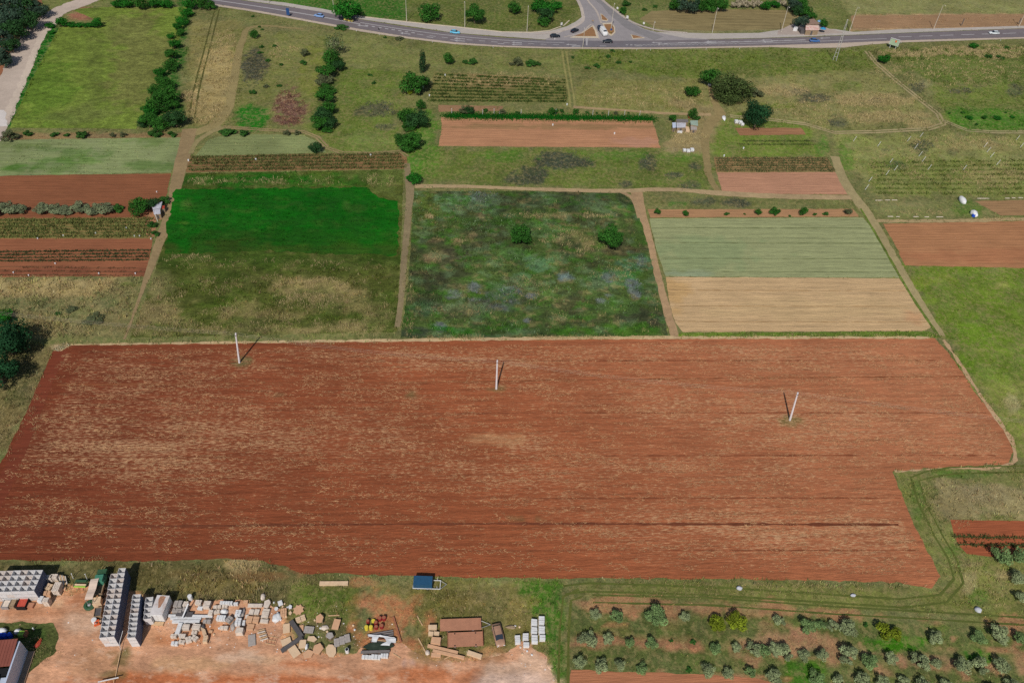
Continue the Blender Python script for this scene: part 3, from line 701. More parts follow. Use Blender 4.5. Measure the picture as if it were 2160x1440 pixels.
# the yard of beaten pale earth
M_YARD = ground_material('beaten yard earth', aniso=(.6, 1, 1), dark=.24, fine=1.1, bump=.5, con=.26, fleck=C(208,174,148), fleck_scale=.3, th=(.50,.62), fleck_amt=.6, big=.09)
YELL = [e for e in ZE if e[1] > 1255 and e[0] < 1190]
sheet('yard', [(-200,1256),(60,1258),(150,1256),(188,1244),(215,1262),(340,1275),(470,1262),(585,1276),(600,1300),(590,1345),(640,1378),(700,1384),(740,1380),(762,1366),(790,1372),(820,1362),(850,1352),(868,1366),(885,1384),(905,1394),(1010,1392),(1070,1372),(1098,1352),(1125,1362),(1150,1385),(1170,1440),(1175,1520),(-200,1600)],
      .012, C(190,142,110), M_YARD, step=.5, spacing=.8, amp=.7, ells=YELL, tintvar=.12, seed=45,
      drift=lambda X, Y, c: c * (1 - .0 * X[:, None]))
YARD_HOLE = PP([(-200,1312),(60,1312),(112,1314),(128,1345),(120,1372),(80,1400),(45,1430),(30,1500),(-200,1500)])
sheet('grass_patch', None, .030, C(78,84,44), M_WEED, step=.4, spacing=.7, amp=.6, world_pts=YARD_HOLE, bare=False, seed=46, ells=[(75,1340,22,20,C(52,80,30),.6)])

# ---------------------------------------------------------------- roads
M_ASPH = ground_material('worn asphalt', dark=.08, fine=1.2, bump=.15, con=.08, big=.08)
M_CONC = ground_material('pale gravel shoulder', dark=.08, fine=1.4, bump=.15, con=.08)
M_PAINT = paint('road paint', C(160, 156, 156), rough=.7, var=.15)
M_KERB = paint('kerb stone', C(186, 172, 150), rough=.9, var=.15)
RT = [(380,-22),(445,-8),(520,3),(600,14),(680,26),(760,42),(860,58),(960,71),(1060,80),(1160,86),(1290,87),(1400,86),(1500,84),(1600,82),(1700,79),(1800,75),(1900,71),(2000,67),(2160,61),(2400,52)]     # far edge of carriageway
RB = [(380,-8),(445,8),(520,19),(600,33),(680,48),(760,62),(860,78),(960,90),(1060,97),(1160,100),(1290,101),(1400,101),(1500,99),(1600,97),(1700,94),(1800,90),(1900,86),(2000,83),(2160,79),(2400,72)]     # near edge
sheet('gravel_shoulder', [(380,-32),(445,-12),(520,-2),(600,6),(680,19),(740,32),(860,46),(960,57),(1060,67),(1120,69),(1160,66),(1195,56),(1215,46),(1228,36),(1300,36),(1330,60),(1380,68),(1500,71),(1600,70),(1655,62),(1700,62),(1760,62),(1800,68),(1900,62),(2000,60),(2160,55),(2400,44),(2400,50),(2160,60),(2000,66),(1800,74),(1600,81),(1400,85),(1160,85),(960,70),(760,41),(600,13),(445,-9)], .040, C(168,160,152), M_CONC, amp=.12, tintvar=.05)
sheet('gravel_shoulder', RB[1:] + [(2400,76),(2160,82),(2000,87),(1900,90),(1830,95),(1780,101),(1700,102),(1620,100),(1500,102),(1400,104),(1290,104),(1160,103),(1060,100),(960,94),(860,82),(760,67),(680,52),(600,37),(520,23),(445,12)], .040, C(176,160,144), M_CONC, amp=.12, tintvar=.05)
sheet('main_road', RT + RB[::-1], .060, C(112,104,106), M_ASPH, amp=.0, step=3, spacing=3, tintvar=.05,
      ells=[(1290,94,200,10,C(104,102,108),.6)])
sheet('side_road', [(1150,-60),(1218,0),(1228,30),(1229,44),(1216,56),(1190,66),(1150,84),(1160,90),(1290,90),(1400,88),(1500,84),(1440,80),(1400,72),(1360,62),(1320,42),(1290,18),(1262,-6),(1230,-60)], .052, C(142,136,136), M_ASPH, amp=.0, step=3, spacing=3, tintvar=.06)
sheet('side_road', [(1262,-8),(1290,17),(1304,32),(1350,60),(1400,78),(1380,86),(1320,60),(1284,30),(1268,10),(1250,-2)], .066, C(126,122,122), M_ASPH, amp=.0, step=3, spacing=3, tintvar=.05)
# gravel lay-by with the stall
sheet('lay_by', [(1640,66),(1670,52),(1700,40),(1722,46),(1745,60),(1782,70),(1700,74),(1640,74)], .046, C(160,146,136), M_CONC, amp=.3)
# traffic islands: raised kerbs with dry grass on top
def island(px):
    w = PP(px); c = w.mean(0)
    o = MB().prism([tuple(p) for p in w], .0, .19).build('traffic_island', M_KERB)
    tag(o, kind='structure')
    inner = c + (w - c) * .78
    sheet('island_verge', None, .200, C(140,104,72), M_SOIL, step=.8, spacing=1, amp=.05, world_pts=inner, seed=50)
island([(1202,80),(1226,72),(1248,56),(1252,55),(1258,66),(1262,81)])
island([(1270,50),(1290,49),(1297,58),(1298,70),(1290,77),(1284,74),(1276,62)])
island([(1266,30),(1270,31),(1283,43),(1281,46),(1269,44)])
island([(1330,74),(1342,76),(1360,81),(1334,83)])
# markings
def mark(px, z=.075, name='road_marking'):
    w = [P(*p) for p in px]
    o = MB().prism([(p.x, p.y) for p in w], z - .003, z).build(name, M_PAINT)
    tag(o, kind='structure'); return o
def along(x, f):
    """pixel y at fraction f between the far and the near edge of the carriageway"""
    a = np.interp(x, [p[0] for p in RT], [p[1] for p in RT]); b = np.interp(x, [p[0] for p in RB], [p[1] for p in RB])
    return a + (b - a) * f
def line(x0, x1, f, half=.055, n=None):
    n = n or max(2, int(abs(x1 - x0) / 40) + 1)
    xs = np.linspace(x0, x1, n)
    px = [(x, along(x, f - half)) for x in xs] + [(x, along(x, f + half)) for x in xs[::-1]]
    w = [P(*p) for p in px]
    MBX.prism([(p.x, p.y) for p in w], .072, .075)
MBX = MB()
line(445, 760, .48, .045); line(760, 1190, .32, .03); line(1400, 1700, .42, .035); line(1340, 1870, .66, .03)
for x in range(770, 870, 14): line(x, x + 7, .52, .04)
for x in range(880, 1180, 26): line(x, x + 13, .62, .025)
for x in range(1430, 1700, 28): line(x, x + 15, .36, .025)
for x in range(1895, 2400, 44): line(x, x + 28, .5, .03)
for x in range(1320, 1560, 9): line(x, x + 5, .62, .05, 2)
for x in (900, 950, 1050, 1210, 1265, 1340): line(x, x + 14, .78, .03)
tag(MBX.build('road_marking', M_PAINT), kind='structure')
def arrow(x, f, L=18, s=1):
    line(x, x + L, f, .035)
    xs = [(x - 6 * s if s > 0 else x + L + 6, along(x, f)), (x + (0 if s > 0 else L), along(x, f - .12)), (x + (0 if s > 0 else L), along(x, f + .12))]
    w = [P(*p) for p in xs]; MBX.prism([(p.x, p.y) for p in w], .072, .076)
MBX = MB()
for x, f in ((760, .62), (850, .72), (965, .55), (965, .8), (1085, .55), (1085, .82), (1200, .6), (1210, .85), (1380, .3), (1392, .5), (1495, .28), (1495, .5), (1612, .25), (1615, .5), (1735, .25)): arrow(x, f, 16)
tag(MBX.build('lane_arrow', M_PAINT), kind='structure')
for a in ([(1236,79),(1240,79),(1239,97),(1236,96)],): mark(a)
# kerb line that edges the far shoulder
kb = [(740,33),(800,40),(860,47),(960,57),(1060,68),(1120,69),(1160,65),(1190,54),(1201,44)]
kw = [P(*p) for p in kb]
K = MB()
for a, b in zip(kw[:-1], kw[1:]):
    m = (a + b) / 2; K.box((m.x, m.y, .09), ((b - a).length + .02, .5, .18), math.atan2(b.y - a.y, b.x - a.x))
tag(K.build('kerb', M_KERB), kind='structure')

# pale haul road top left
ribbon('haul_road', [(260,-40),(180,2),(130,22),(90,48),(62,85),(38,140),(18,190),(0,240),(-30,300)], [9,9,8,8,8.5,9,9,9,9], .030, C(176,160,146), M_CONC, amp=.8)
ribbon('haul_road', [(130,40),(95,68),(75,105),(58,150),(40,190),(22,225),(10,250)], [2.5,2.5,2.5,2.4,2.4,2.4,2.4], .034, C(186,170,154), M_CONC, amp=.6)
sheet('red_bank', [(60,0),(90,0),(84,22),(58,46),(30,66),(20,90),(30,100),(28,125),(12,145),(-10,180),(-40,180),(-10,80),(30,40)], .022, C(140,92,66), M_TRACK, amp=1.0)
sheet('white_rubble', [(-60,232),(8,232),(14,238),(12,250),(16,266),(0,268),(-60,262)], .044, C(190,182,176), M_CONC, amp=.5)

for k, (pts, w) in enumerate((([(1208,-14),(1219,2),(1229,30),(1229,45),(1212,57),(1180,67),(1130,73)], 1.4), ([(1256,-14),(1272,2),(1300,24),(1335,48),(1385,64),(1450,70)], 1.4), ([(1232,-14),(1240,2),(1258,24),(1264,38),(1268,50)], .9), ([(1190,79),(1226,70),(1249,53),(1256,62),(1264,83)], .6))):
    ribbon('pavement', pts, w, .078, C(172,160,150), M_CONC, amp=.08, bare=False, seed=60 + k)

# ---------------------------------------------------------------- grass and weeds
M_LEAF = attr_mat('leaves', .85, .22, 1.5)
M_BARK = paint('bark', C(96, 84, 68), .95, var=.25, scale=6)
M_BARKP = paint('pale bark', C(150, 142, 124), .95, var=.2, scale=6)
M_STEM = paint('vine stem', C(90, 74, 56), .95, var=.2)

def blades(X, Y, H, Wd, col, k=4, lean=.35, spread=.25, z0=0.0, rg=None):
    rg = rg or rng
    n = len(X)
    X = np.repeat(X, k); Y = np.repeat(Y, k); H = np.repeat(H, k) * rg.uniform(.55, 1.2, n * k); W = np.repeat(Wd, k) * rg.uniform(.6, 1.3, n * k)
    col = np.repeat(col, k, 0)
    sp = spread if np.isscalar(spread) else np.repeat(spread, k)
    X = X + rg.normal(0, 1, n * k) * sp; Y = Y + rg.normal(0, 1, n * k) * sp
    a = rg.uniform(0, 2 * PI, n * k); dx = np.cos(a) * W; dy = np.sin(a) * W
    lx = rg.normal(0, lean, n * k) * H; ly = rg.normal(0, lean, n * k) * H
    z = np.full(n * k, z0)
    V = np.empty((n * k, 3, 3), np.float32)
    V[:, 0] = np.stack([X - dx, Y - dy, z], 1); V[:, 1] = np.stack([X + dx, Y + dy, z], 1); V[:, 2] = np.stack([X + lx, Y + ly, z + H], 1)
    c = col * rg.uniform(.75, 1.25, (n * k, 1))
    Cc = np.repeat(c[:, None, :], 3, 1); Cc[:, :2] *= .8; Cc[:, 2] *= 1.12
    F = np.arange(n * k * 3).reshape(-1, 3)
    return V.reshape(-1, 3), F, Cc.reshape(-1, 3)

HZ = [ # height, spread, density factor, dryness by region (pixels)
 ([(-200,583),(300,585),(265,712),(-200,712)], .85, 1.6, .35),
 ([(-200,712),(150,725),(110,760),(40,900),(-60,1000),(-200,1000)], .6, 1.1, .35),
 ([(275,590),(840,560),(838,712),(275,714)], .6, 1.5, .22),
 ([(350,400),(842,400),(842,545),(345,545)], .35, 1.3, 0),
 ([(392,364),(850,358),(848,402),(370,402)], .45, 1.3, .12),
 ([(868,405),(1320,405),(1412,708),(845,713)], .65, 1.6, .10),
 ([(-300,1183),(640,1183),(780,1216),(790,1240),(760,1300),(600,1285),(340,1272),(190,1250),(-300,1258)], .6, 1.3, .4),
 ([(340,1235),(560,1235),(560,1268),(340,1268)], .8, 1.8, .55),
 ([(860,1218),(1195,1222),(1185,1440),(1100,1350),(880,1390)], .5, 1.2, .3),
 ([(-200,1312),(112,1314),(128,1345),(120,1372),(60,1430),(-200,1500)], .7, 1.5, .3),
 ([(1885,990),(2400,975),(2400,1300),(2000,1290),(1990,1215),(1900,1060)], .45, 1.1, .3),
 ([(1790,104),(2400,92),(2400,128),(1860,130)], 1.0, 1.3, .45),
 ([(1205,108),(1820,105),(1850,150),(1500,165),(1210,150)], .7, 1.2, .05),
 ([(1500,165),(1990,150),(2400,130),(2400,280),(1560,275)], .5, 1.1, .3),
 ([(395,60),(520,60),(500,262),(380,258)], .5, 1.1, .4),
 ([(1215,165),(1500,170),(1500,240),(1215,225)], .5, 1.2, .35),
 ([(1760,285),(2400,285),(2400,415),(1840,412)], .5, 1.2, .4),
 ([(95,55),(130,62),(20,268),(0,262),(60,130)], .8, 1.6, 0),
 ([(150,20),(400,15),(288,272),(20,270)], .12, .5, .1),
 ([(1905,560),(2400,562),(2400,960),(2150,960),(2000,712)], .25, 1.0, .05),
 ([(1432,702),(1975,699),(1985,712),(1430,712)], .5, 1.8, .1),
 ([(150,722),(1960,708),(1975,716),(150,732)], .6, 1.6, .75),
 ([(1990,712),(2150,940),(2140,985),(1885,998),(1885,988),(2120,972),(2130,940),(1975,716)], .45, 1.4, .7),
 ([(740,1235),(800,1235),(860,1280),(890,1385),(750,1385),(735,1300)], .35, .3, .3),
 ([(600,1205),(1960,1215),(1975,1238),(1100,1226),(640,1222)], .5, 1.3, .4),
 ([(1470,1224),(1700,1228),(1960,1232),(1960,1242),(1460,1236)], .6, 1.8, .75),
 ([(100,722),(155,722),(155,740),(108,742)], .6, 2.0, .9),
]
HZW = [(PP(p), h, dn, dr) for p, h, dn, dr in HZ]

def scatter_grass():
    # denser near the viewer; candidate points over everything the camera can see
    bands = [(48, 95, 3.0, 1.0), (95, 160, 1.9, 1.25), (160, 250, 1.7, 1.35), (250, 420, .85, 1.8)]
    for bi, (y0, y1, dens, sc_) in enumerate(bands):
        xa = y1 * .62 + 75
        n = int((y1 - y0) * 2 * xa * dens * 1.0)
        X = rng.uniform(-xa, xa, n); Y = rng.uniform(y0, y1, n)
        # keep what can be in view (with a margin for a camera a step aside)
        v = np.stack([X, Y, np.full(n, -CAM_H)], 1) @ np.array(ROT)
        u = v[:, 0] / -v[:, 2] * FPX; w = v[:, 1] / -v[:, 2] * FPX
        keep = (np.abs(u) < 1180) & (np.abs(w) < 800)
        X, Y = X[keep], Y[keep]
        keep = np.ones(len(X), bool)
        for poly, d in BARE:
            lo, hi = poly.min(0) - .5, poly.max(0) + .5
            m = keep & (X > lo[0]) & (X < hi[0]) & (Y > lo[1]) & (Y < hi[1])
            if m.any():
                q = sdist(X[m], Y[m], poly) < -.15 + .5 * (rng.uniform(0, 1, m.sum()) - .5)
                idx = np.where(m)[0]; keep[idx[q]] = False
        X, Y = X[keep], Y[keep]
        H = np.full(len(X), .28); D = np.full(len(X), .75); R = np.full(len(X), .2)
        for poly, h, dn, dr in HZW:
            lo, hi = poly.min(0), poly.max(0)
            m = (X > lo[0]) & (X < hi[0]) & (Y > lo[1]) & (Y < hi[1])
            if m.any():
                idx = np.where(m)[0][sdist(X[m], Y[m], poly) < 0]
                H[idx] = h; D[idx] = dn; R[idx] = dr
        nB = fbm(X * .3, Y * .3, 91, 4); nA = fbm(X * .08, Y * .08, 92, 3)
        k = rng.uniform(0, 1.8, len(X)) < D * smooth((nB - .3) * 3.2)
        X, Y, H, R, nA, nB = X[k], Y[k], H[k], R[k], nA[k], nB[k]
        col = ground_tint(X, Y)
        for poly, fn in OVER:
            lo, hi = poly.min(0), poly.max(0)
            m = (X > lo[0]) & (X < hi[0]) & (Y > lo[1]) & (Y < hi[1])
            if m.any():
                idx = np.where(m)[0][sdist(X[m], Y[m], poly) < 0]
                col[idx] = fn(X[idx], Y[idx])
        dry = rng.uniform(0, 1, len(X)) < R * smooth((nA - .25) * 2.4) * smooth((fbm(X * .5, Y * .5, 95, 3) - .3) * 3) * 1.5
        s = np.array(C(176, 156, 114))
        q_ = .4 / sc_ ** .8; col = np.where(dry[:, None], col * (1 - q_) + s * q_, col)
        col = np.minimum(col * (1.6 - .22 * bi) * (1 + (rng.uniform(.72, 1.3, (len(X), 1)) * rng.uniform(.82, 1.2, (len(X), 3)) - 1) / sc_ ** 1.3), .7)
        V, F, Cc = blades(X, Y, H * (.7 + .6 * nB) * (1 + .25 * (sc_ - 1)), np.full(len(X), .07 * sc_), col, k=4, lean=.3, spread=.16 * sc_)
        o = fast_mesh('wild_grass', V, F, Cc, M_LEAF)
        tag(o, 'wild grass and weeds of uneven height covering the ground between the plots', 'grass', kind='stuff')
        print('grass', bi, len(X))
scatter_grass()

# taller dry grass standing in pale drifts
DRY = [ # cx, cy, rx, ry, density
 (60,605,110,20,2.2),(200,612,80,20,2.0),(110,660,130,40,1.1),(90,692,90,18,1.4),(230,690,26,16,1.0),
 (660,612,80,26,2.4),(470,662,50,14,1.6),(600,668,60,8,1.2),(700,650,50,10,1.2),(560,585,60,8,.9),(740,590,50,10,.8),(420,690,50,10,1.6),(640,640,60,14,1.4),(360,612,34,24,1.4),(330,668,52,36,1.6),(300,697,50,10,1.8),(395,546,50,10,1.6),(520,655,50,12,1.2),(600,690,180,14,1.4),(760,690,66,16,1.6),(800,660,30,30,1.1),(455,602,40,20,.8),
 (600,560,220,14,.5),(800,380,30,14,1.2),(440,382,40,8,1.2),(640,382,160,8,.7),
 (1180,455,120,6,1.6),(905,456,10,5,2),(990,496,14,6,2),(920,508,18,6,2),(970,508,16,5,2),(910,546,18,14,1.6),(1150,508,12,5,2),(1190,498,40,14,1.0),(1240,515,50,14,1.0),(1215,530,30,8,1.2),(1120,610,40,30,.7),(960,655,50,12,.9),(1290,575,50,12,.6),(1180,670,20,10,1),(860,640,12,60,1.4),(1380,650,10,50,.5),
 (450,1255,120,12,3.0),(520,1192,36,14,3.0),(180,1182,60,6,2.4),(330,1195,20,5,1.6),(420,1225,130,20,.8),(590,1240,20,20,1.2),(830,1225,40,10,1.2),(950,1262,90,20,.8),(1090,1290,30,34,1.5),(1020,1290,60,10,1.2),(1100,1250,70,16,.9),
 (1560,1232,130,4,3.0),(1330,1222,60,4,2.0),(1800,1236,150,4,1.6),(1640,1241,250,10,.5),(1520,1252,240,5,1.0),
 (2080,1045,70,24,1.8),(2045,1225,18,26,2.2),(2040,1190,30,8,1.6),(2120,1215,40,16,1.4),(2000,1100,40,30,.7),(2090,1250,60,26,.8),(1960,1080,20,60,.5),(2060,1135,14,14,.8),
 (90,1370,40,30,1.4),(30,780,40,50,.8),(20,900,30,60,.9),(70,850,14,60,.8),(128,732,24,7,5),
 (1655,190,50,12,1.4),(1850,212,90,14,1.4),(1870,247,80,12,1.4),(1940,262,30,8,1.2),(1760,230,120,30,.5),(2030,300,110,14,.8),(2090,370,80,30,.8),(1900,350,60,40,.5),
 (1950,112,90,8,2.0),(2100,110,60,14,2.2),(2010,108,60,10,1.6),(1905,116,30,6,1.8),
 (440,235,40,26,1.4),(470,120,30,60,.8),(395,202,16,10,2),(600,110,30,20,.7),(1450,290,40,14,1.0),(1360,205,130,20,.6),(1050,168,130,14,.6),(690,1300,50,30,.5),(640,1225,60,14,.9),
 (2000,150,150,30,.35),(2140,850,24,20,1.0),(1930,448,60,6,.8),(2110,462,60,3,1.6),(1100,712,330,2.5,5),(500,724,330,2,3),(1700,708,260,2.5,1.5),
]
def scatter_dry():
    PX, PY, PH, PW = [], [], [], []
    for cx, cy, rx, ry, dn in DRY:
        x0, y0, ax, ay, bx, by = _ellw(cx, cy, rx, ry)
        area = abs(ax * by - ay * bx) * 3.14
        n = min(26000, int(area * dn * 5))
        r = np.sqrt(rng.uniform(0, 1.3, n)); t = rng.uniform(0, 2 * PI, n)
        u, v = r * np.cos(t), r * np.sin(t)
        X = x0 + ax * u + bx * v; Y = y0 + ay * u + by * v
        q = fbm(X * .45, Y * .45, 71, 4)
        k = rng.uniform(0, 1, n) < smooth((q - .36) * 4) * smooth((1.3 - r) * 1.8)
        far = max(1, (y0 / 120) ** .8)
        PX.append(X[k]); PY.append(Y[k]); PH.append(rng.uniform(.5, 1.1, k.sum()) * (.6 + .1 * far)); PW.append(np.full(k.sum(), .03 * far))
    X, Y, H, W = map(np.concatenate, (PX, PY, PH, PW))
    base = np.array(C(178, 158, 116)); gr = np.array(C(128, 128, 78))
    f = rng.uniform(0, 1, (len(X), 1)) ** 1.6
    col = (base * (1 - f * .6) + gr * f * .6) * rng.uniform(.85, 1.35, (len(X), 1))
    V, F, Cc = blades(X, Y, H, W, np.minimum(col, .8), k=4, lean=.2, spread=.3)
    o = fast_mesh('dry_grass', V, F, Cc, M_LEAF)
    tag(o, 'pale dry grass standing in drifts among the green', 'dry grass', kind='stuff')
    print('dry', len(X))
scatter_dry()
def drift_of(name, label, cat, patches, cols, h, dens, w=.05, kind='stuff', lean=.4):
    A = []
    for cx, cy, rx, ry in patches:
        x0, y0, ax, ay, bx, by = _ellw(cx, cy, rx, ry)
        n = min(12000, int(abs(ax * by - ay * bx) * 3.14 * dens)); far = max(1, (y0 / 120) ** .8)
        r = np.sqrt(rng.uniform(0, 1.3, n)); t = rng.uniform(0, 2 * PI, n)
        X = x0 + ax * r * np.cos(t) + bx * r * np.sin(t); Y = y0 + ay * r * np.cos(t) + by * r * np.sin(t)
        q = fbm(X * .5, Y * .5, 83, 4); k = rng.uniform(0, 1, n) < smooth((q - .34) * 4) * smooth((1.3 - r) * 2)
        A.append(np.stack([X[k], Y[k], np.full(k.sum(), far)], 1))
    A = np.vstack(A); n = len(A)
    col = np.array(cols)[rng.integers(0, len(cols), n)] * rng.uniform(.7, 1.35, (n, 1))
    V, F, Cc = blades(A[:, 0], A[:, 1], h * rng.uniform(.6, 1.2, n), w * A[:, 2], col, k=4, lean=lean, spread=.25)
    return tag(fast_mesh(name, V, F, Cc, M_LEAF), label, cat, kind=kind)
drift_of('dark_scrub', 'dark grey-green withered scrub in low patches on the grass', 'scrub', [(535,145,26,34),(800,230,36,16),(815,268,20,7),(1185,338,56,16),(1130,365,28,12),(1100,378,38,10),(1134,384,14,5),(1368,340,17,14),(1420,370,17,7),(1467,351,13,6),(1318,389,13,5),(1450,393,20,7),(1480,425,22,7),(1555,428,25,8),
  (1720,208,32,8),(1685,196,20,6),(1845,213,14,5),(1765,258,20,9),(1935,185,20,10),(2030,192,28,5),(1945,308,22,11),(1888,350,20,7),(2140,190,14,10)], [C(84,86,74), C(70,78,58), C(96,96,84)], .5, 3.0)
drift_of('flowering_weed', 'lilac-grey flowering weeds in hazy drifts on the dark fallow plot', 'weeds', [(1000,608,18,14),(955,622,20,12),(1040,630,46,18),(1075,612,28,10),(1122,624,12,7),(1190,583,18,12),(1284,587,12,8),(1268,634,18,9),(1340,610,14,20),(1330,596,10,6),(1352,552,8,10),(929,690,14,11),(1112,675,8,5),(1015,415,40,12)], [C(122,124,132), C(112,118,114), C(96,110,92)], .5, 3.2, w=.045)
drift_of('green_weed', 'pale and fresh green weeds in clumps on the dark fallow plot', 'weeds', [(990,424,66,22),(1150,480,60,14),(1080,540,40,14),(1140,556,32,14),(1180,545,30,12),(1100,585,18,10),(910,568,18,12),(1300,590,55,22),(1340,555,34,16),(900,650,40,18),(960,650,60,16),(1180,620,50,16),(1110,610,60,20),(1290,640,60,22),(1010,480,90,20),(900,430,26,40),(1210,600,60,20),(1250,560,40,14),(1050,690,160,12)], [C(110,136,90), C(92,124,66), C(120,140,104), C(74,112,48)], .5, 1.6, w=.055)
drift_of('brush_pile', 'brown heap of cut brush and litter on the rough grass', 'brush pile', [(610,228,30,34)], [C(120,84,74), C(96,70,62), C(160,124,96), C(104,66,52)], .45, 7, w=.05, kind=None, lean=1.6)
drift_of('sown_crop', 'bright green young crop in the block left of centre', 'crop', [(600,440,230,36),(590,500,240,26),(420,470,60,50),(800,470,40,40)], [C(10,78,8), C(24,84,14), C(6,68,8), C(30,84,18)], .3, 1.2, w=.06)

# loose straw lying on the red field
def scatter_straw():
    poly = PP(RED); lo, hi = poly.min(0), poly.max(0)
    n = 190000
    X = rng.uniform(lo[0], hi[0], n); Y = rng.uniform(lo[1], hi[1], n)
    m = sdist(X, Y, poly) < -1.5; X, Y = X[m], Y[m]
    a = red_alpha(X, Y); cl = fbm(X * .22, Y * .8, 61, 5)
    m = rng.uniform(0, 1, len(X)) < np.clip(a * 1.5 * smooth((cl - .46) * 6), .015, 1); X, Y = X[m], Y[m]
    n = len(X)
    L = .06 + .42 * rng.uniform(0, 1, n) ** 2.2; w = rng.uniform(.012, .035, n); t = RF + rng.normal(0, .45, n)
    c, s = np.cos(t), np.sin(t)
    V = np.empty((n, 4, 3), np.float32)
    for i, (p, q) in enumerate(((-1, -1), (1, -1), (1, 1), (-1, 1))):
        V[:, i, 0] = X + c * L * p - s * w * q; V[:, i, 1] = Y + s * L * p + c * w * q; V[:, i, 2] = .03 + rng.uniform(0, .07, n)
    col = np.array(C(176, 136, 98)) * rng.uniform(.6, 1.25, (n, 1))
    o = fast_mesh('straw', V.reshape(-1, 3), np.arange(n * 4).reshape(-1, 4), np.repeat(col, 4, 0), M_LEAF)
    tag(o, 'pale broken straw strewn over the red ploughed field', 'straw', kind='stuff')
scatter_straw()

# ---------------------------------------------------------------- crop rows
def row_mesh(name, a, b, h, w, col, dens, gap=.1, seed=0, parent=None, leaf=.14):
    a = np.array(a); b = np.array(b); L = np.linalg.norm(b - a); n = int(L * dens)
    t = rng.uniform(0, 1, n)
    keep = fbm(t * L * .35, np.full(n, seed * 3.1), seed, 3) > .22 + gap
    t = t[keep]; n = len(t)
    X = a[0] + (b[0] - a[0]) * t + rng.normal(0, w * .35, n); Y = a[1] + (b[1] - a[1]) * t + rng.normal(0, w * .35, n)
    H = np.full(n, h) * (.7 + .6 * vnoise(t * L * .8, np.full(n, seed * 1.7), seed))
    c = np.array(col) * rng.uniform(.7, 1.35, (n, 1)) * (.8 + .4 * vnoise(t * L * .5, np.full(n, 4.0), seed + 3)[:, None])
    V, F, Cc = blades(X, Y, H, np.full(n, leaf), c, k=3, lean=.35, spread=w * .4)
    # a continuous low ridge of stems and litter under the leaves
    nx = np.array([-(b - a)[1], (b - a)[0]]) / L * w * .22
    m = max(2, int(L / 2)); tt = np.linspace(0, 1, m)
    R = np.empty((m, 3, 3)); 
    for k, (o_, z) in enumerate(((-1, .03), (0, .14), (1, .03))):
        R[:, k, 0] = a[0] + (b - a)[0] * tt + nx[0] * o_; R[:, k, 1] = a[1] + (b - a)[1] * tt + nx[1] * o_; R[:, k, 2] = z
    base = len(V); i = np.arange(m - 1)[:, None] * 3 + base
    T = np.concatenate([np.hstack([i + k, i + k + 1, i + k + 4]) for k in (0, 1)] + [np.hstack([i + k, i + k + 4, i + k + 3]) for k in (0, 1)])
    V = np.vstack([V, R.reshape(-1, 3)]); F = np.vstack([F, T]); Cc = np.vstack([Cc, np.tile(np.array(col) * .8, (m * 3, 1))])
    return fast_mesh(name, V, F, Cc, M_LEAF, parent=parent)

def rows(name, tl, tr, bl, br, n, h, w, col, dens, label, cat, group, gap=.1, posts=0, leaf=.14):
    for i in range(n):
        f = i / max(1, n - 1)
        # even spacing on the ground, not in the picture
        A = np.array(P(*tl)[:2]) * (1 - f) + np.array(P(*bl)[:2]) * f
        B = np.array(P(*tr)[:2]) * (1 - f) + np.array(P(*br)[:2]) * f
        o = row_mesh(name, A, B, h, w, col, dens, gap, seed=i + int(abs(tl[0])) + int(tl[1]), leaf=leaf)
        nth = ['first', 'second', 'third', 'fourth', 'fifth', 'sixth', 'seventh', 'eighth', 'ninth', 'tenth'][i]
        tag(o, (f'{nth} of {n} ' if n > 1 else '') + label, cat, group)
        if posts:
            mb = MB(); d = B - A; L = np.linalg.norm(d); k = int(L / posts)
            for j in range(k + 1):
                p = A + d * j / k
                mb.tube((p[0], p[1], 0), (p[0], p[1], 1.3), .05, n=5)
            q = mb.build('stake', paint('stake wood', C(170, 160, 140), .9), o)
VG = 'rows of low vines and crops across the small plots'
rows('vine_row', (-30,466), (322,463), (-30,500), (318,498), 6, .7, .75, C(98,104,56), 9, 'vine rows below the left tin shed, from the far side', 'vine row', VG, .06)
rows('crop_row', (-30,532), (318,528), (-30,551), (312,548), 4, .35, .45, C(62,72,44), 9, 'dark green crop rows in red soil on the left, from far side', 'crop row', VG, .02)
rows('crop_row', (-30,563), (306,566), (-30,580), (302,581), 3, .25, .35, C(100,74,52), 6, 'thin sprouting rows just above the left dry grass, from far side', 'crop row', VG, .14)
rows('vine_row', (402,333), (842,326), (396,359), (856,353), 5, .8, .8, C(90,94,52), 8, 'vine rows above the bright green field, from the far side', 'vine row', VG, .1)
rows('vine_row', (918,158), (1192,170), (905,213), (1194,215), 9, .7, .7, C(64,80,36), 7, 'vine rows beside the ruts leading to the road, from far side', 'vine row', VG, .16, leaf=.2)
rows('vine_row', (1510,335), (1743,335), (1513,360), (1760,360), 6, .6, .8, C(84,88,54), 7, 'vine rows above the bare pink plot, from far side', 'vine row', VG, .02)
rows('vine_row', (1835,345), (2200,338), (1850,408), (2200,409), 8, .6, .7, C(96,108,52), 3.2, 'ragged vine rows in the right dry grass, from far side', 'vine row', VG, .2, leaf=.2)
rows('crop_row', (1565,298), (1715,298), (1560,305), (1718,305), 2, .4, .7, C(72,84,42), 6, 'garden rows below the tall dark tree, from far side', 'crop row', VG, .1)
rows('crop_row', (2012,1131), (2200,1135), (2018,1147), (2200,1151), 2, .45, .6, C(78,82,46), 9, 'green rows on the small red plot low right, from far side', 'crop row', VG, .05)
rows('crop_band', (943,245), (1376,251), (943,249), (1376,255), 1, .5, 2.4, C(14,80,14), 60, 'long dark green strip of dense crop above the pale tilled plot', 'crop strip', None, -.2)

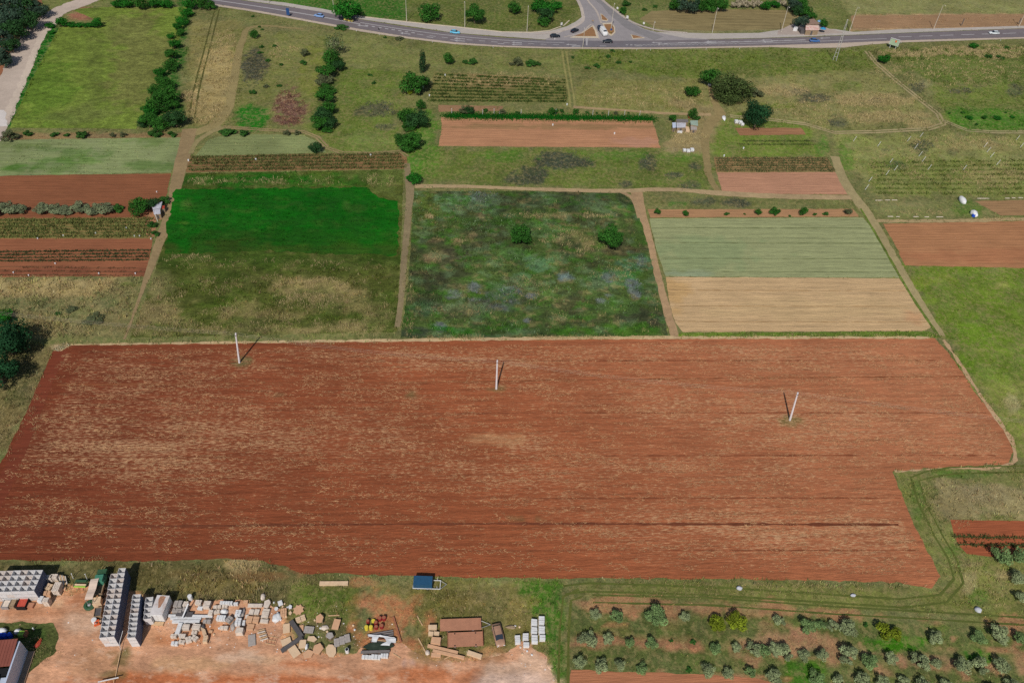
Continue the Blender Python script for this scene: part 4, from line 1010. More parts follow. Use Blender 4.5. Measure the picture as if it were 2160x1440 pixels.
# ---------------------------------------------------------------- trees and shrubs
def mpp(x, y, z=0):
    p = P(x, y, z); d = Vector((p.x, p.y, p.z - CAM_H)); fw = ROT @ Vector((0, 0, -1))
    return d.dot(fw) / FPX

def crown_arrays(seed, lobes, leaves, leaf, col, shape='round', var=.3, depth=.55, ratio=1.0):
    """leaf-sized faces spread through a few overlapping lobes; unit width 1, base at z=0"""
    r = np.random.default_rng(seed)
    Vs, Cs = [], []
    L = []
    for i in range(lobes):
        if shape == 'tall':
            z = .15 + .8 * i / lobes; rr = (.30 * (1 - .75 * abs(z - .4))) ; a = r.uniform(0, 6.28); o = .08
        else:
            a = 2.4 * i + r.uniform(-.5, .5); o = .04 + .36 * math.sqrt((i + .3) / lobes) * r.uniform(.8, 1.1); z = .24 + .52 * r.uniform(0, 1) * (1.05 - o * 1.2); rr = r.uniform(.11, .23)
        L.append((o * math.cos(a), o * math.sin(a), z, rr, r.uniform(1 - var, 1 + var)))
    w = np.array([l[3] ** 2 for l in L]); w /= w.sum()
    for (cx, cy, cz, rr, br), k in zip(L, (w * leaves).astype(int)):
        d = r.normal(0, 1, (k, 3)); d /= np.linalg.norm(d, axis=1)[:, None]
        rad = rr * (depth + (1.12 - depth) * r.uniform(0, 1, k) ** .5)
        c = np.array([cx, cy, cz]) + d * rad[:, None] * np.array([1, 1, .85])
        nrm = d * 1.1 + r.normal(0, .55, (k, 3)); nrm[:, 2] += .35; nrm /= np.linalg.norm(nrm, axis=1)[:, None]
        u = np.cross(nrm, r.normal(0, 1, (k, 3))); u /= np.linalg.norm(u, axis=1)[:, None]; v = np.cross(nrm, u)
        s = leaf * r.uniform(.6, 1.4, (k, 1))
        q = np.stack([c - u * s, c - v * s * .6, c + u * s, c + v * s * .6], 1)
        Vs.append(q.reshape(-1, 3)); cc = np.array(col) * br * r.uniform(.75, 1.3, (k, 1)); Cs.append(np.repeat(cc, 4, 0))
    V = np.vstack(Vs); Cc = np.vstack(Cs)
    V[:, 2] *= ratio; V[:, 2] = np.maximum(V[:, 2], .01)
    return V, np.arange(len(V)).reshape(-1, 4), Cc

KINDS = {
 # name, colour, lobes, leaves, leaf size (unit width), height/width, crown base lift, trunk?
 'olive':  (C(112,122,86), 10, 1500, .042, .80, .12),
 'oliveg': (C(94,116,70), 11, 1500, .042, .82, .12),
 'yellow': (C(96,108,26), 10, 1800, .04, .75, .02),
 'dark':   (C(34,62,30), 16, 2600, .032, .95, .05),
 'bluish': (C(44,62,48), 16, 2600, .032, .95, .08),
 'green':  (C(38,78,24), 15, 2200, .036, .95, .06),
 'bright': (C(28,80,20), 15, 2000, .038, .85, .04),
 'dull':   (C(72,78,52), 11, 2000, .036, .8, .04),
 'sage':   (C(96,104,76), 9, 1600, .042, .75, .04),
 'bush':   (C(42,76,28), 7, 900, .06, .65, -.05),
 'reed':   (C(150,140,118), 9, 1600, .035, 1.6, .0),
 'tall':   (C(34,58,32), 9, 1600, .035, 2.0, .02),
 'grand':  (C(26,58,32), 18, 5200, .022, 1.1, .03),
 'rough':  (C(58,72,36), 18, 5200, .022, .62, .0),
}
PROTO = {}
def proto(kind, var):
    if (kind, var) in PROTO: return PROTO[(kind, var)]
    col, lobes, leaves, leaf, ratio, lift = KINDS[kind]
    seed = abs(hash_s(kind)) % 1000 + var * 13
    V, F, Cc = crown_arrays(seed, lobes, leaves, leaf, tuple(min(.6, c * (1.2 if kind in ('olive', 'oliveg', 'sage', 'yellow', 'dull', 'reed') else 1.25)) for c in col), 'tall' if kind == 'tall' else 'round', ratio=ratio if kind != 'tall' else 2.0, var=.28)
    V[:, 2] += lift
    V[:, 2] = np.maximum(V[:, 2], .01)
    cr = fast_mesh('crown', V, F, Cc, M_LEAF, link=False); cm = cr.data; bpy.data.objects.remove(cr)
    # trunk with a few limbs
    r = random.Random(seed); mb = MB(); top = .38 * ratio + lift
    lean = (r.uniform(-.05, .05), r.uniform(-.05, .05))
    mb.tube((0, 0, -.02), (lean[0], lean[1], top * .6), .045, .03, 7)
    for i in range(4):
        a = i * 1.57 + r.uniform(-.5, .5)
        e = (lean[0] + .2 * math.cos(a), lean[1] + .2 * math.sin(a), top * r.uniform(1.1, 1.5))
        mb.tube((lean[0], lean[1], top * .55), e, .022, .008, 5)
    to = mb.build('trunk', M_BARK, smooth_=True); tm = to.data; bpy.data.objects.remove(to)
    PROTO[(kind, var)] = (cm, tm)
    return cm, tm
def hash_s(s):
    h = 7
    for ch in s: h = (h * 31 + ord(ch)) % 100003
    return h

NAMES = {'olive': ('olive_tree', 'olive tree'), 'oliveg': ('olive_tree', 'olive tree'), 'yellow': ('yellow_bush', 'bush'), 'dark': ('dark_tree', 'tree'), 'bluish': ('evergreen_tree', 'tree'),
         'green': ('broadleaf_tree', 'tree'), 'bright': ('broadleaf_tree', 'tree'), 'dull': ('scrub_tree', 'tree'), 'sage': ('sage_shrub', 'shrub'), 'bush': ('bush', 'bush'), 'tall': ('conifer_tree', 'tree'), 'reed': ('pale_tree', 'tree'),
         'grand': ('evergreen_tree', 'tree'), 'rough': ('thicket_tree', 'tree')}
_tc = [0]
def tree(kind, cx, cy, wpx, label, group=None, hs=1.0, trunk=True):
    """a tree whose crown's middle stands where the photograph shows it; width given in pixels"""
    col, lobes, leaves, leaf, ratio, lift = KINDS[kind]
    _tc[0] += 1
    w = wpx * mpp(cx, cy) * 1.02
    hc = w * (ratio * .5 + lift) * hs
    p = P(cx, cy, hc)
    root = empty(NAMES[kind][0], (p.x, p.y, 0), random.uniform(0, 6.28))
    root.scale = (w, w * random.uniform(.9, 1.1), w * hs * random.uniform(.92, 1.08))
    tag(root, label, NAMES[kind][1], group)
    cm, tm = proto(kind, _tc[0] % 3)
    for nm, me in (('crown', cm), ('trunk', tm)):
        if nm == 'trunk' and not trunk: continue
        o = bpy.data.objects.new(nm, me); COL.objects.link(o); o.parent = root
    return root

ORD = ['first', 'second', 'third', 'fourth', 'fifth', 'sixth', 'seventh', 'eighth', 'ninth', 'tenth', 'eleventh', 'twelfth', 'thirteenth', 'fourteenth', 'fifteenth', 'sixteenth', 'seventeenth', 'eighteenth', 'nineteenth', 'twentieth', 'twenty-first', 'twenty-second']
def line_of(items, text, group, where='from the left'):
    """items: (kind, cx, cy, w[, hs]); labels count along the line"""
    for i, it in enumerate(items):
        kind, cx, cy, w = it[:4]; hs = it[4] if len(it) > 4 else 1.0
        size = ''
        tree(kind, cx, cy, w, f'{text}, {ORD[i]} {where}', group, hs)
OG = 'olive trees in the orchard rows'
line_of([('olive',1255,1294,27),('oliveg',1301,1297,30),('oliveg',1385,1293,46),('olive',1444,1299,24),('olive',1645,1304,25),('oliveg',1704,1318,34),('oliveg',1736,1316,22),('olive',1759,1319,26),('olive',1791,1320,40),('bush',1826,1316,14),('olive',1973,1339,34),('oliveg',2066,1341,32),('olive',2112,1338,44),('oliveg',2158,1345,30)],
        'grey-green olive tree in the back orchard row', OG)
line_of([('olive',1241,1346,38),('olive',1282,1347,26),('oliveg',1330,1354,22),('oliveg',1374,1354,26),('bush',1416,1350,10),('bush',1462,1353,12),('oliveg',1510,1365,26),('olive',1553,1365,22),('olive',1590,1367,32),('oliveg',1614,1371,30),('olive',1636,1370,30),('olive',1660,1372,34),('olive',1698,1379,27),('olive',1735,1379,30),('olive',1794,1379,44),('oliveg',1836,1391,36),('olive',1880,1388,28),('olive',1943,1393,40),('olive',1976,1397,22),('olive',2033,1400,40),('olive',2074,1400,36),('olive',2115,1400,36)],
        'olive tree in the middle orchard row', OG)
line_of([('olive',1222,1396,29),('olive',1266,1400,33),('olive',1308,1401,25),('oliveg',1355,1407,24),('bush',1453,1411,14),('olive',1494,1411,32),('olive',1536,1418,28),('oliveg',1583,1415,26),('olive',1635,1423,35),('oliveg',1723,1426,34),('olive',1773,1434,28),('olive',1822,1432,34),('olive',1862,1437,30),('olive',1909,1437,28),('olive',1950,1441,34),('olive',1999,1442,30),('olive',2095,1448,30),('olive',2137,1444,32)],
        'olive tree in the front orchard row at the bottom edge', OG)
tree('yellow', 1511, 1311, 40, 'left one of two yellow-green bushes in the back orchard row', 'yellow-green bushes in the orchard')
tree('yellow', 1556, 1309, 42, 'right one of two yellow-green bushes in the back orchard row', 'yellow-green bushes in the orchard')
tree('yellow', 1878, 1330, 48, 'lone broad yellow-green bush beside a bright green patch in the orchard')
tree('oliveg', 2115, 1168, 38, 'left olive tree standing on the small red plot at the right edge', OG)
tree('oliveg', 2156, 1168, 36, 'olive tree cut by the right edge beside the small red plot', OG)
tree('olive', 2150, 1214, 34, 'pale olive tree below the small red plot at the right edge', OG)
tree('olive', 2158, 1256, 30, 'small olive tree at the right edge just above the orchard ruts', OG)

# left plots
SG = 'grey-green shrubs in a line on the red soil'
line_of([('sage',-20,436,46),('sage',12,436,40,.9),('sage',38,438,34,.9),('sage',86,438,34,.8),('sage',112,438,36,.8),('sage',140,439,34,.8),('sage',166,437,34,.8),('sage',194,436,36,.9),('sage',222,434,38,.95),('bush',248,438,26)],
        'grey-green shrub in the line across the left red soil', SG)
tree('green', 290, 430, 42, 'round bright green tree beside the tin shed', None, 1.0)
tree('dark', 318, 428, 34, 'low dark tree pressed against the back of the tin shed')
tree('bush', 345, 422, 26, 'small dark bush behind the tin shed next to the track')
tree('bush', 321, 473, 22, 'round bush at the end of the vine rows below the tin shed', None, 1.1)
tree('bush', 327, 490, 20, 'lower bush at the end of the vine rows by the track', None, 1.1)
HG = 'bushes along the strip above the light green plot'
line_of([('dull',18,283,32),('bush',58,281,20),('bush',113,282,20),('bush',140,284,13),('bush',172,281,28,1.1),('dull',237,284,13),('dull',258,282,14),('bush',326,280,30),('bush',362,281,22),('bush',480,277,34,.7),('bush',515,279,22,1.2),('dull',603,279,16),('dull',626,278,14)],
        'small bush between meadow and light green plot', HG)
tree('dark', 665, 309, 30, 'round dark bush beside the bend of the narrow track', None, .95)
# hedge between meadow and dry grass
line_of([('bright',400,4,32),('bright',390,22,27),('bright',384,40,26),('bright',374,52,23),('bright',360,74,16),('green',380,66,18),('bright',367,90,26),('green',360,112,27),('green',359,133,30),('bright',336,150,27),('green',340,168,26),('green',352,176,27),('green',326,186,32),('green',354,199,41),('green',330,214,43),('bright',313,228,35),('green',366,218,23),('dark',368,246,45),('green',342,252,45,.8),('green',312,252,41,.8),('dark',300,259,26,.6)],
        'bright green tree in the hedge beside the mown meadow', 'trees of the hedge beside the meadow', 'from the road end')
line_of([('bright',245,4,26),('bright',268,2,28),('green',295,3,30),('bright',325,3,28),('bright',350,5,26),('green',428,2,30),('green',446,8,20)],
        'green bush at the top edge above the mown meadow', 'bushes along the far end of the meadow')
tree('bright', 128, 43, 24, 'small green tree on the corner between the pale road and red bank', None, 1.2)
tree('bright', 203, 46, 24, 'green bush right of the red bank at the meadow corner')
line_of([('bright',150,50,22,.6),('bright',168,51,22,.5),('bright',185,51,22,.6),('bright',104,52,22,.6),('bright',108,66,16,.6)],
        'low lush bush on the bank beside the pale road', 'low bushes along the pale road', 'from the right')
line_of([('bush',121,661,16,.5),('dull',150,652,24,.4),('dull',196,671,40,.3),('bush',36,694,22,.5)],
        'dull green bush among the dry grass above the red field', 'bushes in the dry grass at the left')
line_of([('bluish',10,8,60),('dark',45,4,54),('bluish',78,14,40),('bluish',22,32,56),('dark',58,38,46),('bluish',-8,50,50),('dark',28,58,50),('bluish',2,78,48),('dark',22,92,36),('bluish',-6,112,44),('bluish',8,128,28)],
        'dark evergreen tree in the wood at the top left corner', 'trees of the dark wood', 'from the top')
tree('grand', 8, 706, 100, 'upper large dark tree standing on the left edge above the red field', None, .9)
tree('grand', -8, 775, 84, 'lower large dark tree cut by the left edge beside the red field', None, .9)
tree('bright', 2, 664, 44, 'bright green crown behind the dark trees at the left edge', None, .9)
# middle
line_of([('green',699,120,42),('dark',712,135,30),('green',690,148,40,.8),('dull',684,168,40,.6),('green',690,184,34,.7),('green',684,200,42,.8),('green',690,226,36,.9),('dark',682,240,40),('green',672,256,42,.8),('dark',694,258,34,.8),('green',688,270,26,.6)],
        'dark green tree below the pale leafless tree', 'trees of the central thicket', 'from the top')
line_of([('bush',720,57,26,.6),('green',535,70,19),('bush',533,193,17),('bush',579,97,10),('bush',551,98,11),('bush',548,110,13,.8),('bush',565,127,11),('bush',593,135,11),('dull',642,110,20),('bush',640,131,16),('bush',788,174,10,1.2),('bush',780,157,11),('dull',562,181,14,.5),('bush',589,180,13,.6),('bush',547,56,8),('bush',553,62,7),('bush',533,34,8),('bush',812,78,9),('dull',843,80,18,.5)],
        'small bush on the rough grass left of centre', 'small bushes on the rough grass', 'of its scatter')
tree('tall', 891, 131, 22, 'dark upright conifer just above the round green tree')
tree('green', 874, 167, 58, 'big round deep green tree above the vineyard track', None, .95)
tree('dull', 899, 171, 26, 'thin brownish tree on the right flank of the round green tree')
tree('green', 887, 219, 20, 'small round tree between the two groups of green trees')
line_of([('green',856,240,38),('dark',880,246,46),('green',864,262,34,.6),('green',850,290,38,.9),('green',872,292,44),('green',858,306,36,.7)],
        'dense green tree left of the pale tilled plot', 'trees of the group by the tilled plot', 'from the top')
tree('yellow', 865, 194, 14, 'small yellow-green shrub under the round green tree')
tree('bright', 872, 374, 32, 'loose light green tree at the corner where the paths meet')
line_of([('green',946,121,24,1.1),('bush',981,129,15,1.2),('bush',996,128,22,1.1),('dull',1080,134,14,.6),('dull',1094,128,24),('bush',1119,132,24),('bush',1135,134,15),('bush',1292,106,10,1.4),('bush',1283,118,11,1.2),('bush',1208,121,8),('bush',1239,142,14),('bush',1260,138,16),('bush',1305,131,13,.8),('bush',1330,130,9)],
        'bush in the line just below the main road', 'bushes below the main road')
line_of([('dull',978,230,20,1.1),('dark',990,230,24,.8),('bush',1024,231,14,1.2),('dull',1060,234,14),('bush',1092,237,14),('green',1165,232,18),('bush',1173,233,12,1.2),('bush',1185,233,11,1.3),('green',1215,233,14,1.1),('bush',1239,237,9,1.2),('bush',1259,238,7),('bush',1271,238,7),('dull',1299,237,10),('bush',1326,238,6)],
        'small fruit tree behind the dark green crop strip', 'fruit trees behind the crop strip')
tree('green', 1461, 189, 36, 'low spreading bush on the dry ground near the big thicket', None, .65)
tree('green', 1419, 248, 18, 'round green bush at the back left of the metal shacks')
tree('green', 1462, 238, 20, 'taller green tree at the back right of the metal shacks', None, 1.2)
tree('bush', 1472, 248, 16, 'low bush at the right corner of the metal shacks')
tree('green', 1502, 158, 44, 'green tree at the left end of the big thicket')
tree('rough', 1545, 180, 84, 'broad brown-green thicket tree spreading over the meadow')
tree('rough', 1535, 202, 54, 'lower front part tree of the big thicket', None, .7)
tree('dull', 1592, 192, 36, 'thin dull shrub at the right end of the big thicket', None, .6)
tree('grand', 1600, 238, 58, 'tall dense dark evergreen beside two white tanks')
tree('bright', 1866, 121, 28, 'green bush beside the track below the billboard', None, .9)
line_of([('bright',734,14,56),('bright',750,22,26,.7),('green',906,18,46),('green',1002,25,44),('green',1085,14,28),('bright',1140,6,40),('bright',1160,14,34),('dark',1150,28,36),('green',1148,42,30,.7),('bright',1172,6,26),('bush',1322,6,22),('green',1315,20,18),('bush',1382,13,11),('bush',1360,20,14,.6)],
        'green tree on the grass beyond the main road', 'trees beyond the main road')
line_of([('green',1425,6,30),('bluish',1452,4,40),('green',1478,8,30),('green',1500,4,34),('green',1524,8,30),('reed',1548,6,14),('reed',1558,6,14),('reed',1569,6,15),('reed',1580,6,14),('reed',1591,6,15),('reed',1602,5,13),('bright',1618,8,26),('bright',1636,6,22),('reed',1645,4,12),('reed',1656,4,12),('bluish',1676,6,34),('green',1690,4,32),('dark',1684,20,26),('green',1702,18,30),('green',1714,34,20,.9),('green',1738,48,18)],
        'tree in the wood behind the stubble field', 'trees of the wood behind the stubble field')
tree('bluish', 1690, 44, 32, 'round grey-green tree beside the roadside stall', None, .95)
line_of([('green',1387,445,15),('green',1447,448,15),('bush',1533,450,13),('bush',1571,451,6),('green',1600,446,15),('green',1636,443,22),('bush',1666,455,6),('green',1696,444,17,1.2),('bush',1719,451,11),('bush',1742,450,13),('dull',1790,445,18)],
        'young tree above the grey-green cereal field', 'young trees above the cereal field')
tree('green', 1098, 488, 52, 'left leafy tree standing alone in the dark weedy field')
tree('green', 1289, 498, 54, 'right rounded tree standing alone in the dark weedy field')
line_of([('bright',2046,247,16,.6),('green',2077,246,13,.7),('bright',2104,247,17,.6),('bright',2136,246,10,.6),('bush',2003,238,8),('bush',2032,237,9),('bush',2060,262,8),('bush',2122,237,7),('bright',2056,95,18),('bush',2085,118,18,.6),('bush',2110,120,20,.5),('bush',2125,100,12)],
        'low green clump on the grass far right', 'green clumps at the far right')
# the pale leafless tree
def bare_tree(px, py, w, label):
    r = random.Random(4); m = mpp(px, py); W = w * m; base = P(px, py)
    mb = MB()
    def br(p, d, L, rad, lv):
        q = p + d * L
        mb.tube(p, q, rad, rad * .6, 5)
        if lv:
            for _ in range(3 if lv > 1 else 4):
                nd = (d + Vector((r.gauss(0, .5), r.gauss(0, .5), r.gauss(.15, .3)))).normalized()
                br(q, nd, L * r.uniform(.6, .8), rad * .6, lv - 1)
    br(Vector((0, 0, -.1)), Vector((.03, 0, 1)), W * .32, .17, 4)
    o = empty('bare_tree', (base.x, base.y, 0)); tag(o, label, 'tree')
    mb.build('trunk', M_BARKP, o)
    V, F, Cc = crown_arrays(5, 12, 700, .035, C(96, 108, 70), var=.3)
    fast_mesh('crown', V * W * np.array([1, 1, 1.25]) + np.array([0, 0, W * .12]), F, Cc, M_LEAF, parent=o)
bare_tree(706, 118, 46, 'pale half-leafless tree with bare branches at the top of the thicket')

# ---------------------------------------------------------------- things of the yard
M_BIN = paint('bin grey', C(206, 204, 204), .8, var=.12, scale=1.5, dirt=C(150, 130, 114), dirt_amt=.25)
M_BIN2 = paint('bin pinkish grey', C(204, 194, 188), .8, var=.14, scale=1.5, dirt=C(150, 120, 100), dirt_amt=.35)
M_BINB = paint('bin runners', C(120, 112, 104), .9, var=.2)
M_WOOD = paint('raw timber', C(196, 162, 124), .85, var=.2, scale=3, dirt=C(130, 100, 74), dirt_amt=.4)
M_DWOOD = paint('weathered timber', C(140, 120, 96), .9, var=.25, scale=3)
M_STONE = paint('pale limestone', C(204, 190, 176), .9, var=.2, scale=2.5, dirt=C(160, 136, 114), dirt_amt=.4)
M_STONEG = paint('grey stone', C(158, 150, 144), .9, var=.22, scale=2.5, dirt=C(120, 104, 90), dirt_amt=.4)
M_CREAM = paint('cream limestone', C(206, 178, 146), .9, var=.12, scale=1.5, dirt=C(180, 140, 108), dirt_amt=.35)
M_BUFF = paint('buff sandstone', C(198, 156, 122), .9, var=.12, scale=1.5, dirt=C(170, 130, 100), dirt_amt=.35)
M_WHITE = paint('white block', C(208, 208, 214), .8, var=.1, scale=2, dirt=C(160, 140, 126), dirt_amt=.3)
M_WHITEP = paint('white plastic', C(214, 214, 220), .5, var=.06)
M_DARK = paint('dark slate', C(84, 80, 80), .85, var=.2, scale=2)
M_RUST = paint('rusted steel', C(150, 96, 70), .8, var=.2, scale=1.2, dirt=C(120, 76, 56), dirt_amt=.5)
M_RUSTR = paint('red brown boards', C(168, 118, 92), .85, var=.16, scale=.8, dirt=C(146, 98, 76), dirt_amt=.5)
M_STEEL = paint('galvanised steel', C(150, 150, 152), .5, metal=.3, var=.15)
M_PIPE = paint('dull grey pipe', C(112, 106, 104), .7, var=.15)
M_BLUE = paint('blue drum plastic', C(20, 70, 180), .45, var=.1)
M_BLUE2 = paint('dark blue tarpaulin', C(34, 74, 104), .6, var=.12)
M_LIME = paint('lime green', C(140, 176, 70), .6, var=.12)
M_REDP = paint('faded red paint', C(172, 70, 54), .6, var=.2, scale=3)
M_DRED = paint('dark red paint', C(140, 44, 42), .6, var=.2)
M_YEL = paint('yellow plastic', C(206, 186, 66), .5, var=.1)
M_GREEN = paint('machine green', C(52, 84, 58), .6, var=.2, scale=3)
M_TEAL = paint('teal cab paint', C(66, 122, 100), .5, var=.15)
M_TYRE = paint('tyre rubber', C(38, 36, 36), .9, var=.1)
M_BLACK = paint('black rubber', C(24, 24, 26), .8)
M_ORANGE = paint('orange paint', C(214, 90, 44), .6, var=.12)
M_TIN = paint('weathered tin sheet', C(176, 176, 184), .5, var=.18, scale=1.2, dirt=C(120, 104, 96), dirt_amt=.4)
M_ROOFR = paint('red brown sheet roof', C(124, 70, 58), .6, var=.1, scale=.8)
M_WALLB = paint('pale blue grey wall', C(176, 186, 204), .8, var=.06, scale=1)
M_LEDGE = paint('dusty concrete', C(150, 126, 104), .9, var=.12)
M_CANV = paint('pale sheet', C(206, 184, 166), .7, var=.08, scale=1)

def yaw(a, b):
    d = b - a; return math.atan2(d.y, d.x)

# --- open bins stacked in blocks
def bin_meshes(mat):
    w, d, h, t = 1.0, 1.0, 1.0, .03
    b = MB()
    b.box((0, -.5 + t / 2, .54), (1, t, .9)); b.box((0, .5 - t / 2, .54), (1, t, .9))
    b.box((-.5 + t / 2, 0, .54), (t, 1 - 2 * t - .004, .896)); b.box((.5 - t / 2, 0, .54), (t, 1 - 2 * t - .004, .896))
    b.box((0, 0, .12), (1 - 2 * t - .006, 1 - 2 * t - .006, .06))
    b.box((.04, .5 - t - .012, .55), (.05, .02, .8))            # rib on the inner wall
    b.box((-.5 - .006, 0, .93), (.02, .9, .08)); b.box((.5 + .006, 0, .93), (.02, .9, .08))
    body = b.build('body', mat); bm_ = body.data; bpy.data.objects.remove(body)
    r = MB()
    for x in (-.4, 0, .4): r.box((x, 0, .045), (.12, .96, .09))
    ro = r.build('runners', M_BINB); rm = ro.data; bpy.data.objects.remove(ro)
    return bm_, rm
BINM = [bin_meshes(M_BIN), bin_meshes(M_BIN2)]
M_SIDE = paint('painted side shade', C(84, 94, 118), .8, var=.12, scale=1.2)  # added dark sheet that deepens the shade on the bins' right side
_s = MB().box((.513, 0, .5), (.02, 1.0, .97)).build('side_shade_sheet', M_SIDE); SIDEM = _s.data; bpy.data.objects.remove(_s)
NUM = ['first', 'second', 'third', 'fourth', 'fifth', 'sixth', 'seventh', 'eighth', 'ninth', 'tenth', 'eleventh', 'twelfth', 'thirteenth']
def bin_block(FL, FR, RR, cols, rws, layers, name, lh=1.13, skip=()):
    z = layers * lh
    a, b, c = P(*FL, z), P(*FR, z), P(*RR, z)
    u = (b - a) / cols; v = (c - b) / rws
    rz = math.atan2(u.y, u.x)
    for ly in range(layers):
        for i in range(cols):
            for j in range(rws):
                if (i, j) in skip: continue
                if ly < layers - 1 and j > 0 and i < cols - 1: continue    # walled in on all sides
                q = a + u * (i + .5) + v * (j + .5)
                o = empty('storage_bin', (q.x + random.gauss(0, .015), q.y + random.gauss(0, .015), ly * lh), rz + random.gauss(0, .008))
                o.scale = (u.length * .99, v.length * .985, lh * .998)
                side = '' if cols == 1 else (' left column,' if i == 0 and cols == 2 else ' right column,' if cols == 2 else f' {NUM[cols - 1 - i]} column from the right,')
                lay = ['bottom', 'second', 'third', 'top'][ly] if layers == 4 else (['bottom', 'middle', 'top'] if layers == 3 else ['bottom', 'top'])[ly]
                tag(o, f'grey bin in {name}: {lay} layer,{side} {NUM[j]} from front', 'storage bin', 'open-topped grey bins stacked in blocks in the yard')
                for nm, me in zip(('body', 'runners'), BINM[random.random() < .3]):
                    k = bpy.data.objects.new(nm, me); COL.objects.link(k); k.parent = o
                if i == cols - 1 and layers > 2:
                    k = bpy.data.objects.new('side_shade_sheet', SIDEM); COL.objects.link(k); k.parent = o
bin_block((-41,1248.5), (71,1245.5), (91,1201), 7, 4, 3, 'the wide block')
bin_block((209.6,1343.8), (241,1342), (264.5,1197.5), 2, 13, 3, 'the long block', skip=((0, 12),))
bin_block((268,1344), (285.5,1343), (296.5,1252), 1, 9, 3, 'the middle block')
bin_block((303,1305), (319,1303.5), (322,1258), 1, 4, 2, 'the short block')

def thing(name, label, cat, loc, rz=0.0, group=None):
    return tag(empty(name, loc, rz), label, cat, group)

# --- white container with a rusty top
a = P(322,1294.5,2.5); b = P(348,1296,2.5); c = P(351.6,1256.5,2.5)
q = (a + c) / 2; W = (b - a).length; L = (c - b).length
t = thing('metal_container', 'white box container with a rust-stained roof beside the short block of bins', 'container', (q.x, q.y, .2), yaw(a, b))
M_CONT = paint('white container', C(206, 208, 214), .6, var=.06, scale=.8)
M_CTOP = paint('rust stained roof', C(198, 192, 190), .7, var=.1, scale=.8, dirt=C(150, 112, 90), dirt_amt=.9)
m = MB(); m.box((0, 0, 1.13), (W, L, 2.26)); m.build('walls', M_CONT, t)
m = MB(); m.box((0, 0, 2.3), (W + .08, L + .08, .07)); m.build('roof', M_CTOP, t)
pr = [(W * x, L * y) for i, (x, y) in enumerate(((-.22, .46), (.02, .48), (.24, .44), (.22, .2), (.16, .02), (.12, -.12), (-.04, -.16), (-.1, -.02), (-.2, .14), (-.26, .3)))]
MB().prism(pr, 2.337, 2.341).build('rust_patch', paint('roof rust', C(158, 116, 92), .85, var=.25, scale=4), t)
m = MB()
for x in (-.42, 0, .42): m.box((x * W, -L * .02, -.1), (.16, L, .19))
m.build('base_rails', M_DWOOD, t)
m = MB(); m.box((-W * .24, -L / 2 - .02, 1.1), (W * .46, .05, 2.0)); m.box((W * .24, -L / 2 - .02, 1.1), (W * .46, .05, 2.0)); m.build('door', M_CONT, t)

# --- pallets, piles of stone, slabs
def px_box(cx, cy, w, h, rot, hz):
    """real size of something seen w x h pixels whose top is at height hz"""
    m_ = mpp(cx, cy, hz); c = P(cx, cy, hz)
    phi = math.atan2(CAM_H - hz, math.hypot(c.x, c.y))
    return c, w * m_, h * m_ / math.sin(phi), math.radians(-3.4) * 0 + rot

def pallet_stack(cx, cy, w, h, rot, hz, mat, label, nx=3, ny=2, name='stone_stack', cat='stone stack', group='stacks of stone on pallets in the yard', pallet=True, jag=.03):
    c, W, L, r = px_box(cx, cy, w, h, rot, hz)
    L = max(.35, L - hz * .35)
    t = thing(name, label, cat, (c.x, c.y, 0), r, group)
    z0 = .0
    if pallet:
        m = MB()
        for x in (-.42, 0, .42): m.box((x * W, 0, .05), (.1, L * .98, .1))
        for k in range(4): m.box((0, (-.42 + .28 * k) * L, .115), (W * .98, L * .14, .025))
        m.build('pallet', M_WOOD, t); z0 = .13
    m = MB(); rr = random.Random(int(cx * 7 + cy))
    ly = max(1, int((hz - z0) / .22)); bh = (hz - z0) / ly
    for k in range(ly):
        for i in range(nx):
            for j in range(ny):
                bw, bl = W / nx, L / ny
                m.box(((i + .5) * bw - W / 2 + rr.gauss(0, jag * .5), (j + .5) * bl - L / 2 + rr.gauss(0, jag * .5), z0 + (k + .5) * bh),
                      (bw * rr.uniform(.86, .95), bl * rr.uniform(.84, .93), bh * .94), rr.gauss(0, jag))
    m.build('blocks', mat, t)
    return t

def slab(cx, cy, w, h, rot, hz, mat, label, name='stone_slab', cat='slab', group='loose slabs lying in the yard', sides=4, tilt=0.0, under=True):
    c, W, L, r = px_box(cx, cy, w, h, rot, hz)
    t = thing(name, label, cat, (c.x, c.y, 0), r, group)
    th = min(.14, hz * .5); rr = random.Random(int(cx * 3 + cy * 5))
    m = MB()
    if sides == 4:
        m.box((0, 0, hz - th / 2), (W, L, th), 0, rx=tilt)
    else:
        pts = []
        for i in range(sides):
            aa = 2 * PI * i / sides + .2; q = .5 * (rr.uniform(.85, 1.05) if sides < 12 else (1.05 if i % 2 else .78))
            pts.append((math.cos(aa) * q * W, math.sin(aa) * q * L))
        m.prism(pts, hz - th, hz)
    m.build('slab', mat, t)
    if under:
        m = MB()
        for x in (-.3, .3): m.box((x * W, 0, (hz - th) / 2), (.14, L * .7, hz - th))
        m.build('bearer', M_DWOOD, t)
    return t

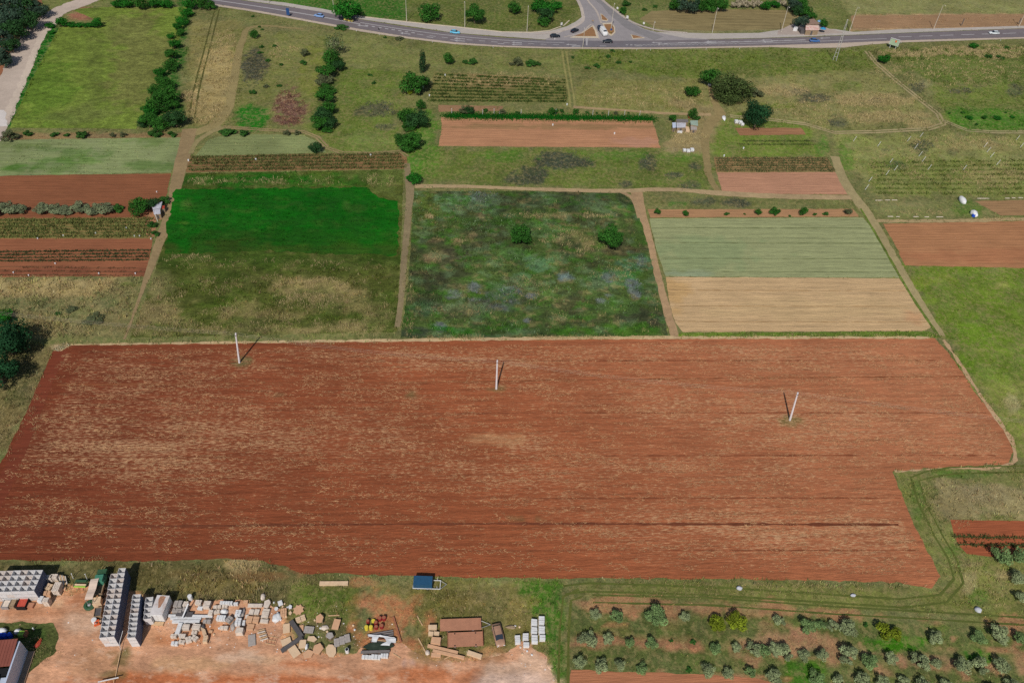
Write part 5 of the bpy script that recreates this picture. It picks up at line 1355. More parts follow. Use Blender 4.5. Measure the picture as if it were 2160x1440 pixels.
SX = [ # cx, cy, w, h, rot, top height, material, blocks x, blocks y, description
 (375,1272,17,15,.05,1.0,M_STONEG,2,4,'grey block stack at the back left of the stone pallets'),
 (373,1286,20,10,.0,.8,M_STONEG,3,2,'low grey block stack in front of the back left stack'),
 (391,1272,10,12,-.1,.9,M_STONE,2,2,'narrow stack behind the long white beam'),
 (391,1283.5,13,10,0,.8,M_STONEG,2,2,'small stack under the middle of the long white beam'),
 (418,1268.5,13,11,0,.9,M_STONE,3,2,'framed pale stack at the edge of the tall grass'),
 (422,1281,11,9,0,.6,M_WHITE,1,1,'single bright white crate on bare orange soil'),
 (436,1272.5,15,16,0,1.1,M_STONE,1,3,'tall pale stack right of the framed stack'),
 (444,1290.5,10,13,0,.9,M_STONE,1,2,'narrow pale stack left of the bluish sacks'),
 (436,1308,17,9,0,.8,M_STONEG,2,1,'grey stack at the right end of the white beams'),
 (392,1320,16,12,.05,.9,M_STONE,1,3,'left of two square stacks in front of the white beams'),
 (413.5,1320,18,13,0,.9,M_STONE,1,3,'right of two square stacks in front of the white beams'),
 (366,1339,13,9,.0,.8,M_STONE,2,2,'small stack at the foot of the leaning beam'),
 (384,1339,14,10,.0,.9,M_STONE,3,1,'brown-grey stack right of the beam foot'),
 (368,1355,14,10,.05,.7,M_WHITE,2,1,'pale stack frontmost on the left'),
 (383,1352,14,9,-.1,.6,M_STONE,2,2,'low tumbled stack in the front row of pallets'),
 (397,1347,12,14,.45,.7,M_STONE,2,2,'turned stack in the front row of pallets'),
 (410,1344,14,12,-.4,.7,M_STONE,2,2,'second turned stack in the front row of pallets'),
 (409.5,1333,12,9,.1,.6,M_STONE,2,1,'low stack behind the turned ones'),
 (433,1346,10,16,.1,.9,M_CREAM,1,4,'narrow yellowish stack beside the open sandy ground'),
 (444,1330,8,6,0,.4,M_BUFF,1,1,'small pinkish box at the edge of the sandy ground'),
 (477,1269.5,26,9,.03,1.0,M_WHITE,5,1,'long white stack against the tall dry grass'),
 (497,1271.5,9,7,.05,.8,M_WHITE,2,1,'short white stack continuing the long white one'),
 (458,1278,16,8,.2,.7,M_STONE,2,1,'tilted pale slab stack left of the long white stack'),
 (474,1277,12,8,0,.7,M_STONE,2,1,'pinkish stack under the long white stack'),
 (457,1289,12,9,.3,.5,M_STONE,2,2,'loose stone heap beside the bluish sack'),
 (466,1301,19,13,0,1.0,M_WHITE,4,1,'striped pale stack of upright panels'),
 (483,1304,12,14,-.5,.9,M_STONEG,2,2,'grey stack turned away from the striped panels'),
 (472,1322,17,9,0,.7,M_STONE,2,1,'low stack with a red strap facing the sandy ground'),
 (502,1291,12,15,0,1.1,M_WHITE,2,3,'white stack at the back of the narrow white line'),
 (502,1309,12,16,.05,1.0,M_WHITE,2,3,'white rubble stack in the narrow white line'),
 (505,1328,17,15,0,1.3,M_STONE,1,4,'tall square stack casting a shadow on the sand'),
 (514,1312,6,12,.1,.7,M_WHITE,1,2,'slim white stack right of the white line'),
 (536,1289,22,12,0,.5,M_STONE,2,1,'low stack with a round stone on top'),
 (560,1292,16,19,0,.6,M_STONE,1,4,'lined slab stack beside the path of red soil'),
 (533,1305,27,15,0,.7,M_BUFF,2,2,'wide orange-buff stack in the middle of the pallets'),
 (557,1308.5,18,9,0,.6,M_STONE,1,1,'pinkish slab below the lined stack'),
 (528,1321,16,13,0,.5,M_BUFF,1,3,'low buff stack beside the planks'),
 (518.5,1268,10,8,.1,.5,M_BUFF,1,1,'small buff slab near the tall grass'),
 (521,1299,8,9,.2,.4,M_STONE,1,1,'small pale block left of the buff stack'),
 (598,1290,13,18,.2,.5,M_BUFF,3,3,'pinkish rubble stack near the dark beam'),
 (634,1304,20,13,.5,.4,M_CREAM,2,3,'broken cream stack under the star slab'),
 (103,1216,12,12,.1,1.4,M_STONE,2,2,'left pinkish stack right of the wide bin block'),
 (113,1214,14,12,.1,1.4,M_STONE,2,2,'right pinkish stack right of the wide bin block'),
 (119,1236,14,22,.05,1.7,M_STONE,4,6,'tall brick stack in the gap right of the bins'),
 (102,1236,14,14,-.2,1.0,M_CREAM,2,2,'tumbled cream stack between bins and tall brick stack'),
 (99,1249,14,10,.2,.9,M_BUFF,2,2,'rough buff stack nearest the open yard'),
 (85,1262,10,13,0,.9,M_WHITE,1,3,'pale slab stack at the corner of the wide block'),
 (96,1264,12,14,.05,1.7,M_STONE,2,3,'square dark-sided stack on the sand by the wide block'),
 (1092,1347,12,19,.1,.8,M_WHITE,1,4,'leftmost white block stack near the parked car'),
 (1109,1341,13,16,.05,.9,M_WHITE,1,3,'white block stack behind the lowest one'),
 (1110,1358,13,12,.02,.8,M_WHITE,1,2,'lowest white block stack at the pale rubble'),
 (1127,1311,14,16,0,1.0,M_WHITE,1,3,'back white stack in the inner column of three'),
 (1127,1328,14,16,0,1.0,M_WHITE,1,3,'middle white stack in the inner column of three'),
 (1128,1346,14,18,0,1.0,M_WHITE,1,3,'front white stack in the inner column of three'),
 (1142.5,1307,13,20,0,1.0,M_WHITE,1,4,'back white stack in the outer column beside the grass'),
 (1143,1327,14,17,0,1.0,M_WHITE,1,3,'middle white stack in the outer column beside the grass'),
 (1144.5,1343,13,13,0,1.0,M_WHITE,1,2,'front white stack in the outer column beside the grass'),
 (912.5,1321,19,12,.05,1.0,M_CREAM,1,1,'rounded cream stone block at the back of the three'),
 (915,1334,24,10,0,.8,M_CREAM,2,1,'cream stone stack in the middle beside the brown trailers'),
 (919.5,1349,22,18,-.03,1.0,M_BUFF,1,1,'large smooth buff block beside the brown trailers'),
 (773,1384,20,10,0,.6,M_WHITE,3,1,'left part of the white block row by the sand'),
 (793,1384,20,12,0,.6,M_WHITE,3,1,'middle part of the white block row by the sand'),
 (811,1381,16,11,0,.7,M_WHITE,3,1,'right part of the white block row by the sand'),
]
for s in SX:
    pallet_stack(s[0], s[1], s[2], s[3], s[4], s[5], s[6], s[9], s[7], s[8])
SL = [
 (389,1294,34,9,.0,.6,M_DARK,4,'long dark grey slab stack behind the white beams'),
 (538,1276,30,7,.06,.5,M_STONE,4,'long pale slab behind the buff stack'),
 (563.5,1272,16,20,-.05,.6,M_STONE,5,'big rounded pale slab near the tall grass'),
 (531,1349,15,22,.3,.3,M_STONEG,4,'grey framed slab lying on the sand'),
 (591,1271,9,10,.5,.5,M_WHITE,4,'small white slab tilted in the weeds'),
 (612,1279,9,10,.4,.5,M_WHITE,5,'small white slab left of the star slab'),
 (582.5,1283,9,8,.1,.4,M_WHITE,6,'white ring-shaped slab above the bluish sack'),
 (612,1292,8,8,.1,.3,M_CREAM,5,'small cream slab at the end of the dark beam'),
 (629.5,1285,23,21,0,.35,M_BUFF,16,'star-shaped buff slab lying on the grass'),
 (604,1324,14,18,.25,.35,M_CREAM,4,'cream slab left of the bent dark beam'),
 (603.5,1352,20,13,.5,.45,M_CREAM,4,'thick cream slab against the lower dark beam'),
 (620.5,1373,17,22,.75,.4,M_CREAM,4,'diagonal cream slab in front of the dark beam'),
 (635,1324,10,12,.2,.3,M_BUFF,4,'pinkish slab right of the bent dark beam'),
 (651.5,1327,20,13,-.03,.5,M_STONEG,4,'grey slab with a white rim'),
 (658.5,1346,25,13,-.2,.5,M_CREAM,5,'wide buff slab in the middle of the slab heap'),
 (670,1367,24,25,-.1,.7,M_BUFF,5,'largest buff slab on the slab heap'),
 (650,1378,25,20,.3,.4,M_BUFF,5,'front buff slab at the edge of the sand'),
 (638,1357,14,16,.1,.6,M_CREAM,4,'upright cream slab with coloured edges'),
 (698,1371,23,28,.4,.5,M_CREAM,8,'cream eight-sided slab beside the red sand'),
 (695.5,1339,19,14,-.4,.9,M_STONEG,5,'raised grey slab on a white base'),
 (710,1354,11,16,.25,.5,M_STONEG,4,'left of three grey cushion slabs'),
 (721.5,1349.5,11,16,.25,.5,M_STONEG,4,'middle of three grey cushion slabs'),
 (732.5,1345,11,16,.35,.5,M_STONEG,4,'right of three grey cushion slabs'),
 (674,1303,20,20,.15,1.0,M_BUFF,5,'tall striped buff block standing in the grass'),
 (709,1315.5,14,20,-.08,.8,M_BUFF,4,'orange-topped cream block standing in the grass'),
 (929,1380,20,7,-.03,.0,M_BUFF,4,''),
]
for s in SL:
    if s[8]: slab(s[0], s[1], s[2], s[3], s[4], s[5], s[6], s[8], sides=s[7], under=s[5] > .45)

def beam(p0, p1, wpx, hz, mat, label, name='beam', cat='beam', group='beams and planks lying in the yard', z0=None, round_=False, sup=True):
    a, b = P(*p0, hz), P(*p1, hz if z0 is None else z0)
    w = wpx * mpp((p0[0] + p1[0]) / 2, (p0[1] + p1[1]) / 2)
    t = thing(name, label, cat, (a.x, a.y, 0), 0, group)
    q = Vector((b.x - a.x, b.y - a.y, 0)); m = MB()
    h = min(w * .8, max(.08, hz * .8)); rz = math.atan2(q.y, q.x)
    if round_: m.tube((0, 0, hz - w / 2), (q.x, q.y, b.z - w / 2), w / 2, n=10)
    else:
        sl = math.atan2(b.z - a.z, q.length)
        m.box((q.x / 2, q.y / 2, (a.z + b.z) / 2 - h / 2), (q.length, w, h), rz, ry=-sl)
    m.build('shaft', mat, t)
    if sup and hz - h > .06 and z0 is None:
        m = MB()
        for f in (.15, .85): m.box((q.x * f, q.y * f, (hz - h) / 2), (.16, w * 1.2, hz - h), rz)
        m.build('bearer', M_DWOOD, t)
    return t
beam((355,1297), (448,1298.5), 5, .5, M_WHITE, 'back one of the white stone beams across the pallets')
beam((359,1303), (424,1303), 5, .5, M_WHITE, 'middle one of the white stone beams across the pallets')
beam((363,1309.5), (421,1309), 6, .6, M_WHITE, 'front white stone beam across the pallets')
beam((373,1336), (381,1312), 9, .8, M_WHITE, 'short thick white beam leading down from the front beam')
beam((397.5,1271), (384,1303), 2.6, 1.8, M_WHITEP, 'slender white beam lying diagonally over the stacks', z0=1.0, sup=False)
beam((613.5,1308), (636,1341), 9, .8, M_DARK, 'upper dark beam of the bent pair')
beam((637,1342), (593,1371), 8, .7, M_DARK, 'lower dark beam of the bent pair')
beam((674,1229), (734,1228.5), 8.5, .5, M_CREAM, 'single long cream beam lying in the grass below the red field')
beam((902,1360), (966,1375), 6, .6, M_BUFF, 'rear long buff beam below the brown trailers')
beam((913,1370.5), (979.5,1386), 6, .6, M_BUFF, 'front long buff beam below the brown trailers')
beam((909.5,1379), (930,1381), 8, .5, M_BUFF, 'short buff beam left of the front long one')
beam((986,1374), (1016,1384), 9, .6, M_CREAM, 'separate thick cream beam at the edge of the sand')
beam((829.5,1299), (846,1353), 3.4, .35, M_RUST, 'long rust-brown steel beam beside the dirt path', sup=False)
beam((882,1345), (902,1382), 2.4, .2, M_WOOD, 'thin plank left of the buff beams', name='plank', sup=False)
beam((879,1297), (891,1318), 2.2, .12, M_WOOD, 'thin plank lying in the grass above the cream blocks', name='plank', sup=False)
beam((692,1297.5), (716,1296.5), 1.8, .15, M_WOOD, 'thin plank near the striped block', name='plank', sup=False)
beam((829,1377), (845,1387), 2.0, .12, M_WOOD, 'short plank at the edge of the red sand', name='plank', sup=False)
beam((937,1389), (955,1380), 1.8, .12, M_WOOD, 'short plank under the front buff beam', name='plank', sup=False)
for i, (x0, y0, x1, y1) in enumerate(((774,1337,829,1328), (776,1339.5,830,1332.5), (779,1342,830,1337))):
    beam((x0, y0), (x1, y1), 3.2, .3 + .02 * i, M_PIPE, ['rear', 'middle', 'front'][i] + ' grey pipe of three behind the white scrap', name='pipe', round_=True, sup=False)
beam((761,1374), (822,1372), 5, .6, M_PIPE, 'grey steel girder behind the white block row', name='girder')
for k in range(6):
    beam((541 + k * 1.6, 1330.5 + k * 3.8), (558 + k * 1.4, 1326 + k * 3.8), 2.2, .4, (M_WOOD, M_STONE)[k % 2], f'{NUM[k]} plank from the back in the stacked plank bundle', name='plank', group='planks of the bundle on the sand', sup=False)
for k in range(5):
    beam((123 + k * 3.5, 1211 + k * .8), (129 + k * 3, 1233 - k * .6), 2.0, .9 - k * .05, M_WOOD if k % 2 else M_STONE, f'{NUM[k]} plank from the left leaning behind the brick stack', name='plank', group='planks behind the brick stack', sup=False)
for k in range(4):
    beam((424 + k * 2.4, 1322 + k * 1.2), (430 + k * 2.2, 1342), 1.6, .5, M_CREAM, f'{NUM[k]} board from the left in the fan of boards', name='plank', group='fan of boards between the stacks', sup=False)

# red window-like frame on the sand
c = P(573.5, 1350.5); w = 21 * mpp(573, 1350); l = 15 * mpp(573, 1350) / .9
t = thing('wooden_frame', 'red-brown wooden frame with four openings flat on the sand', 'frame', (c.x, c.y, 0), -.12)
m = MB()
for y in (-.5, 0, .5): m.box((0, y * l, .09), (w, .12, .1))
m.build('rail', M_WOOD, t)
m = MB()
for x in (-.5, -.33, 0, .33, .5): m.box((x * w, 0, .15), (.09, l * .92, .03))
m.build('slat', M_RUSTR, t)

M_ROCK = paint('pale rock', C(176, 178, 184), .85, var=.15, scale=2)
# sacks, bags and rubble heaps
def blob(cx, cy, w, h, hz, mat, label, name, cat, group=None, rough=.18, seed=0, rot=0):
    c, W, L, r = px_box(cx, cy, w, h, rot, hz * .6)
    bm = bmesh.new(); bmesh.ops.create_icosphere(bm, subdivisions=3, radius=.5)
    for v in bm.verts:
        n = mnoise.fractal(v.co * 2.2 + Vector((seed, cx, cy)), 1, 2, 4)
        v.co *= 1 + n * rough * 1.6
        v.co.x *= W; v.co.y *= L; v.co.z = max(-.02, v.co.z * hz * 1.3 + hz * .35)
    me = bpy.data.meshes.new(name); bm.to_mesh(me); bm.free(); me.materials.append(mat)
    me.polygons.foreach_set('use_smooth', np.ones(len(me.polygons), bool))
    o = bpy.data.objects.new(name, me); COL.objects.link(o); o.location = (c.x, c.y, 0); o.rotation_euler = (0, 0, r)
    return tag(o, label, cat, group)
blob(472.5,1288,16,10,.7,M_WHITEP,'bluish white sack heap between the stone stacks','sack','sack')
blob(583.5,1301,19,17,.8,M_WHITEP,'large bluish white bag near the red soil path','sack','sack',seed=2)
blob(554.5,1257,10,13,.9,M_STONE,'pale bag standing in the tall dry grass','sack','sack',seed=3)
blob(647,1362,6,12,.8,M_WHITEP,'narrow white sack on the slab heap','sack','sack',seed=4)
blob(492,1317,10,18,.6,M_STONEG,'dark grey rubble heap left of the narrow white line','rubble_heap','rubble',seed=5,rough=.3)
blob(512,1292,8,18,.5,M_STONEG,'brownish rubble heap right of the narrow white line','rubble_heap','rubble',seed=6,rough=.3)
blob(428,1322,9,12,.5,M_DARK,'dark scrap heap right of the two square stacks','scrap_heap','scrap',seed=7,rough=.3)
blob(684,1322,18,10,.35,M_STONE,'pale broken rubble beside the striped block','rubble_heap','rubble',seed=8,rough=.35)
blob(132,1240,14,8,.5,M_BUFF,'yellowish rubble heap right of the planks','rubble_heap','rubble',seed=9,rough=.35)
blob(902,1375,10,10,.5,M_STONE,'rounded stone at the left ends of the buff beams','boulder','stone',seed=10)
blob(1098,1364,5,5,.25,M_STONE,'small pale stone left of the lowest white stack','boulder','stone',seed=11)
blob(1077,1321,22,7,.4,M_DWOOD,'low dark scrap heap between car and white stacks','scrap_heap','scrap',seed=12,rough=.35)
blob(1560,1239,13,7,.6,M_ROCK,'white boulder left on the grass below the red field','boulder','boulder',seed=13,rough=.12)
blob(1800,1254,12,6,.5,M_ROCK,'flat pale boulder beside the rutted track','boulder','boulder',seed=14,rough=.12)
blob(2064,1284,14,10,.7,M_ROCK,'large whitish boulder low on the right beside the ruts','boulder','boulder',seed=15,rough=.12,rot=-.3)
blob(1527,248,8,8,.9,M_WHITEP,'white boulder at the fork of the farm tracks','boulder','boulder',seed=16)
for k, (x, y) in enumerate(((578,1270),(600,1272),(606,1280),(596,1278),(586,1291),(603,1300),(592,1306),(690,1331),(676,1324),(664,1307),(748,1327),(1096,1321),(1087,1319),(745,1318),(462,1324),(451,1337),(1112,1372),(1102,1378),(1122,1380))):
    blob(x, y, 4.5, 4, .25, (M_WHITE, M_CREAM)[k % 2], f'small pale stone, {NUM[k % 13] if k < 13 else "extra " + NUM[k - 13]} among the debris strewn from slabs to car', 'stone', 'stone', 'pale stones strewn over the yard', seed=20 + k, rough=.25)

# drums
def drum(cx, cy, wpx, h, mat, label, group=None, name='drum', lid=None):
    w = wpx * mpp(cx, cy); c = P(cx, cy, h * .6)
    t = thing(name, label, name.replace('_', ' '), (c.x, c.y, 0), 0, group)
    r = w / 2
    MB().lathe([(r * .94, 0), (r, .03), (r, h * .3), (r * 1.03, h * .33), (r, h * .36), (r, h * .63), (r * 1.03, h * .66), (r, h * .69), (r, h * .97), (r * .96, h)], 16).build('body', mat, t, smooth_=False)
    MB().lathe([(r * .8, h + .002), (r * .78, h + .03)], 16).build('lid', lid or mat, t)
    return t
drum(3,1340,9,1.0,M_BLUE,'blue drum cut by the left edge behind the red roof','blue drums behind the red roof')
drum(11,1340,9,1.0,M_BLUE,'middle blue drum behind the red roof','blue drums behind the red roof')
drum(20.5,1339,9,1.0,M_BLUE,'right blue drum behind the red roof','blue drums behind the red roof')
drum(773,1323,8,1.0,M_YEL,'left yellow drum in the scrap corner','coloured drums beside the dirt path')
drum(782.5,1323,8,1.0,M_YEL,'right yellow drum in the scrap corner','coloured drums beside the dirt path')
drum(787.5,1309,8,.5,M_YEL,'short yellow drum behind the pair of yellow drums','coloured drums beside the dirt path')
for i, (x, y, s) in enumerate(((793.5,1322,8),(805,1320,9),(776,1310,7),(793,1313,8),(801,1304,9),(810,1303,9))):
    drum(x, y, s, .8, M_DRED, f'{NUM[i]} dark red drum around the yellow drums, counted from the front', 'coloured drums beside the dirt path', lid=M_RUST)
drum(732,1371,8,1.1,M_WHITEP,'white drum with a dark opening alone beside the red sand',None,lid=M_BLACK)
drum(401,1259,9,1.3,M_WHITEP,'upright white plastic tank behind the stone stacks',None,name='water_tank')
drum(199,1308,11,.9,M_WHITEP,'white tank beside the orange machine left of the long bin block',None,name='water_tank')
drum(70,1325,3,.6,M_WHITEP,'small white canister on the dark grass behind the roof',None,name='canister')
blob(4,1329,18,11,.9,M_WHITEP,'white tarpaulin mound at the left edge','tarpaulin','tarpaulin',seed=40)
blob(37,1330,17,9,.9,M_WHITEP,'white tarpaulin mound beside the lime green crate','tarpaulin','tarpaulin',seed=41)
def crate(cx, cy, w, h, rot, hz, mat, label, name='crate', cat='crate', inner=None):
    c, W, L, r = px_box(cx, cy, w, h, rot, hz)
    t = thing(name, label, cat, (c.x, c.y, 0), r)
    m = MB(); th = .06
    for s in (-1, 1):
        m.box((0, s * (L / 2 - th / 2), hz / 2), (W, th, hz)); m.box((s * (W / 2 - th / 2), 0, hz / 2 - .003), (th, L - 2 * th - .004, hz - .006))
    m.build('walls', mat, t)
    MB().box((0, 0, hz * (.72 if inner else .9)), (W - 2 * th - .01, L - 2 * th - .01, .05)).build('load', inner or mat, t)
    return t
crate(44,1334,11,8,0,.9,M_LIME,'lime green crate behind the red roof')
crate(52,1334,7,9,.1,.8,M_RUST,'brown crate right of the lime green one')
crate(46,1270,20,17,.08,1.0,M_BLACK,'black skip with a red load in front of the wide bin block','skip','skip',M_REDP)
crate(27,1270,10,14,.05,.8,M_DWOOD,'brown slatted crate left of the black skip')
crate(12,1272,15,14,.05,.8,M_STEEL,'grey frame crate near the left edge below the bins',inner=M_STONE)
crate(63,1275,15,8,0,.5,M_RUSTR,'low wooden crate right of the black skip')
crate(334,1314,22,7,.02,.3,M_WOOD,'low timber pallet in front of the white container','pallet','pallet')
# orange machine
c = P(207,1321); t = thing('cultivator', 'orange frame machine against the long bin block', 'machine', (c.x, c.y, 0), .5)
m = MB(); m.box((0, 0, .7), (.9, .25, .2)); m.box((0, .8, .7), (.9, .2, .2)); m.box((.3, .4, .7), (.15, .8, .15)); m.box((-.3, .4, .7), (.15, .8, .15)); m.build('frame', M_ORANGE, t)
for x in (-.35, 0, .35):
    m = MB(); m.box((x, .4, .35), (.08, .1, .6)); m.box((x, .3, .06), (.1, .3, .06)); m.build('tine', M_ORANGE, t)
# red boat-like hull
a, b = P(72,1362,.6), P(87,1343,.6)
t = thing('boat', 'red upturned boat hull lying on the dark grass behind the building', 'boat', ((a.x + b.x) / 2, (a.y + b.y) / 2, 0), yaw(a, b))
L = (b - a).length; m = MB(); n = 9; secs = []
for i in range(n):
    f = i / (n - 1); w = .42 * math.sin(PI * min(1, .25 + f * .75)) ** .7 * (1 - f ** 6 * .9); h = .5 * (1 - .3 * f)
    x = (f - .5) * L; secs.append([(x, -w, .05), (x, -w * .85, h * .6), (x, 0, h), (x, w * .85, h * .6), (x, w, .05)])
vs = [p for s in secs for p in s]; fs = [(i * 5 + j, i * 5 + j + 1, (i + 1) * 5 + j + 1, (i + 1) * 5 + j) for i in range(n - 1) for j in range(4)]
fs += [(0, 1, 2, 3, 4), tuple((n - 1) * 5 + j for j in (4, 3, 2, 1, 0))]
m.add(vs, fs).build('hull', M_REDP, t); MB().box((0, 0, .49), (L * .8, .06, .08)).build('keel', M_ORANGE, t)

# --- building at the bottom left corner
zr = 4.2
g0 = P(60.7,1374); g1 = P(36,1448)                # right wall foot, back and front
dirv = (g1 - g0).normalized(); perp = Vector((-dirv.y, dirv.x, 0))
if perp.x > 0: perp = -perp
LEN, DEP = 14.0, 22.0
t = thing('farm_building', 'low building with red-brown sheet roofs and a pale blue wall in the corner', 'building', (g0.x, g0.y, 0), 0)
def bp(s, d, z): return tuple(Vector((dirv.x * s + perp.x * d, dirv.y * s + perp.y * d, z)))
m = MB()
def hexa(m, s0, s1, d0, d1, z00, z01, z10, z11):
    """slab/wall between heights; zij = height at s_i side for top, bottom at given"""
    vs = [bp(s0, d0, z00), bp(s1, d0, z10), bp(s1, d1, z10), bp(s0, d1, z00), bp(s0, d0, z01), bp(s1, d0, z11), bp(s1, d1, z11), bp(s0, d1, z01)]
    m.add(vs, [(0, 3, 2, 1), (4, 5, 6, 7), (0, 1, 5, 4), (1, 2, 6, 5), (2, 3, 7, 6), (3, 0, 4, 7)])
m = MB(); hexa(m, 0, LEN, 0, .25, 0, 3.9, 0, 3.9); m.build('side_wall', M_WALLB, t)
m = MB(); hexa(m, 0, .25, .252, DEP, 0, 3.88, 0, 3.88); m.build('back_wall', M_WALLB, t)
m = MB(); hexa(m, -.25, 4.2, .28, DEP, 4.25, 4.33, 3.75, 3.83)
for k in range(40): hexa(m, -.25, 4.2, .3 + k * .5, .36 + k * .5, 4.331, 4.38, 3.831, 3.88)
m.build('roof', M_ROOFR, t)
m = MB(); hexa(m, 4.25, 5.6, .3, DEP, 3.3, 3.36, 3.3, 3.36); m.build('gutter', M_BLACK, t)
m = MB(); hexa(m, 5.7, 5.95, 1.6, DEP, 3.2, 3.9, 3.2, 3.9); m.build('parapet', M_WHITE, t)
m = MB(); hexa(m, 5.97, LEN, 1.7, DEP, 3.6, 3.68, 3.9, 3.98)
for k in range(38): hexa(m, 5.97, LEN, 1.7 + k * .5, 1.76 + k * .5, 3.681, 3.73, 3.981, 4.03)
m.build('roof', M_ROOFR, t)
m = MB(); hexa(m, 5.7, LEN, .3, 1.55, 0, 3.0, 0, 3.0); m.build('annex', M_WALLB, t)
m = MB(); hexa(m, .1, LEN, -1.1, -.01, 0, .3, 0, .3); m.build('ledge', M_LEDGE, t)

# --- canopy sheet, old truck and implements left of the long bin block
ca = [P(191.6,1221,2.4), P(209,1218.5,2.4), P(195,1263,2.4), P(178.5,1264,2.4)]
c = sum(ca, Vector()) / 4
t = thing('canopy', 'long pale sheet canopy on posts left of the green truck', 'canopy', (c.x, c.y, 0))
q = [p - c for p in ca]; q = [Vector((p.x, p.y, 0)) for p in q]
n = 8; vs = []; fs = []
for i in range(n + 1):
    f = i / n
    for s, (A, B) in enumerate(((q[0], q[3]), (q[1], q[2]))):
        p = A.lerp(B, f); vs += [(p.x, p.y, 2.4 + .1 * math.sin(f * PI * 3)), (p.x, p.y, 2.35 + .1 * math.sin(f * PI * 3))]
for i in range(n):
    k = i * 4; fs += [(k, k + 2, k + 6, k + 4), (k + 1, k + 5, k + 7, k + 3), (k, k + 4, k + 5, k + 1), (k + 2, k + 3, k + 7, k + 6)]
fs += [(0, 1, 3, 2), (n * 4, n * 4 + 2, n * 4 + 3, n * 4 + 1)]
MB().add(vs, fs).build('sheet', M_CANV, t)
for p in q:
    MB().tube((p.x * .93, p.y * .95, 0), (p.x * .93, p.y * .95, 2.34), .05, n=6).build('post', M_STEEL, t)
# truck: cab, bed, tank
a, b = P(208,1262), P(222,1212)
L = (b - a).length
t = thing('old_truck', 'old green truck parked tight against the long bin block', 'truck', (a.x, a.y, 0), yaw(a, b))
m = MB(); m.box((L / 2, .35, .7), (L, .12, .18)); m.box((L / 2, -.35, .7), (L, .12, .18)); m.box((L / 2, 0, .72), (.2, .58, .12)); m.build('chassis', M_BLACK, t)
m = MB(); m.box((L * .62, 0, 1.25), (1.7, 1.7, .9)); m.box((L * .60, 0, 1.98), (1.4, 1.55, .55), top=.88); m.build('cab', M_TEAL, t)
MB().box((L * .60, 0, 2.275), (1.3, 1.4, .04)).build('roof', M_TEAL, t)
m = MB(); m.box((L * .60 + .74, 0, 1.95), (.05, 1.3, .42)); m.build('windscreen', M_BLACK, t)
m = MB()
for s in (-1, 1): m.box((L * .25, s * .85, 1.15), (L * .42, .08, .5))
m.box((L * .25, 0, .87), (L * .42, 1.6, .08)); m.box((L * .04, 0, 1.15), (.08, 1.6, .5)); m.build('bed', M_DWOOD, t)
m = MB(); m.box((L * .88, 0, 1.3), (1.5, 1.6, .9)); m.box((L * .88, 0, 1.8), (.12, 1.6, .1)); m.build('bonnet', M_GREEN, t)
for x in (.12, .36, .86):
    for s in (-1, 1):
        w = MB().tube((L * x, s * .7, .45), (L * x, s * .95, .45), .45, n=16).build('wheel', M_TYRE, t)
        MB().tube((L * x, s * .952, .45), (L * x, s * .965, .45), .2, n=10).build('rim', M_STEEL, w)
crate(203.5,1265,16,12,.3,1.3,M_CREAM,'cream box at the tail of the old green truck','box','box')
crate(206,1289,14,17,.25,.9,M_DWOOD,'brown trailer body full of scrap beside the long bin block','trailer_body','trailer',M_DARK)
c = P(190,1277); t = thing('machine_wheel', 'large green ribbed wheel lying beside the cream box', 'wheel', (c.x, c.y, 0), .2)
m = MB().lathe([(.98, 0), (1.0, .1), (1.0, .4), (.92, .45), (.55, .45), (.5, .3)], 24); m.build('rim', M_GREEN, t)
MB().lathe([(.3, .05), (.3, .5), (.12, .6)], 14).build('hub', M_STEEL, t)
c = P(173,1233); t = thing('seed_drill', 'green farm implement with two pale rollers near the tall brick stack', 'implement', (c.x, c.y, 0), .04)
m = MB(); m.box((0, .65, .6), (2.3, .12, .12)); m.box((-1.1, 0, .6), (.12, 1.4, .12)); m.box((1.1, 0, .6), (.12, 1.4, .12)); m.box((0, .3, .8), (2.0, .4, .25)); m.build('frame', M_GREEN, t)
for y in (-.2, -.6): MB().tube((-1.03, y, .45), (1.03, y, .45), .17, n=12).build('roller', M_LIME if y < -.5 else M_CREAM, t)
for i, (p, h) in enumerate((((185,1223.5), 2.0), ((154.6,1219.7), 1.5))):
    c = P(*p); t = thing('white_post', ['taller', 'shorter'][i] + ' thin white post in the shade behind the farm implement', 'post', (c.x, c.y, 0))
    MB().tube((0, 0, 0), (.1, .1, h), .05, n=6).build('shaft', M_WHITEP, t); MB().box((.1, .1, h + .02), (.16, .16, .04)).build('cap', M_WHITEP, t)
# leaning lamp column on the sand by the front of the blocks
a, b = P(244,1428), P(254.5,1371, .3)
t = thing('fallen_pole', 'slender pale pole lying across the sand from the long block', 'pole', (a.x, a.y, 0))
d = b - a
MB().path([(0, 0, .12), (d.x, d.y, .35)], .08, 8).build('shaft', M_WOOD, t)
MB().path([(d.x, d.y, .35), (d.x - .4, d.y + 1.0, 1.0), (d.x - .1, d.y + 2.6, 2.2)], .05, 6).build('arm', M_STEEL, t)
c = P(232,1438); t = thing('trestle', 'pale trestle of crossed bars at the bottom edge', 'trestle', (c.x, c.y, 0), .3)
for x in (-.7, .7):
    m = MB(); m.tube((x, -.4, 0), (x, 0, .9), .05); m.tube((x, .4, 0), (x, 0, .9), .05); m.build('leg', M_WOOD, t)
MB().box((0, 0, .95), (3.2, .16, .1)).build('top_rail', M_WHITE, t)

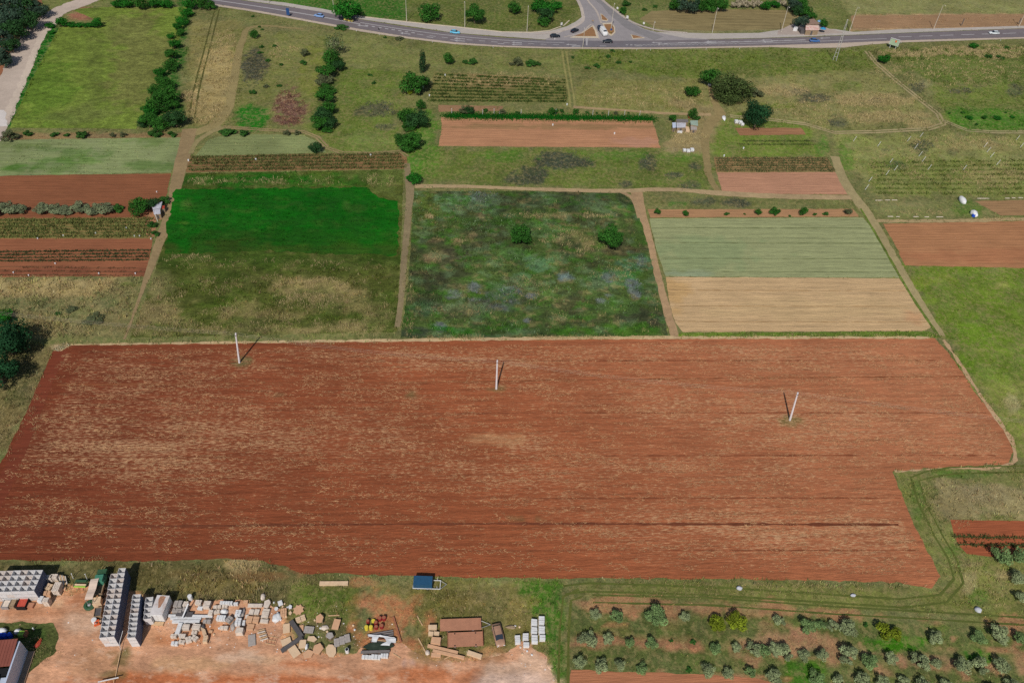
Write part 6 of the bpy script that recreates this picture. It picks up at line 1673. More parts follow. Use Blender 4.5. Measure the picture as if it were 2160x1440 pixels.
# --- tarpaulined trailer
c = P(892,1223,1.9); w = 40 * mpp(892, 1223, 1.9)
t = thing('box_trailer', 'trailer with a dark blue box at the edge of the red field', 'trailer', (c.x, c.y, 0), .03)
m = MB(); m.box((0, 0, 1.28), (w, 1.85, 1.2), top=.985); m.build('blue_box', M_BLUE2, t)
m = MB(); m.box((.7, -.95, .6), (w + 1.6, .1, .12)); m.box((.7, .8, .6), (w + 1.6, .1, .12)); m.box((w / 2 + 1.45, -.08, .6), (.1, 1.65, .12)); m.box((-w / 2 - .05, -.08, .6), (.1, 1.65, .12))
m.build('frame', M_WHITE, t)
MB().path([(w / 2 + 1.5, .7, .6), (w / 2 + 2.6, .1, .55), (w / 2 + 1.5, -.9, .6)], .05, 6).build('drawbar', M_STEEL, t)
m = MB(); m.tube((w / 2 + .9, -.95, .65), (w / 2 + .9, -.95, 1.5), .04); m.tube((w / 2 + .9, .8, .65), (w / 2 + .9, .8, 1.5), .04); m.build('stanchion', M_WHITE, t)
for x in (-.9, .9):
    for s in (-1, 1):
        wl = MB().tube((x, s * .75, .35), (x, s * .93, .35), .35, n=16).build('wheel', M_TYRE, t)
        MB().tube((x, s * .932, .35), (x, s * .945, .35), .16, n=10).build('rim', M_STEEL, wl)

# --- two low flat trailers with red-brown decks
def flat_trailer(TL, TR, BR, hz, label, drawbar, sides):
    a, b, c = P(*TL, hz), P(*TR, hz), P(*BR, hz)
    W = (b - a).length; L = (b - c).length; q = (a + c) / 2
    t = thing('flat_trailer', label, 'trailer', (q.x, q.y, 0), yaw(a, b), 'flat brown trailers beside the parked car')
    m = MB(); n = 9
    for k in range(n): m.box((0, (k + .5) * L / n - L / 2, hz - .04 + random.uniform(-.006, .006)), (W, L / n * .965, .07))
    m.build('deck', M_RUSTR, t)
    m = MB(); m.box((0, 0, hz - .2), (W * .98, .14, .2)); m.box((0, L * .36, hz - .2), (W * .98, .1, .2)); m.box((0, -L * .36, hz - .2), (W * .98, .1, .2)); m.build('chassis', M_RUST, t)
    if sides:
        for s in (-1, 1): MB().box((s * (W / 2 + .045), 0, hz + .05), (.07, L * 1.08, .4)).build('end_board', M_RUST, t)
    if drawbar:
        MB().path([(W / 2, L * .3, hz - .25), (W / 2 + 1.7, 0, .35), (W / 2, -L * .3, hz - .25)], .05, 6).build('drawbar', M_STEEL, t)
    for x in (-W * .3, W * .3):
        for s in (-1, 1):
            wl = MB().tube((x, s * (L / 2 - .35), .36), (x, s * (L / 2 - .12), .36), .36, n=16).build('wheel', M_TYRE, t)
            MB().tube((x, s * (L / 2 - .118), .36), (x, s * (L / 2 - .105), .36), .16, n=10).build('rim', M_STEEL, wl)
flat_trailer((928,1305), (1014.3,1302), (1015.6,1327), .85, 'rear flat trailer with a red-brown deck and a drawbar', True, False)
flat_trailer((944,1333.5), (1017,1330.5), (1019.5,1361), .7, 'front flat trailer with a red-brown deck and end boards', False, True)

# white scrap sheets over a dark tarpaulin
def cloth(pts, hz, mat, label, name, cat, amp=.12, th=.02):
    """a crumpled sheet following a pixel outline, with thickness"""
    poly = PP(pts); c = poly.mean(0); e = jitter_edge(poly, .3, .08, 2.0, 9)
    lo, hi = e.min(0), e.max(0)
    gx, gy = np.meshgrid(np.arange(lo[0], hi[0], .3), np.arange(lo[1], hi[1], .3)); gx, gy = gx.ravel(), gy.ravel()
    k = sdist(gx, gy, e) < -.12
    p = np.vstack([e, np.stack([gx[k], gy[k]], 1)])
    r = delaunay_2d_cdt([Vector(v) for v in p], [], [list(range(len(e)))], 1, 1e-5)
    vs = []
    for v in r[0]:
        z = hz + amp * (mnoise.noise(Vector((v[0] * 1.1, v[1] * 1.1, hz * 9))) * 1.6)
        vs.append((v[0] - c[0], v[1] - c[1], max(.03, z)))
    n = len(vs); fs = [tuple(f) for f in r[2]]
    vs += [(x, y, z - th) for x, y, z in vs]; fs2 = fs + [tuple(i + n for i in f[::-1]) for f in fs]
    o = MB().add(vs, fs2).build(name, mat, loc=(c[0], c[1], 0))
    return tag(o, label, cat)
cloth([(765,1367),(780,1358),(800,1356),(826,1358),(832,1366),(815,1372),(780,1373)], .5, paint('dark green tarpaulin', C(40,52,40), .7), 'dark green tarpaulin between white scrap and girder', 'tarpaulin', 'tarpaulin')
cloth([(778,1341),(795,1342),(833,1347),(835,1351),(800,1346),(795,1357),(784,1357),(786,1346),(777,1345)], .75, M_WHITEP, 'torn white sheet draped over the left of the scrap', 'torn_sheet', 'sheet')
cloth([(808,1346),(822,1350),(836,1350),(835,1360),(826,1358),(822,1366),(803,1364),(816,1357),(812,1350)], .8, M_WHITEP, 'torn white sheet at the right end of the scrap', 'torn_sheet', 'sheet')
for k in range(5):
    beam((777 + k * 2, 1344 + k * 3.4), (826 + k, 1349 + k * 3), 1.6, .5 - k * .02, (M_RUST, M_WOOD, M_DARK)[k % 3], f'{NUM[k]} lath from the back under the torn white sheets', name='lath', group='laths under the torn white sheets', sup=False)

# loose chips of stone trodden into the yard
def chips():
    zones = [(460,1318,140,50,1.6),(650,1340,90,50,1.5),(110,1245,50,30,1.6),(1110,1395,60,30,1.2),(300,1390,280,40,.25),(800,1350,60,40,1.4),(930,1385,90,20,.6),(700,1300,60,40,.4),(150,1320,120,60,.2)]
    Vs = []; Cs = []
    for cx, cy, rx, ry, dn in zones:
        x0, y0, ax, ay, bx, by = _ellw(cx, cy, rx, ry); n = int(abs(ax * by - ay * bx) * 3.14 * dn)
        r = np.sqrt(rng.uniform(0, 1, n)); t = rng.uniform(0, 2 * PI, n)
        X = x0 + ax * r * np.cos(t) + bx * r * np.sin(t); Y = y0 + ay * r * np.cos(t) + by * r * np.sin(t)
        s = rng.uniform(.04, .2, n) * rng.uniform(.4, 1, n); a = rng.uniform(0, 6.3, n); z = rng.uniform(.02, .09, n)
        for k in range(4):
            th = a + k * PI / 2 + rng.uniform(-.3, .3, n); Vs.append(None) if False else None
            if k == 0: q = np.empty((n, 5, 3))
            q[:, k, 0] = X + np.cos(th) * s; q[:, k, 1] = Y + np.sin(th) * s; q[:, k, 2] = .0
        q[:, 4, 0] = X; q[:, 4, 1] = Y; q[:, 4, 2] = z + s * .5
        q[:, :4, 2] = .01
        Vs.append(q); Cs.append(np.array([C(200,176,156), C(176,140,116), C(150,120,100), C(204,196,190), C(120,84,64)])[rng.integers(0, 5, n)] * rng.uniform(.8, 1.2, (n, 1)))
    q = np.vstack([v for v in Vs if v is not None]); c = np.vstack(Cs); n = len(q)
    i = np.arange(n)[:, None] * 5
    F = np.vstack([np.hstack([i + k, i + (k + 1) % 4, i + 4]) for k in range(4)])
    tag(fast_mesh('stone_chips', q.reshape(-1, 3), F, np.repeat(c, 5, 0), M_LEAF), 'small stone chips and clods scattered over the bare yard', 'stone chips', kind='stuff')
    print('chips', n)
chips()

# ---------------------------------------------------------------- cars
M_GLASS = paint('car glass', C(40, 48, 58), .15, spec=.6, var=.02)
M_LAMPW = paint('clear lamp', C(225, 225, 225), .3, var=.02)
M_LAMPR = paint('red lamp', C(170, 30, 26), .3, var=.02)
def smooth_profile(pts, n=3):
    for _ in range(n):
        q = []
        for i in range(len(pts)):
            a, b = pts[i], pts[(i + 1) % len(pts)]
            q += [(a[0] * .75 + b[0] * .25, a[1] * .75 + b[1] * .25), (a[0] * .25 + b[0] * .75, a[1] * .25 + b[1] * .75)]
        pts = q
    return pts
def car(cx, cy, rz, mat, label, L=4.2, W=1.75, H=1.45, name='parked_car', cat='car', group=None, van=False, dusty=None):
    c = P(cx, cy, .6)
    t = thing(name, label, cat, (c.x, c.y, 0), rz, group)
    # lower body as lofted stations: x, half width, bottom, shoulder height
    if van: st = [(-.5, .80, .35, 1.0), (-.49, .97, .28, 1.15), (-.3, 1, .25, 1.18), (.1, 1, .25, 1.18), (.36, .99, .26, 1.10), (.46, .93, .28, .95), (.5, .78, .36, .72)]
    else: st = [(-.5, .74, .38, .78), (-.48, .90, .30, .92), (-.38, .98, .24, .98), (-.1, 1, .22, .96), (.16, 1, .22, .94), (.34, .98, .24, .86), (.45, .90, .28, .74), (.5, .70, .36, .60)]
    k = W / 2; vs = []; fs = []; hs = H / 1.45
    for x, w, z0, z1 in st:
        z1 *= hs
        vs += [(x * L, -w * k * .9, z0), (x * L, -w * k, z0 + .15), (x * L, -w * k * .97, z1 - .06), (x * L, -w * k * .86, z1), (x * L, 0, z1 + .05), (x * L, w * k * .86, z1), (x * L, w * k * .97, z1 - .06), (x * L, w * k, z0 + .15), (x * L, w * k * .9, z0)]
    n = len(st)
    for i in range(n - 1):
        for j in range(9): fs.append((i * 9 + j, i * 9 + (j + 1) % 9, (i + 1) * 9 + (j + 1) % 9, (i + 1) * 9 + j))
    fs += [tuple(range(9)), tuple((n - 1) * 9 + j for j in range(8, -1, -1))]
    MB().add(vs, fs).build('body', mat, t, smooth_=True)
    # glasshouse and roof
    if van: g = [(-.47, .86, 1.15), (-.46, .80, H - .05), (.26, .78, H - .06), (.43, .80, 1.02)]
    else: g = [(-.44, .80, .92), (-.30, .68, H - .06), (.06, .68, H - .05), (.27, .80, .86)]
    vs = []
    for x, w, z in g: vs += [(x * L, -w * k, z * (hs if z < H * .8 and not van else 1)), (x * L, w * k, z * (hs if z < H * .8 and not van else 1))]
    MB().add(vs, [(0, 1, 3, 2), (2, 3, 5, 4), (4, 5, 7, 6), (0, 2, 4, 6), (1, 7, 5, 3), (0, 6, 7, 1)]).build('windows', M_GLASS if not van else mat, t)
    x0, x1 = g[1][0] * L, g[2][0] * L
    vs = []
    for f in np.linspace(0, 1, 6):
        x = x0 - .06 + (x1 - x0 + .12) * f; w = g[1][1] * k * 1.02; e = .05 * math.sin(PI * f)
        vs += [(x, -w, H - .05), (x, -w * .7, H + e * .6), (x, w * .7, H + e * .6), (x, w, H - .05)]
    fs = [(i * 4 + j, i * 4 + j + 1, (i + 1) * 4 + j + 1, (i + 1) * 4 + j) for i in range(5) for j in range(3)]
    MB().add(vs, fs).build('roof', mat, t, smooth_=True)
    if van:
        m = MB(); m.add([(.27 * L, -.7 * k, H - .1), (.27 * L, .7 * k, H - .1), (.435 * L, .74 * k, 1.06), (.435 * L, -.74 * k, 1.06)], [(0, 1, 2, 3)])
        m.add([(.285 * L, -.7 * k, H - .1), (.285 * L, .7 * k, H - .1), (.45 * L, .74 * k, 1.06), (.45 * L, -.74 * k, 1.06)], [(0, 3, 2, 1)]); m.build('windscreen', M_GLASS, t)
    for x in (-.31, .31):
        for s in (-1, 1):
            wl = MB().tube((x * L, s * (k - .2), .32), (x * L, s * (k + .005), .32), .32, n=16).build('wheel', M_TYRE, t)
            MB().tube((x * L, s * (k + .006), .32), (x * L, s * (k + .02), .32), .18, n=10).build('rim', M_STEEL, wl)
    zl = .62 if not van else .8
    for s in (-1, 1):
        MB().box((.485 * L, s * k * .62, zl * hs), (.1, .34, .12), s * -.35).build('headlight', M_LAMPW, t)
        MB().box((-.492 * L, s * k * .72, (.74 if not van else 1.0) * hs), (.06, .22, .16)).build('tail_light', M_LAMPR, t)
    return t
def cp(nm, c, **k): return paint('car paint ' + nm, c, .35, spec=.5, var=.03, **k)
def road_yaw(x): return yaw(P(x - 20, along(x - 20, .5)), P(x + 20, along(x + 20, .5)))
car(673, 33.5, road_yaw(673) + PI, cp('pale blue', C(120,150,196)), 'pale blue car near the tall blue sign on the main road', 4.4, H=1.55)
car(735.5, 42, road_yaw(735), cp('yellow', C(216,184,90)), 'yellow car driving on the far lane of the main road', 4.3)
car(960, 68, road_yaw(960), cp('light blue', C(96,176,214)), 'bright light blue car on the far lane of the main road')
car(1171, 76, road_yaw(1171) + .12, cp('black', C(26,32,40)), 'black car turning out at the left of the junction', 4.4)
car(1212.5, 64.5, road_yaw(1200) + .75, cp('black', C(26,32,40)), 'dark car on the slip lane behind the grass island', 4.4, group=None)
car(1265, 60, -PI / 2 + .1, cp('navy', C(30,44,66)), 'dark blue car behind the white van at the junction', 4.4)
car(1273, 69.5, -PI / 2 + .28, cp('white', C(215,218,226)), 'white van waiting at the mouth of the side road', 5.6, 2.05, 2.4, 'white_van', 'van', van=True)
car(1281.5, 87.5, PI + .02, cp('black', C(26,32,40)), 'black car crossing on the main road below the white van', 4.3)
car(1718.5, 86, .03, cp('mid blue', C(60,98,150)), 'mid blue car in front of the roadside stall', 4.4, H=1.6)
car(2097, 69.5, PI + .05, cp('silver', C(200,206,216)), 'silver white car near the right end of the main road', 4.5)
a, b = P(1046.5, 1319), P(1056, 1357)
car(1051.3, 1338.5, yaw(a, b), cp('dusty brown', C(150,116,96), dirt=C(176,140,112), dirt_amt=.8), 'dusty brown car parked on the grass beside the flat trailers', 4.25, 1.75, 1.42)

# ---------------------------------------------------------------- lamp posts, poles, signs
M_POST = paint('pale post', C(190, 182, 168), .6, var=.06)
M_CPOLE = paint('concrete pole', C(206, 202, 204), .8, var=.08)
def lamp_post(base, top, label, H=11.0, arm=1.6):
    b = P(*base)
    t = thing('street_lamp', label, 'street lamp', (b.x, b.y, 0), 0, 'street lamps along the main road')
    MB().tube((0, 0, 0), (0, 0, H), .13, .07, 8).build('mast', M_POST, t)
    s = -1 if base[1] < 90 else 1
    MB().path([(0, 0, H), (0, s * arm * .5, H + .25), (0, s * arm, H + .3)], .05, 6).build('arm', M_POST, t)
    MB().box((0, s * (arm + .3), H + .3), (.28, .7, .12), top=.7).build('lamp_head', M_POST, t)
    return t
LP = [((566.5,7),'at the top edge above the blue sign'), ((705,29),'beside the orange sign'), ((858,47.5),'on the grass side left of the light blue car'), ((980.5,58),'between two round trees'), ((1111.5,67),'left of the junction'),
      ((1229,103),'in the verge below the grass island'), ((1377.5,65.5),'short one right of the junction'), ((1502,70.5),'at the middle of the stubble field'), ((1648,67.5),'left of the roadside stall'), ((1791.5,68),'right of the roadside stall'), ((1969,62.5),'in front of the brown strip'), ((2148.5,58),'at the right end of the road')]
for (p, s) in LP:
    lamp_post(p, None, 'tall pale street lamp ' + s, H=4.2 if p[0] in (1377.5,) else (7.5 if p[0] == 1229 else 11.0))
t = lamp_post((1288.5,66), None, 'tall pale street lamp standing on the round traffic island', H=12)

def pole(base, top, H, label, arm=True):
    b = P(*base); e = P(*top, H)
    t = thing('power_pole', label, 'pole', (b.x, b.y, 0), 0, 'concrete poles across the red field')
    d = Vector((e.x - b.x, e.y - b.y, H))
    MB().tube((0, 0, -.1), d, .24, .17, 10).build('shaft', M_CPOLE, t)
    MB().box((d.x * .96, d.y * .96, H * .955), (1.0, .12, .12), LN + PI / 2).build('crossarm', M_CPOLE, t)
    for s in (-.45, 0, .45):
        MB().lathe([(.06, 0), (.07, .05), (.03, .12), (.06, .18), (.03, .22)], 8, (d.x * .96 + s * math.cos(LN + PI / 2), d.y * .96 + s * math.sin(LN + PI / 2), H * .955 + .06)).build('insulator', M_DARK, t)
    return Vector((b.x + d.x * .96, b.y + d.y * .96, H * .955 + .26))
p1, p3 = P(505, 765), P(1666, 886)
LN = yaw(p1, p3)
T = [pole((505,765), (497,703), 9.6, 'left of three pale concrete poles standing on the red field'),
     pole((1047,820), (1049,760), 9.4, 'middle of three pale concrete poles standing on the red field'),
     pole((1666,886), (1683,828), 9.3, 'right leaning one of three pale concrete poles on the red field')]
ends = [T[0] + (T[0] - T[1]) * 1.6] + T + [T[2] + (T[2] - T[1]) * 1.6]
M_WIRE = paint('wire', C(186, 172, 150), .6, var=.02)
for k, s in enumerate((-.45, 0, .45)):
    off = Vector((math.cos(LN + PI / 2) * s, math.sin(LN + PI / 2) * s, 0)); pts = []
    for a, b in zip(ends[:-1], ends[1:]):
        for i in range(8):
            f = i / 8; q = a.lerp(b, f); q.z -= 1.2 * 4 * f * (1 - f); pts.append(q + off)
    pts.append(ends[-1] + off)
    tag(MB().path(pts, .011, 4).build('power_line', M_WIRE), ['near', 'middle', 'far'][k] + ' wire of three strung between the concrete poles', 'power line', 'wires over the red field')
# twin-legged mast beside the main road
b1, b2 = P(1757,127), P(1763.5,129); H = 20.0; top = P(1787.5, 42, H)
t = thing('twin_mast', 'tall twin-legged pale mast rising over the main road', 'mast', (b1.x, b1.y, 0))
dt = Vector((top.x - b1.x, top.y - b1.y, H)); d2 = b2 - b1
MB().tube((0, 0, 0), dt, .14, .09, 8).build('leg', M_CPOLE, t)
MB().tube((d2.x, d2.y, 0), dt + Vector((.25, 0, 0)), .14, .09, 8).build('leg', M_CPOLE, t)
m = MB()
for k in range(1, 10):
    f = k / 10; A = dt * f; B = Vector((d2.x, d2.y, 0)).lerp(dt + Vector((.25, 0, 0)), f); m.tube(A, B, .04, n=5)
m.build('brace', M_CPOLE, t)

# signs
def sign(base, w, h, H, mat, label, rz=0.0, posts=1, th=.06, post=None, shape='rect'):
    b = P(*base); t = thing('road_sign', label, 'sign', (b.x, b.y, 0), rz)
    m = MB()
    if shape == 'round': m.tube((0, -.03, H), (0, .03, H), w / 2, n=16)
    elif shape == 'diamond': m.add([(x, y, H + z) for y in (-.03, .03) for x, z in ((-w / 2, 0), (0, -h / 2), (w / 2, 0), (0, h / 2))], [(0, 1, 2, 3), (7, 6, 5, 4), (0, 4, 5, 1), (1, 5, 6, 2), (2, 6, 7, 3), (3, 7, 4, 0)])
    else: m.box((0, 0, H), (w, th, h))
    m.build('panel', mat, t)
    for i in range(posts):
        x = 0 if posts == 1 else (-w * .35 + i * w * .7)
        MB().tube((x, .08, 0), (x, .08, H), .05, n=6).build('post', post or M_STEEL, t)
    return t
M_SBLUE = paint('sign blue', C(36, 70, 120), .5, var=.04)
M_SGREY = paint('sign back', C(200, 198, 196), .5, var=.04)
sign((608.5,35.5), 1.3, 2.9, 2.1, M_SBLUE, 'tall narrow blue sign on the near verge of the main road', .1)
sign((711,29), 1.4, 1.4, 1.6, M_ORANGE, 'orange diamond sign beside the big green tree', 0, shape='diamond')
sign((1184,58), 1.0, 1.1, 1.5, M_SGREY, 'pale square sign at the left corner of the junction', .6)
sign((1301.5,25), 1.0, 1.0, 1.6, M_SGREY, 'pale round sign on the right side of the side road', -.5, shape='round')
sign((1322.5,44), 1.1, 1.2, 1.6, M_SGREY, 'pale sign where the slip lane starts bending', -.6)
sign((1357,57), 1.0, 1.0, 1.6, M_SGREY, 'pale round sign at the corner of the stubble field', -.4, shape='round')
sign((1288,74), .9, .9, 2.3, M_SBLUE, 'blue round sign on a yellow post on the traffic island', 0, shape='round', post=M_YEL)
sign((799,65), .3, .9, .8, M_BLACK, 'small black marker post on the near edge of the main road', 0)
sign((1170,86), .3, .7, .7, M_SGREY, 'small pale marker at the start of the farm track', 0)
sign((1250,49), .9, .5, 1.0, M_DWOOD, 'small brown board at the tip of the grass island', 0)
sign((2027.5,55.5), .5, 3.0, 1.9, M_DARK, 'dark narrow post sign in front of the brown strip', .4)
sign((2148,52), .6, 2.4, 1.6, M_DARK, 'dark narrow post sign beside the rightmost lamp', .4)
# billboard
b = P(1882, 103)
t = thing('billboard', 'roadside billboard on two legs with an orange mark on its pale panel', 'billboard', (b.x, b.y, 0), -.62)
MB().box((0, 0, 2.8), (3.6, .3, 2.6), rx=-.12).build('panel', paint('billboard face', C(150, 168, 140), .7, var=.12, scale=.6), t)
m = MB(); m.box((1.9, 0, 2.8), (.12, .36, 2.8), rx=-.12); m.box((-1.9, 0, 2.8), (.12, .36, 2.8), rx=-.12); m.box((0, -.03, 4.15), (3.9, .36, .12)); m.build('frame', M_WHITE, t)
MB().box((.5, -.16, 3.3), (.6, .06, .8), rx=-.12).build('orange_mark', M_ORANGE, t)
for x in (-1.2, 1.2): MB().tube((x, .1, 0), (x, .1, 2.0), .11, n=8).build('leg', M_WHITE, t)

# delineator posts along the near verge
for i, x in enumerate((752, 800, 912, 1040, 1316, 1343, 1372, 1489, 1560, 1900, 2110)):
    b = P(x, along(x, 1) + 6); t = thing('marker_post', f'{NUM[i]} small white marker post from the left along the near verge', 'marker post', (b.x, b.y, 0), 0, 'white marker posts along the road')
    MB().box((0, 0, .5), (.12, .08, 1.0), top=.8).build('shaft', M_WHITEP, t); MB().box((0, -.045, .8), (.1, .012, .12)).build('reflector', M_REDP, t)

# ---------------------------------------------------------------- sheds, stall, tanks
def shed(corners, hz, h2, label, wall=M_DWOOD, roof=M_TIN, name='shed', parent=None, cat='shed'):
    """corners TL,TR,BR,BL of the roof in pixels; back edge at h2, front edge at hz"""
    A, B = P(*corners[0], h2), P(*corners[1], h2); Cc, D = P(*corners[2], hz), P(*corners[3], hz)
    c = (A + B + Cc + D) / 4
    t = thing(name, label, cat, (c.x, c.y, 0)) if label else empty('x', (0, 0, 0))
    q = [Vector((p.x - c.x, p.y - c.y, z)) for p, z in ((A, h2), (B, h2), (Cc, hz), (D, hz))]
    m = MB(); vs = [tuple(p) for p in q] + [(p.x, p.y, p.z - .06) for p in q]
    m.add(vs, [(0, 1, 2, 3), (7, 6, 5, 4), (0, 4, 5, 1), (1, 5, 6, 2), (2, 6, 7, 3), (3, 7, 4, 0)])
    n = 10
    for k in range(n):
        f = (k + .5) / n; a = q[0].lerp(q[1], f); b = q[3].lerp(q[2], f); m.tube(a + Vector((0, 0, .02)), b + Vector((0, 0, .02)), .035, n=4)
    m.build('roof', roof, t)
    s = .92; vs = [(p.x * s, p.y * s, 0) for p in q] + [(p.x * s, p.y * s, p.z - .08) for p in q]
    MB().add(vs, [(3, 2, 1, 0), (4, 5, 6, 7), (0, 1, 5, 4), (1, 2, 6, 5), (2, 3, 7, 6), (3, 0, 4, 7)]).build('walls', wall, t)
    w = (q[2] - q[3]).length; mid = (q[2] + q[3]) / 2 * s
    MB().box((mid.x, mid.y - .03, hz * .4), (min(.8, w * .3), .05, hz * .75), math.atan2((q[2] - q[3]).y, (q[2] - q[3]).x)).build('door', M_DARK, t)
    return t
shed([(319.5,433),(342.4,425),(338.7,440),(322.5,441.5)], 2.0, 2.3, 'rear tin shed with a twisted pale pinkish roof beside the track')
shed([(322.5,442.5),(337.6,441),(338.7,451),(324.8,452.5)], 1.7, 2.1, 'front tin shed with a pale corrugated roof beside the track', roof=M_TIN)
shed([(339,434.5),(347.5,433.5),(347,439.5),(339.5,440.5)], 1.5, 1.7, 'small reddish lean-to at the right of the tin sheds', roof=M_REDP)
shed([(1427,259),(1447,259),(1446,269),(1427.5,269.5)], 1.9, 2.3, 'shack with a bright corrugated roof in the middle of the metal shacks', roof=M_TIN)
shed([(1418,259),(1425.8,258.5),(1426,269),(1419,270)], 1.7, 2.0, 'narrow bluish white shack at the left of the metal shacks', roof=M_WALLB)
shed([(1427,251.5),(1451,252),(1452,258),(1427,258)], 2.0, 2.1, 'grey-roofed shack at the back of the metal shacks', roof=M_PIPE)
shed([(1456,254.5),(1472,254),(1472.5,266),(1457,263)], 2.0, 2.3, 'greenish-roofed shack at the right of the metal shacks', roof=paint('green grey roof', C(140,156,142), .6))
shed([(1457.5,265.5),(1470,267),(1470,274),(1457,274)], 1.3, 1.5, 'low grey lean-to at the front right of the metal shacks', roof=M_STONEG)
crate(1450,271,8,7,0,1.0,M_CREAM,'pinkish box at the front of the metal shacks')
crate(1434,275,10,4,0,.7,M_WHITE,'low white box in front of the brightest shack')
c = P(1453,249); t = thing('orange_post', 'orange post standing behind the metal shacks', 'post', (c.x, c.y, 0)); MB().box((0, 0, 1.0), (.5, .3, 2.0), top=.7).build('shaft', M_ORANGE, t); MB().box((0, 0, 2.03), (.6, .4, .06)).build('cap', M_RUST, t)
def tank(cx, cy, wpx, label, h=1.1):
    w = wpx * mpp(cx, cy); c = P(cx, cy, h * .6); t = thing('water_tank', label, 'water tank', (c.x, c.y, 0), .1)
    MB().box((0, 0, h / 2 + .12), (w * .9, w * .9, h - .1)).build('tank', M_WHITEP, t, bevel=.08)
    m = MB()
    for s in (-1, 1):
        for u in (-1, 0, 1): m.box((u * w * .45, s * w * .48, h / 2), (.05, .04, h)); m.box((s * w * .48, u * w * .42, h / 2), (.04, .05, h))
    m.build('cage', M_STEEL, t); MB().box((0, 0, .06), (w, w, .12)).build('pallet', M_DWOOD, t)
tank(1553.5,256.5,8,'left white tank in the grass beside the tall dark tree')
tank(1562,258,8,'middle white tank beside the tall dark tree')
tank(1566,262,7,'front white tank beside the tall dark tree',.9)
tank(1444,317,7,'left of three white tanks below the metal shacks',.9)
tank(1452,318,8,'middle of three white tanks below the metal shacks',.9)
tank(1460,316,8,'right of three white tanks below the metal shacks',1.0)
tank(1497,179.5,6,'small white tank at the foot of the big thicket',.9)
blob(2031.5,420,13,12,1.6,M_WHITEP,'round white tarpaulined heap above the small brown plot','covered_heap','heap',seed=61,rough=.1)
blob(2056,448,13,9,1.5,M_WHITEP,'white tarpaulined heap beside the small brown plot','covered_heap','heap',seed=62,rough=.15)
drum(2054,454,7,.8,M_BLUE,'blue drum in front of the white covered heap')
for i, (x0, x1, y) in enumerate(((1846,1862,423),(1866,1878,422.5),(1881,1893,422.5),(2061,2087,419),(2120,2130,418.5),(2134,2142,418),(2148,2158,417.5),(1872,1884,457),(1890,1898,457.5),(1926,1938,457.5),(1950,1960,458),(1975,1990,458))):
    a, b = P(x0, y), P(x1, y); t = thing('plastic_strip', f'{NUM[i]} white plastic strip around the small plots right of the track', 'plastic strip', ((a.x + b.x) / 2, (a.y + b.y) / 2, 0), yaw(a, b), 'white plastic strips edging the small plots')
    MB().box((0, 0, .1), ((b - a).length, .25, .1), top=.7).build('sheet', M_STONE, t)
# roadside stall
shed([(1700,53.5),(1727,54),(1728,64),(1699,64)], 2.3, 2.7, 'roadside stall with a pale and red patched roof', roof=paint('patched stall roof', C(206,180,168), .7, var=.1, scale=.7, dirt=C(180,70,54), dirt_amt=.8), wall=M_DWOOD, name='market_stall', cat='stall')
shed([(1700,42),(1718,40),(1728,51),(1702,53)], 3.0, 3.4, 'brown tiled hut right behind the roadside stall', roof=paint('brown roof', C(136,112,98), .8), name='hut', cat='hut')
def parasol(cx, cy, w, H, mat, label):
    c = P(cx, cy, H); t = thing('parasol', label, 'parasol', (c.x, c.y, 0)); r = w * mpp(cx, cy) / 2
    MB().lathe([(r, H - .5), (r * .98, H - .45), (r * .5, H - .12), (.08, H + .1)], 10).build('canopy', mat, t); MB().tube((0, 0, 0), (0, 0, H + .15), .04, n=6).build('pole', M_STEEL, t)
    MB().box((0, 0, .05), (.5, .5, .1)).build('base', M_STONEG, t)
parasol(1737,58.5,13,2.3,paint('cyan canvas', C(50,130,170), .7),'cyan parasol at the right end of the roadside stall')
parasol(1730,43,10,2.6,paint('pale blue canvas', C(120,160,214), .7),'pale blue parasol behind the roadside stall')
crate(1691,60,9,8,.1,1.6,M_DARK,'dark box at the left end of the roadside stall')
crate(1680,57,8,7,-.4,1.2,M_WHITE,'white box left of the dark box by the stall')
blob(1687,26,7,5,1.0,M_WHITEP,'small white heap at the field corner above the stall','covered_heap','heap',seed=64)
blob(865,186,5,6,1.4,M_WHITEP,'small white covered object under the round green tree','covered_heap','heap',seed=65)

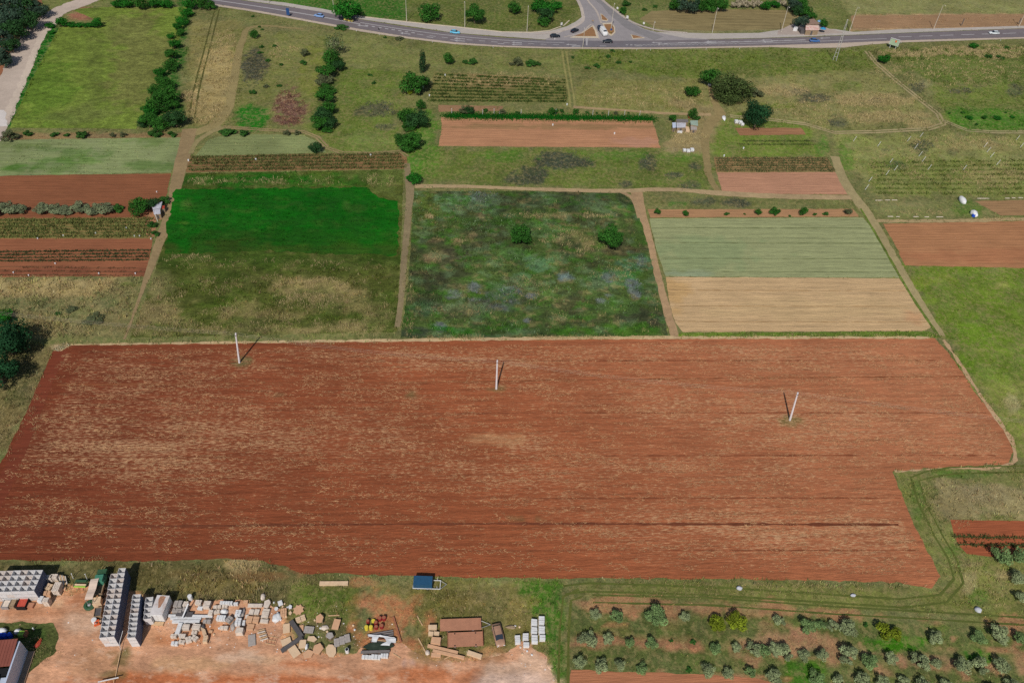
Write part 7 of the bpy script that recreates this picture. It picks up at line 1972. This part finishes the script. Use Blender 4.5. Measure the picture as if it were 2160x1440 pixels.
# stakes and small white markers
def stake(x, y, h, label, cat='stake', lean=(0, 0), group=None, r=.06, mat=None, name='stake'):
    b = P(x, y); t = thing(name, label, cat, (b.x, b.y, 0), 0, group)
    MB().tube((0, 0, 0), (lean[0], lean[1], h), r, n=5).build('shaft', mat or M_WHITE, t)
    MB().box((lean[0], lean[1], h + .02), (r * 3, r * 3, .05)).build('cap', mat or M_WHITE, t)
for i, (x, y) in enumerate(((953,240),(1018,242),(1042,240),(1099,242),(1172,241),(1250,243),(1283,244),(1317,244),(1349,245))):
    stake(x, y, 1.9, f'{NUM[i]} pale post from the left behind the dark green crop strip', group='pale posts behind the crop strip', name='fence_post')
for i, (x, y) in enumerate(((1851,309),(1914,298),(1929,314),(1938,330),(1945,341),(1957,358),(2031,359),(2075,311),(2082,321),(2089,332),(2102,348),(2152,311),(2143,296),(1876,345),(1868,370),(1825,400),(1832,384),(1886,360),(1940,290),(1800,298))):
    stake(x, y, 1.8, f'leaning white stake {"" if i < 13 else "of the outer ones, "}{NUM[i % 13]} in the ragged vineyard on the right', lean=(.55, .1), group='leaning white stakes in the right vineyard', r=.07)
for i, (x, y) in enumerate(((80,504),(134,498),(202,493),(267,482),(284,499),(295,499),(319,505),(117,557),(209,578),(286,578),(61,582),(29,576),(331,406))):
    b = P(x, y); t = thing('bucket', f'{NUM[i]} small white bucket on the narrow plots left of the track', 'bucket', (b.x, b.y, 0), 0, 'white buckets on the narrow plots')
    MB().lathe([(.13, 0), (.18, .38), (.19, .4)], 10).build('body', M_WHITEP, t); MB().lathe([(.17, .402), (.02, .42)], 10).build('lid', M_WHITEP, t)
for i, (x, y) in enumerate(((906,203),(939,160),(893,185),(1196,222),(540,338),(782,329),(398,340),(1527,330),(1568,314),(1166,265),(1296,283),(1054,240))):
    b = P(x, y); t = thing('bucket', f'white container, {NUM[i]} of those scattered on the plots further up', 'bucket', (b.x, b.y, 0), 0, 'white containers on the upper plots')
    MB().lathe([(.22, 0), (.26, .55), (.24, .6)], 10).build('body', M_WHITEP, t); MB().lathe([(.22, .602), (.02, .63)], 10).build('lid', M_WHITEP, t)
stake(332.8, 467.5, 2.2, 'pale leaning post between tin shed and round bush', lean=(-.5, .6), name='white_post')

for o in sc.objects:
    if o.parent is None and 'label' in o and len(o['label'].split()) > 16: raise Exception(o['label'])
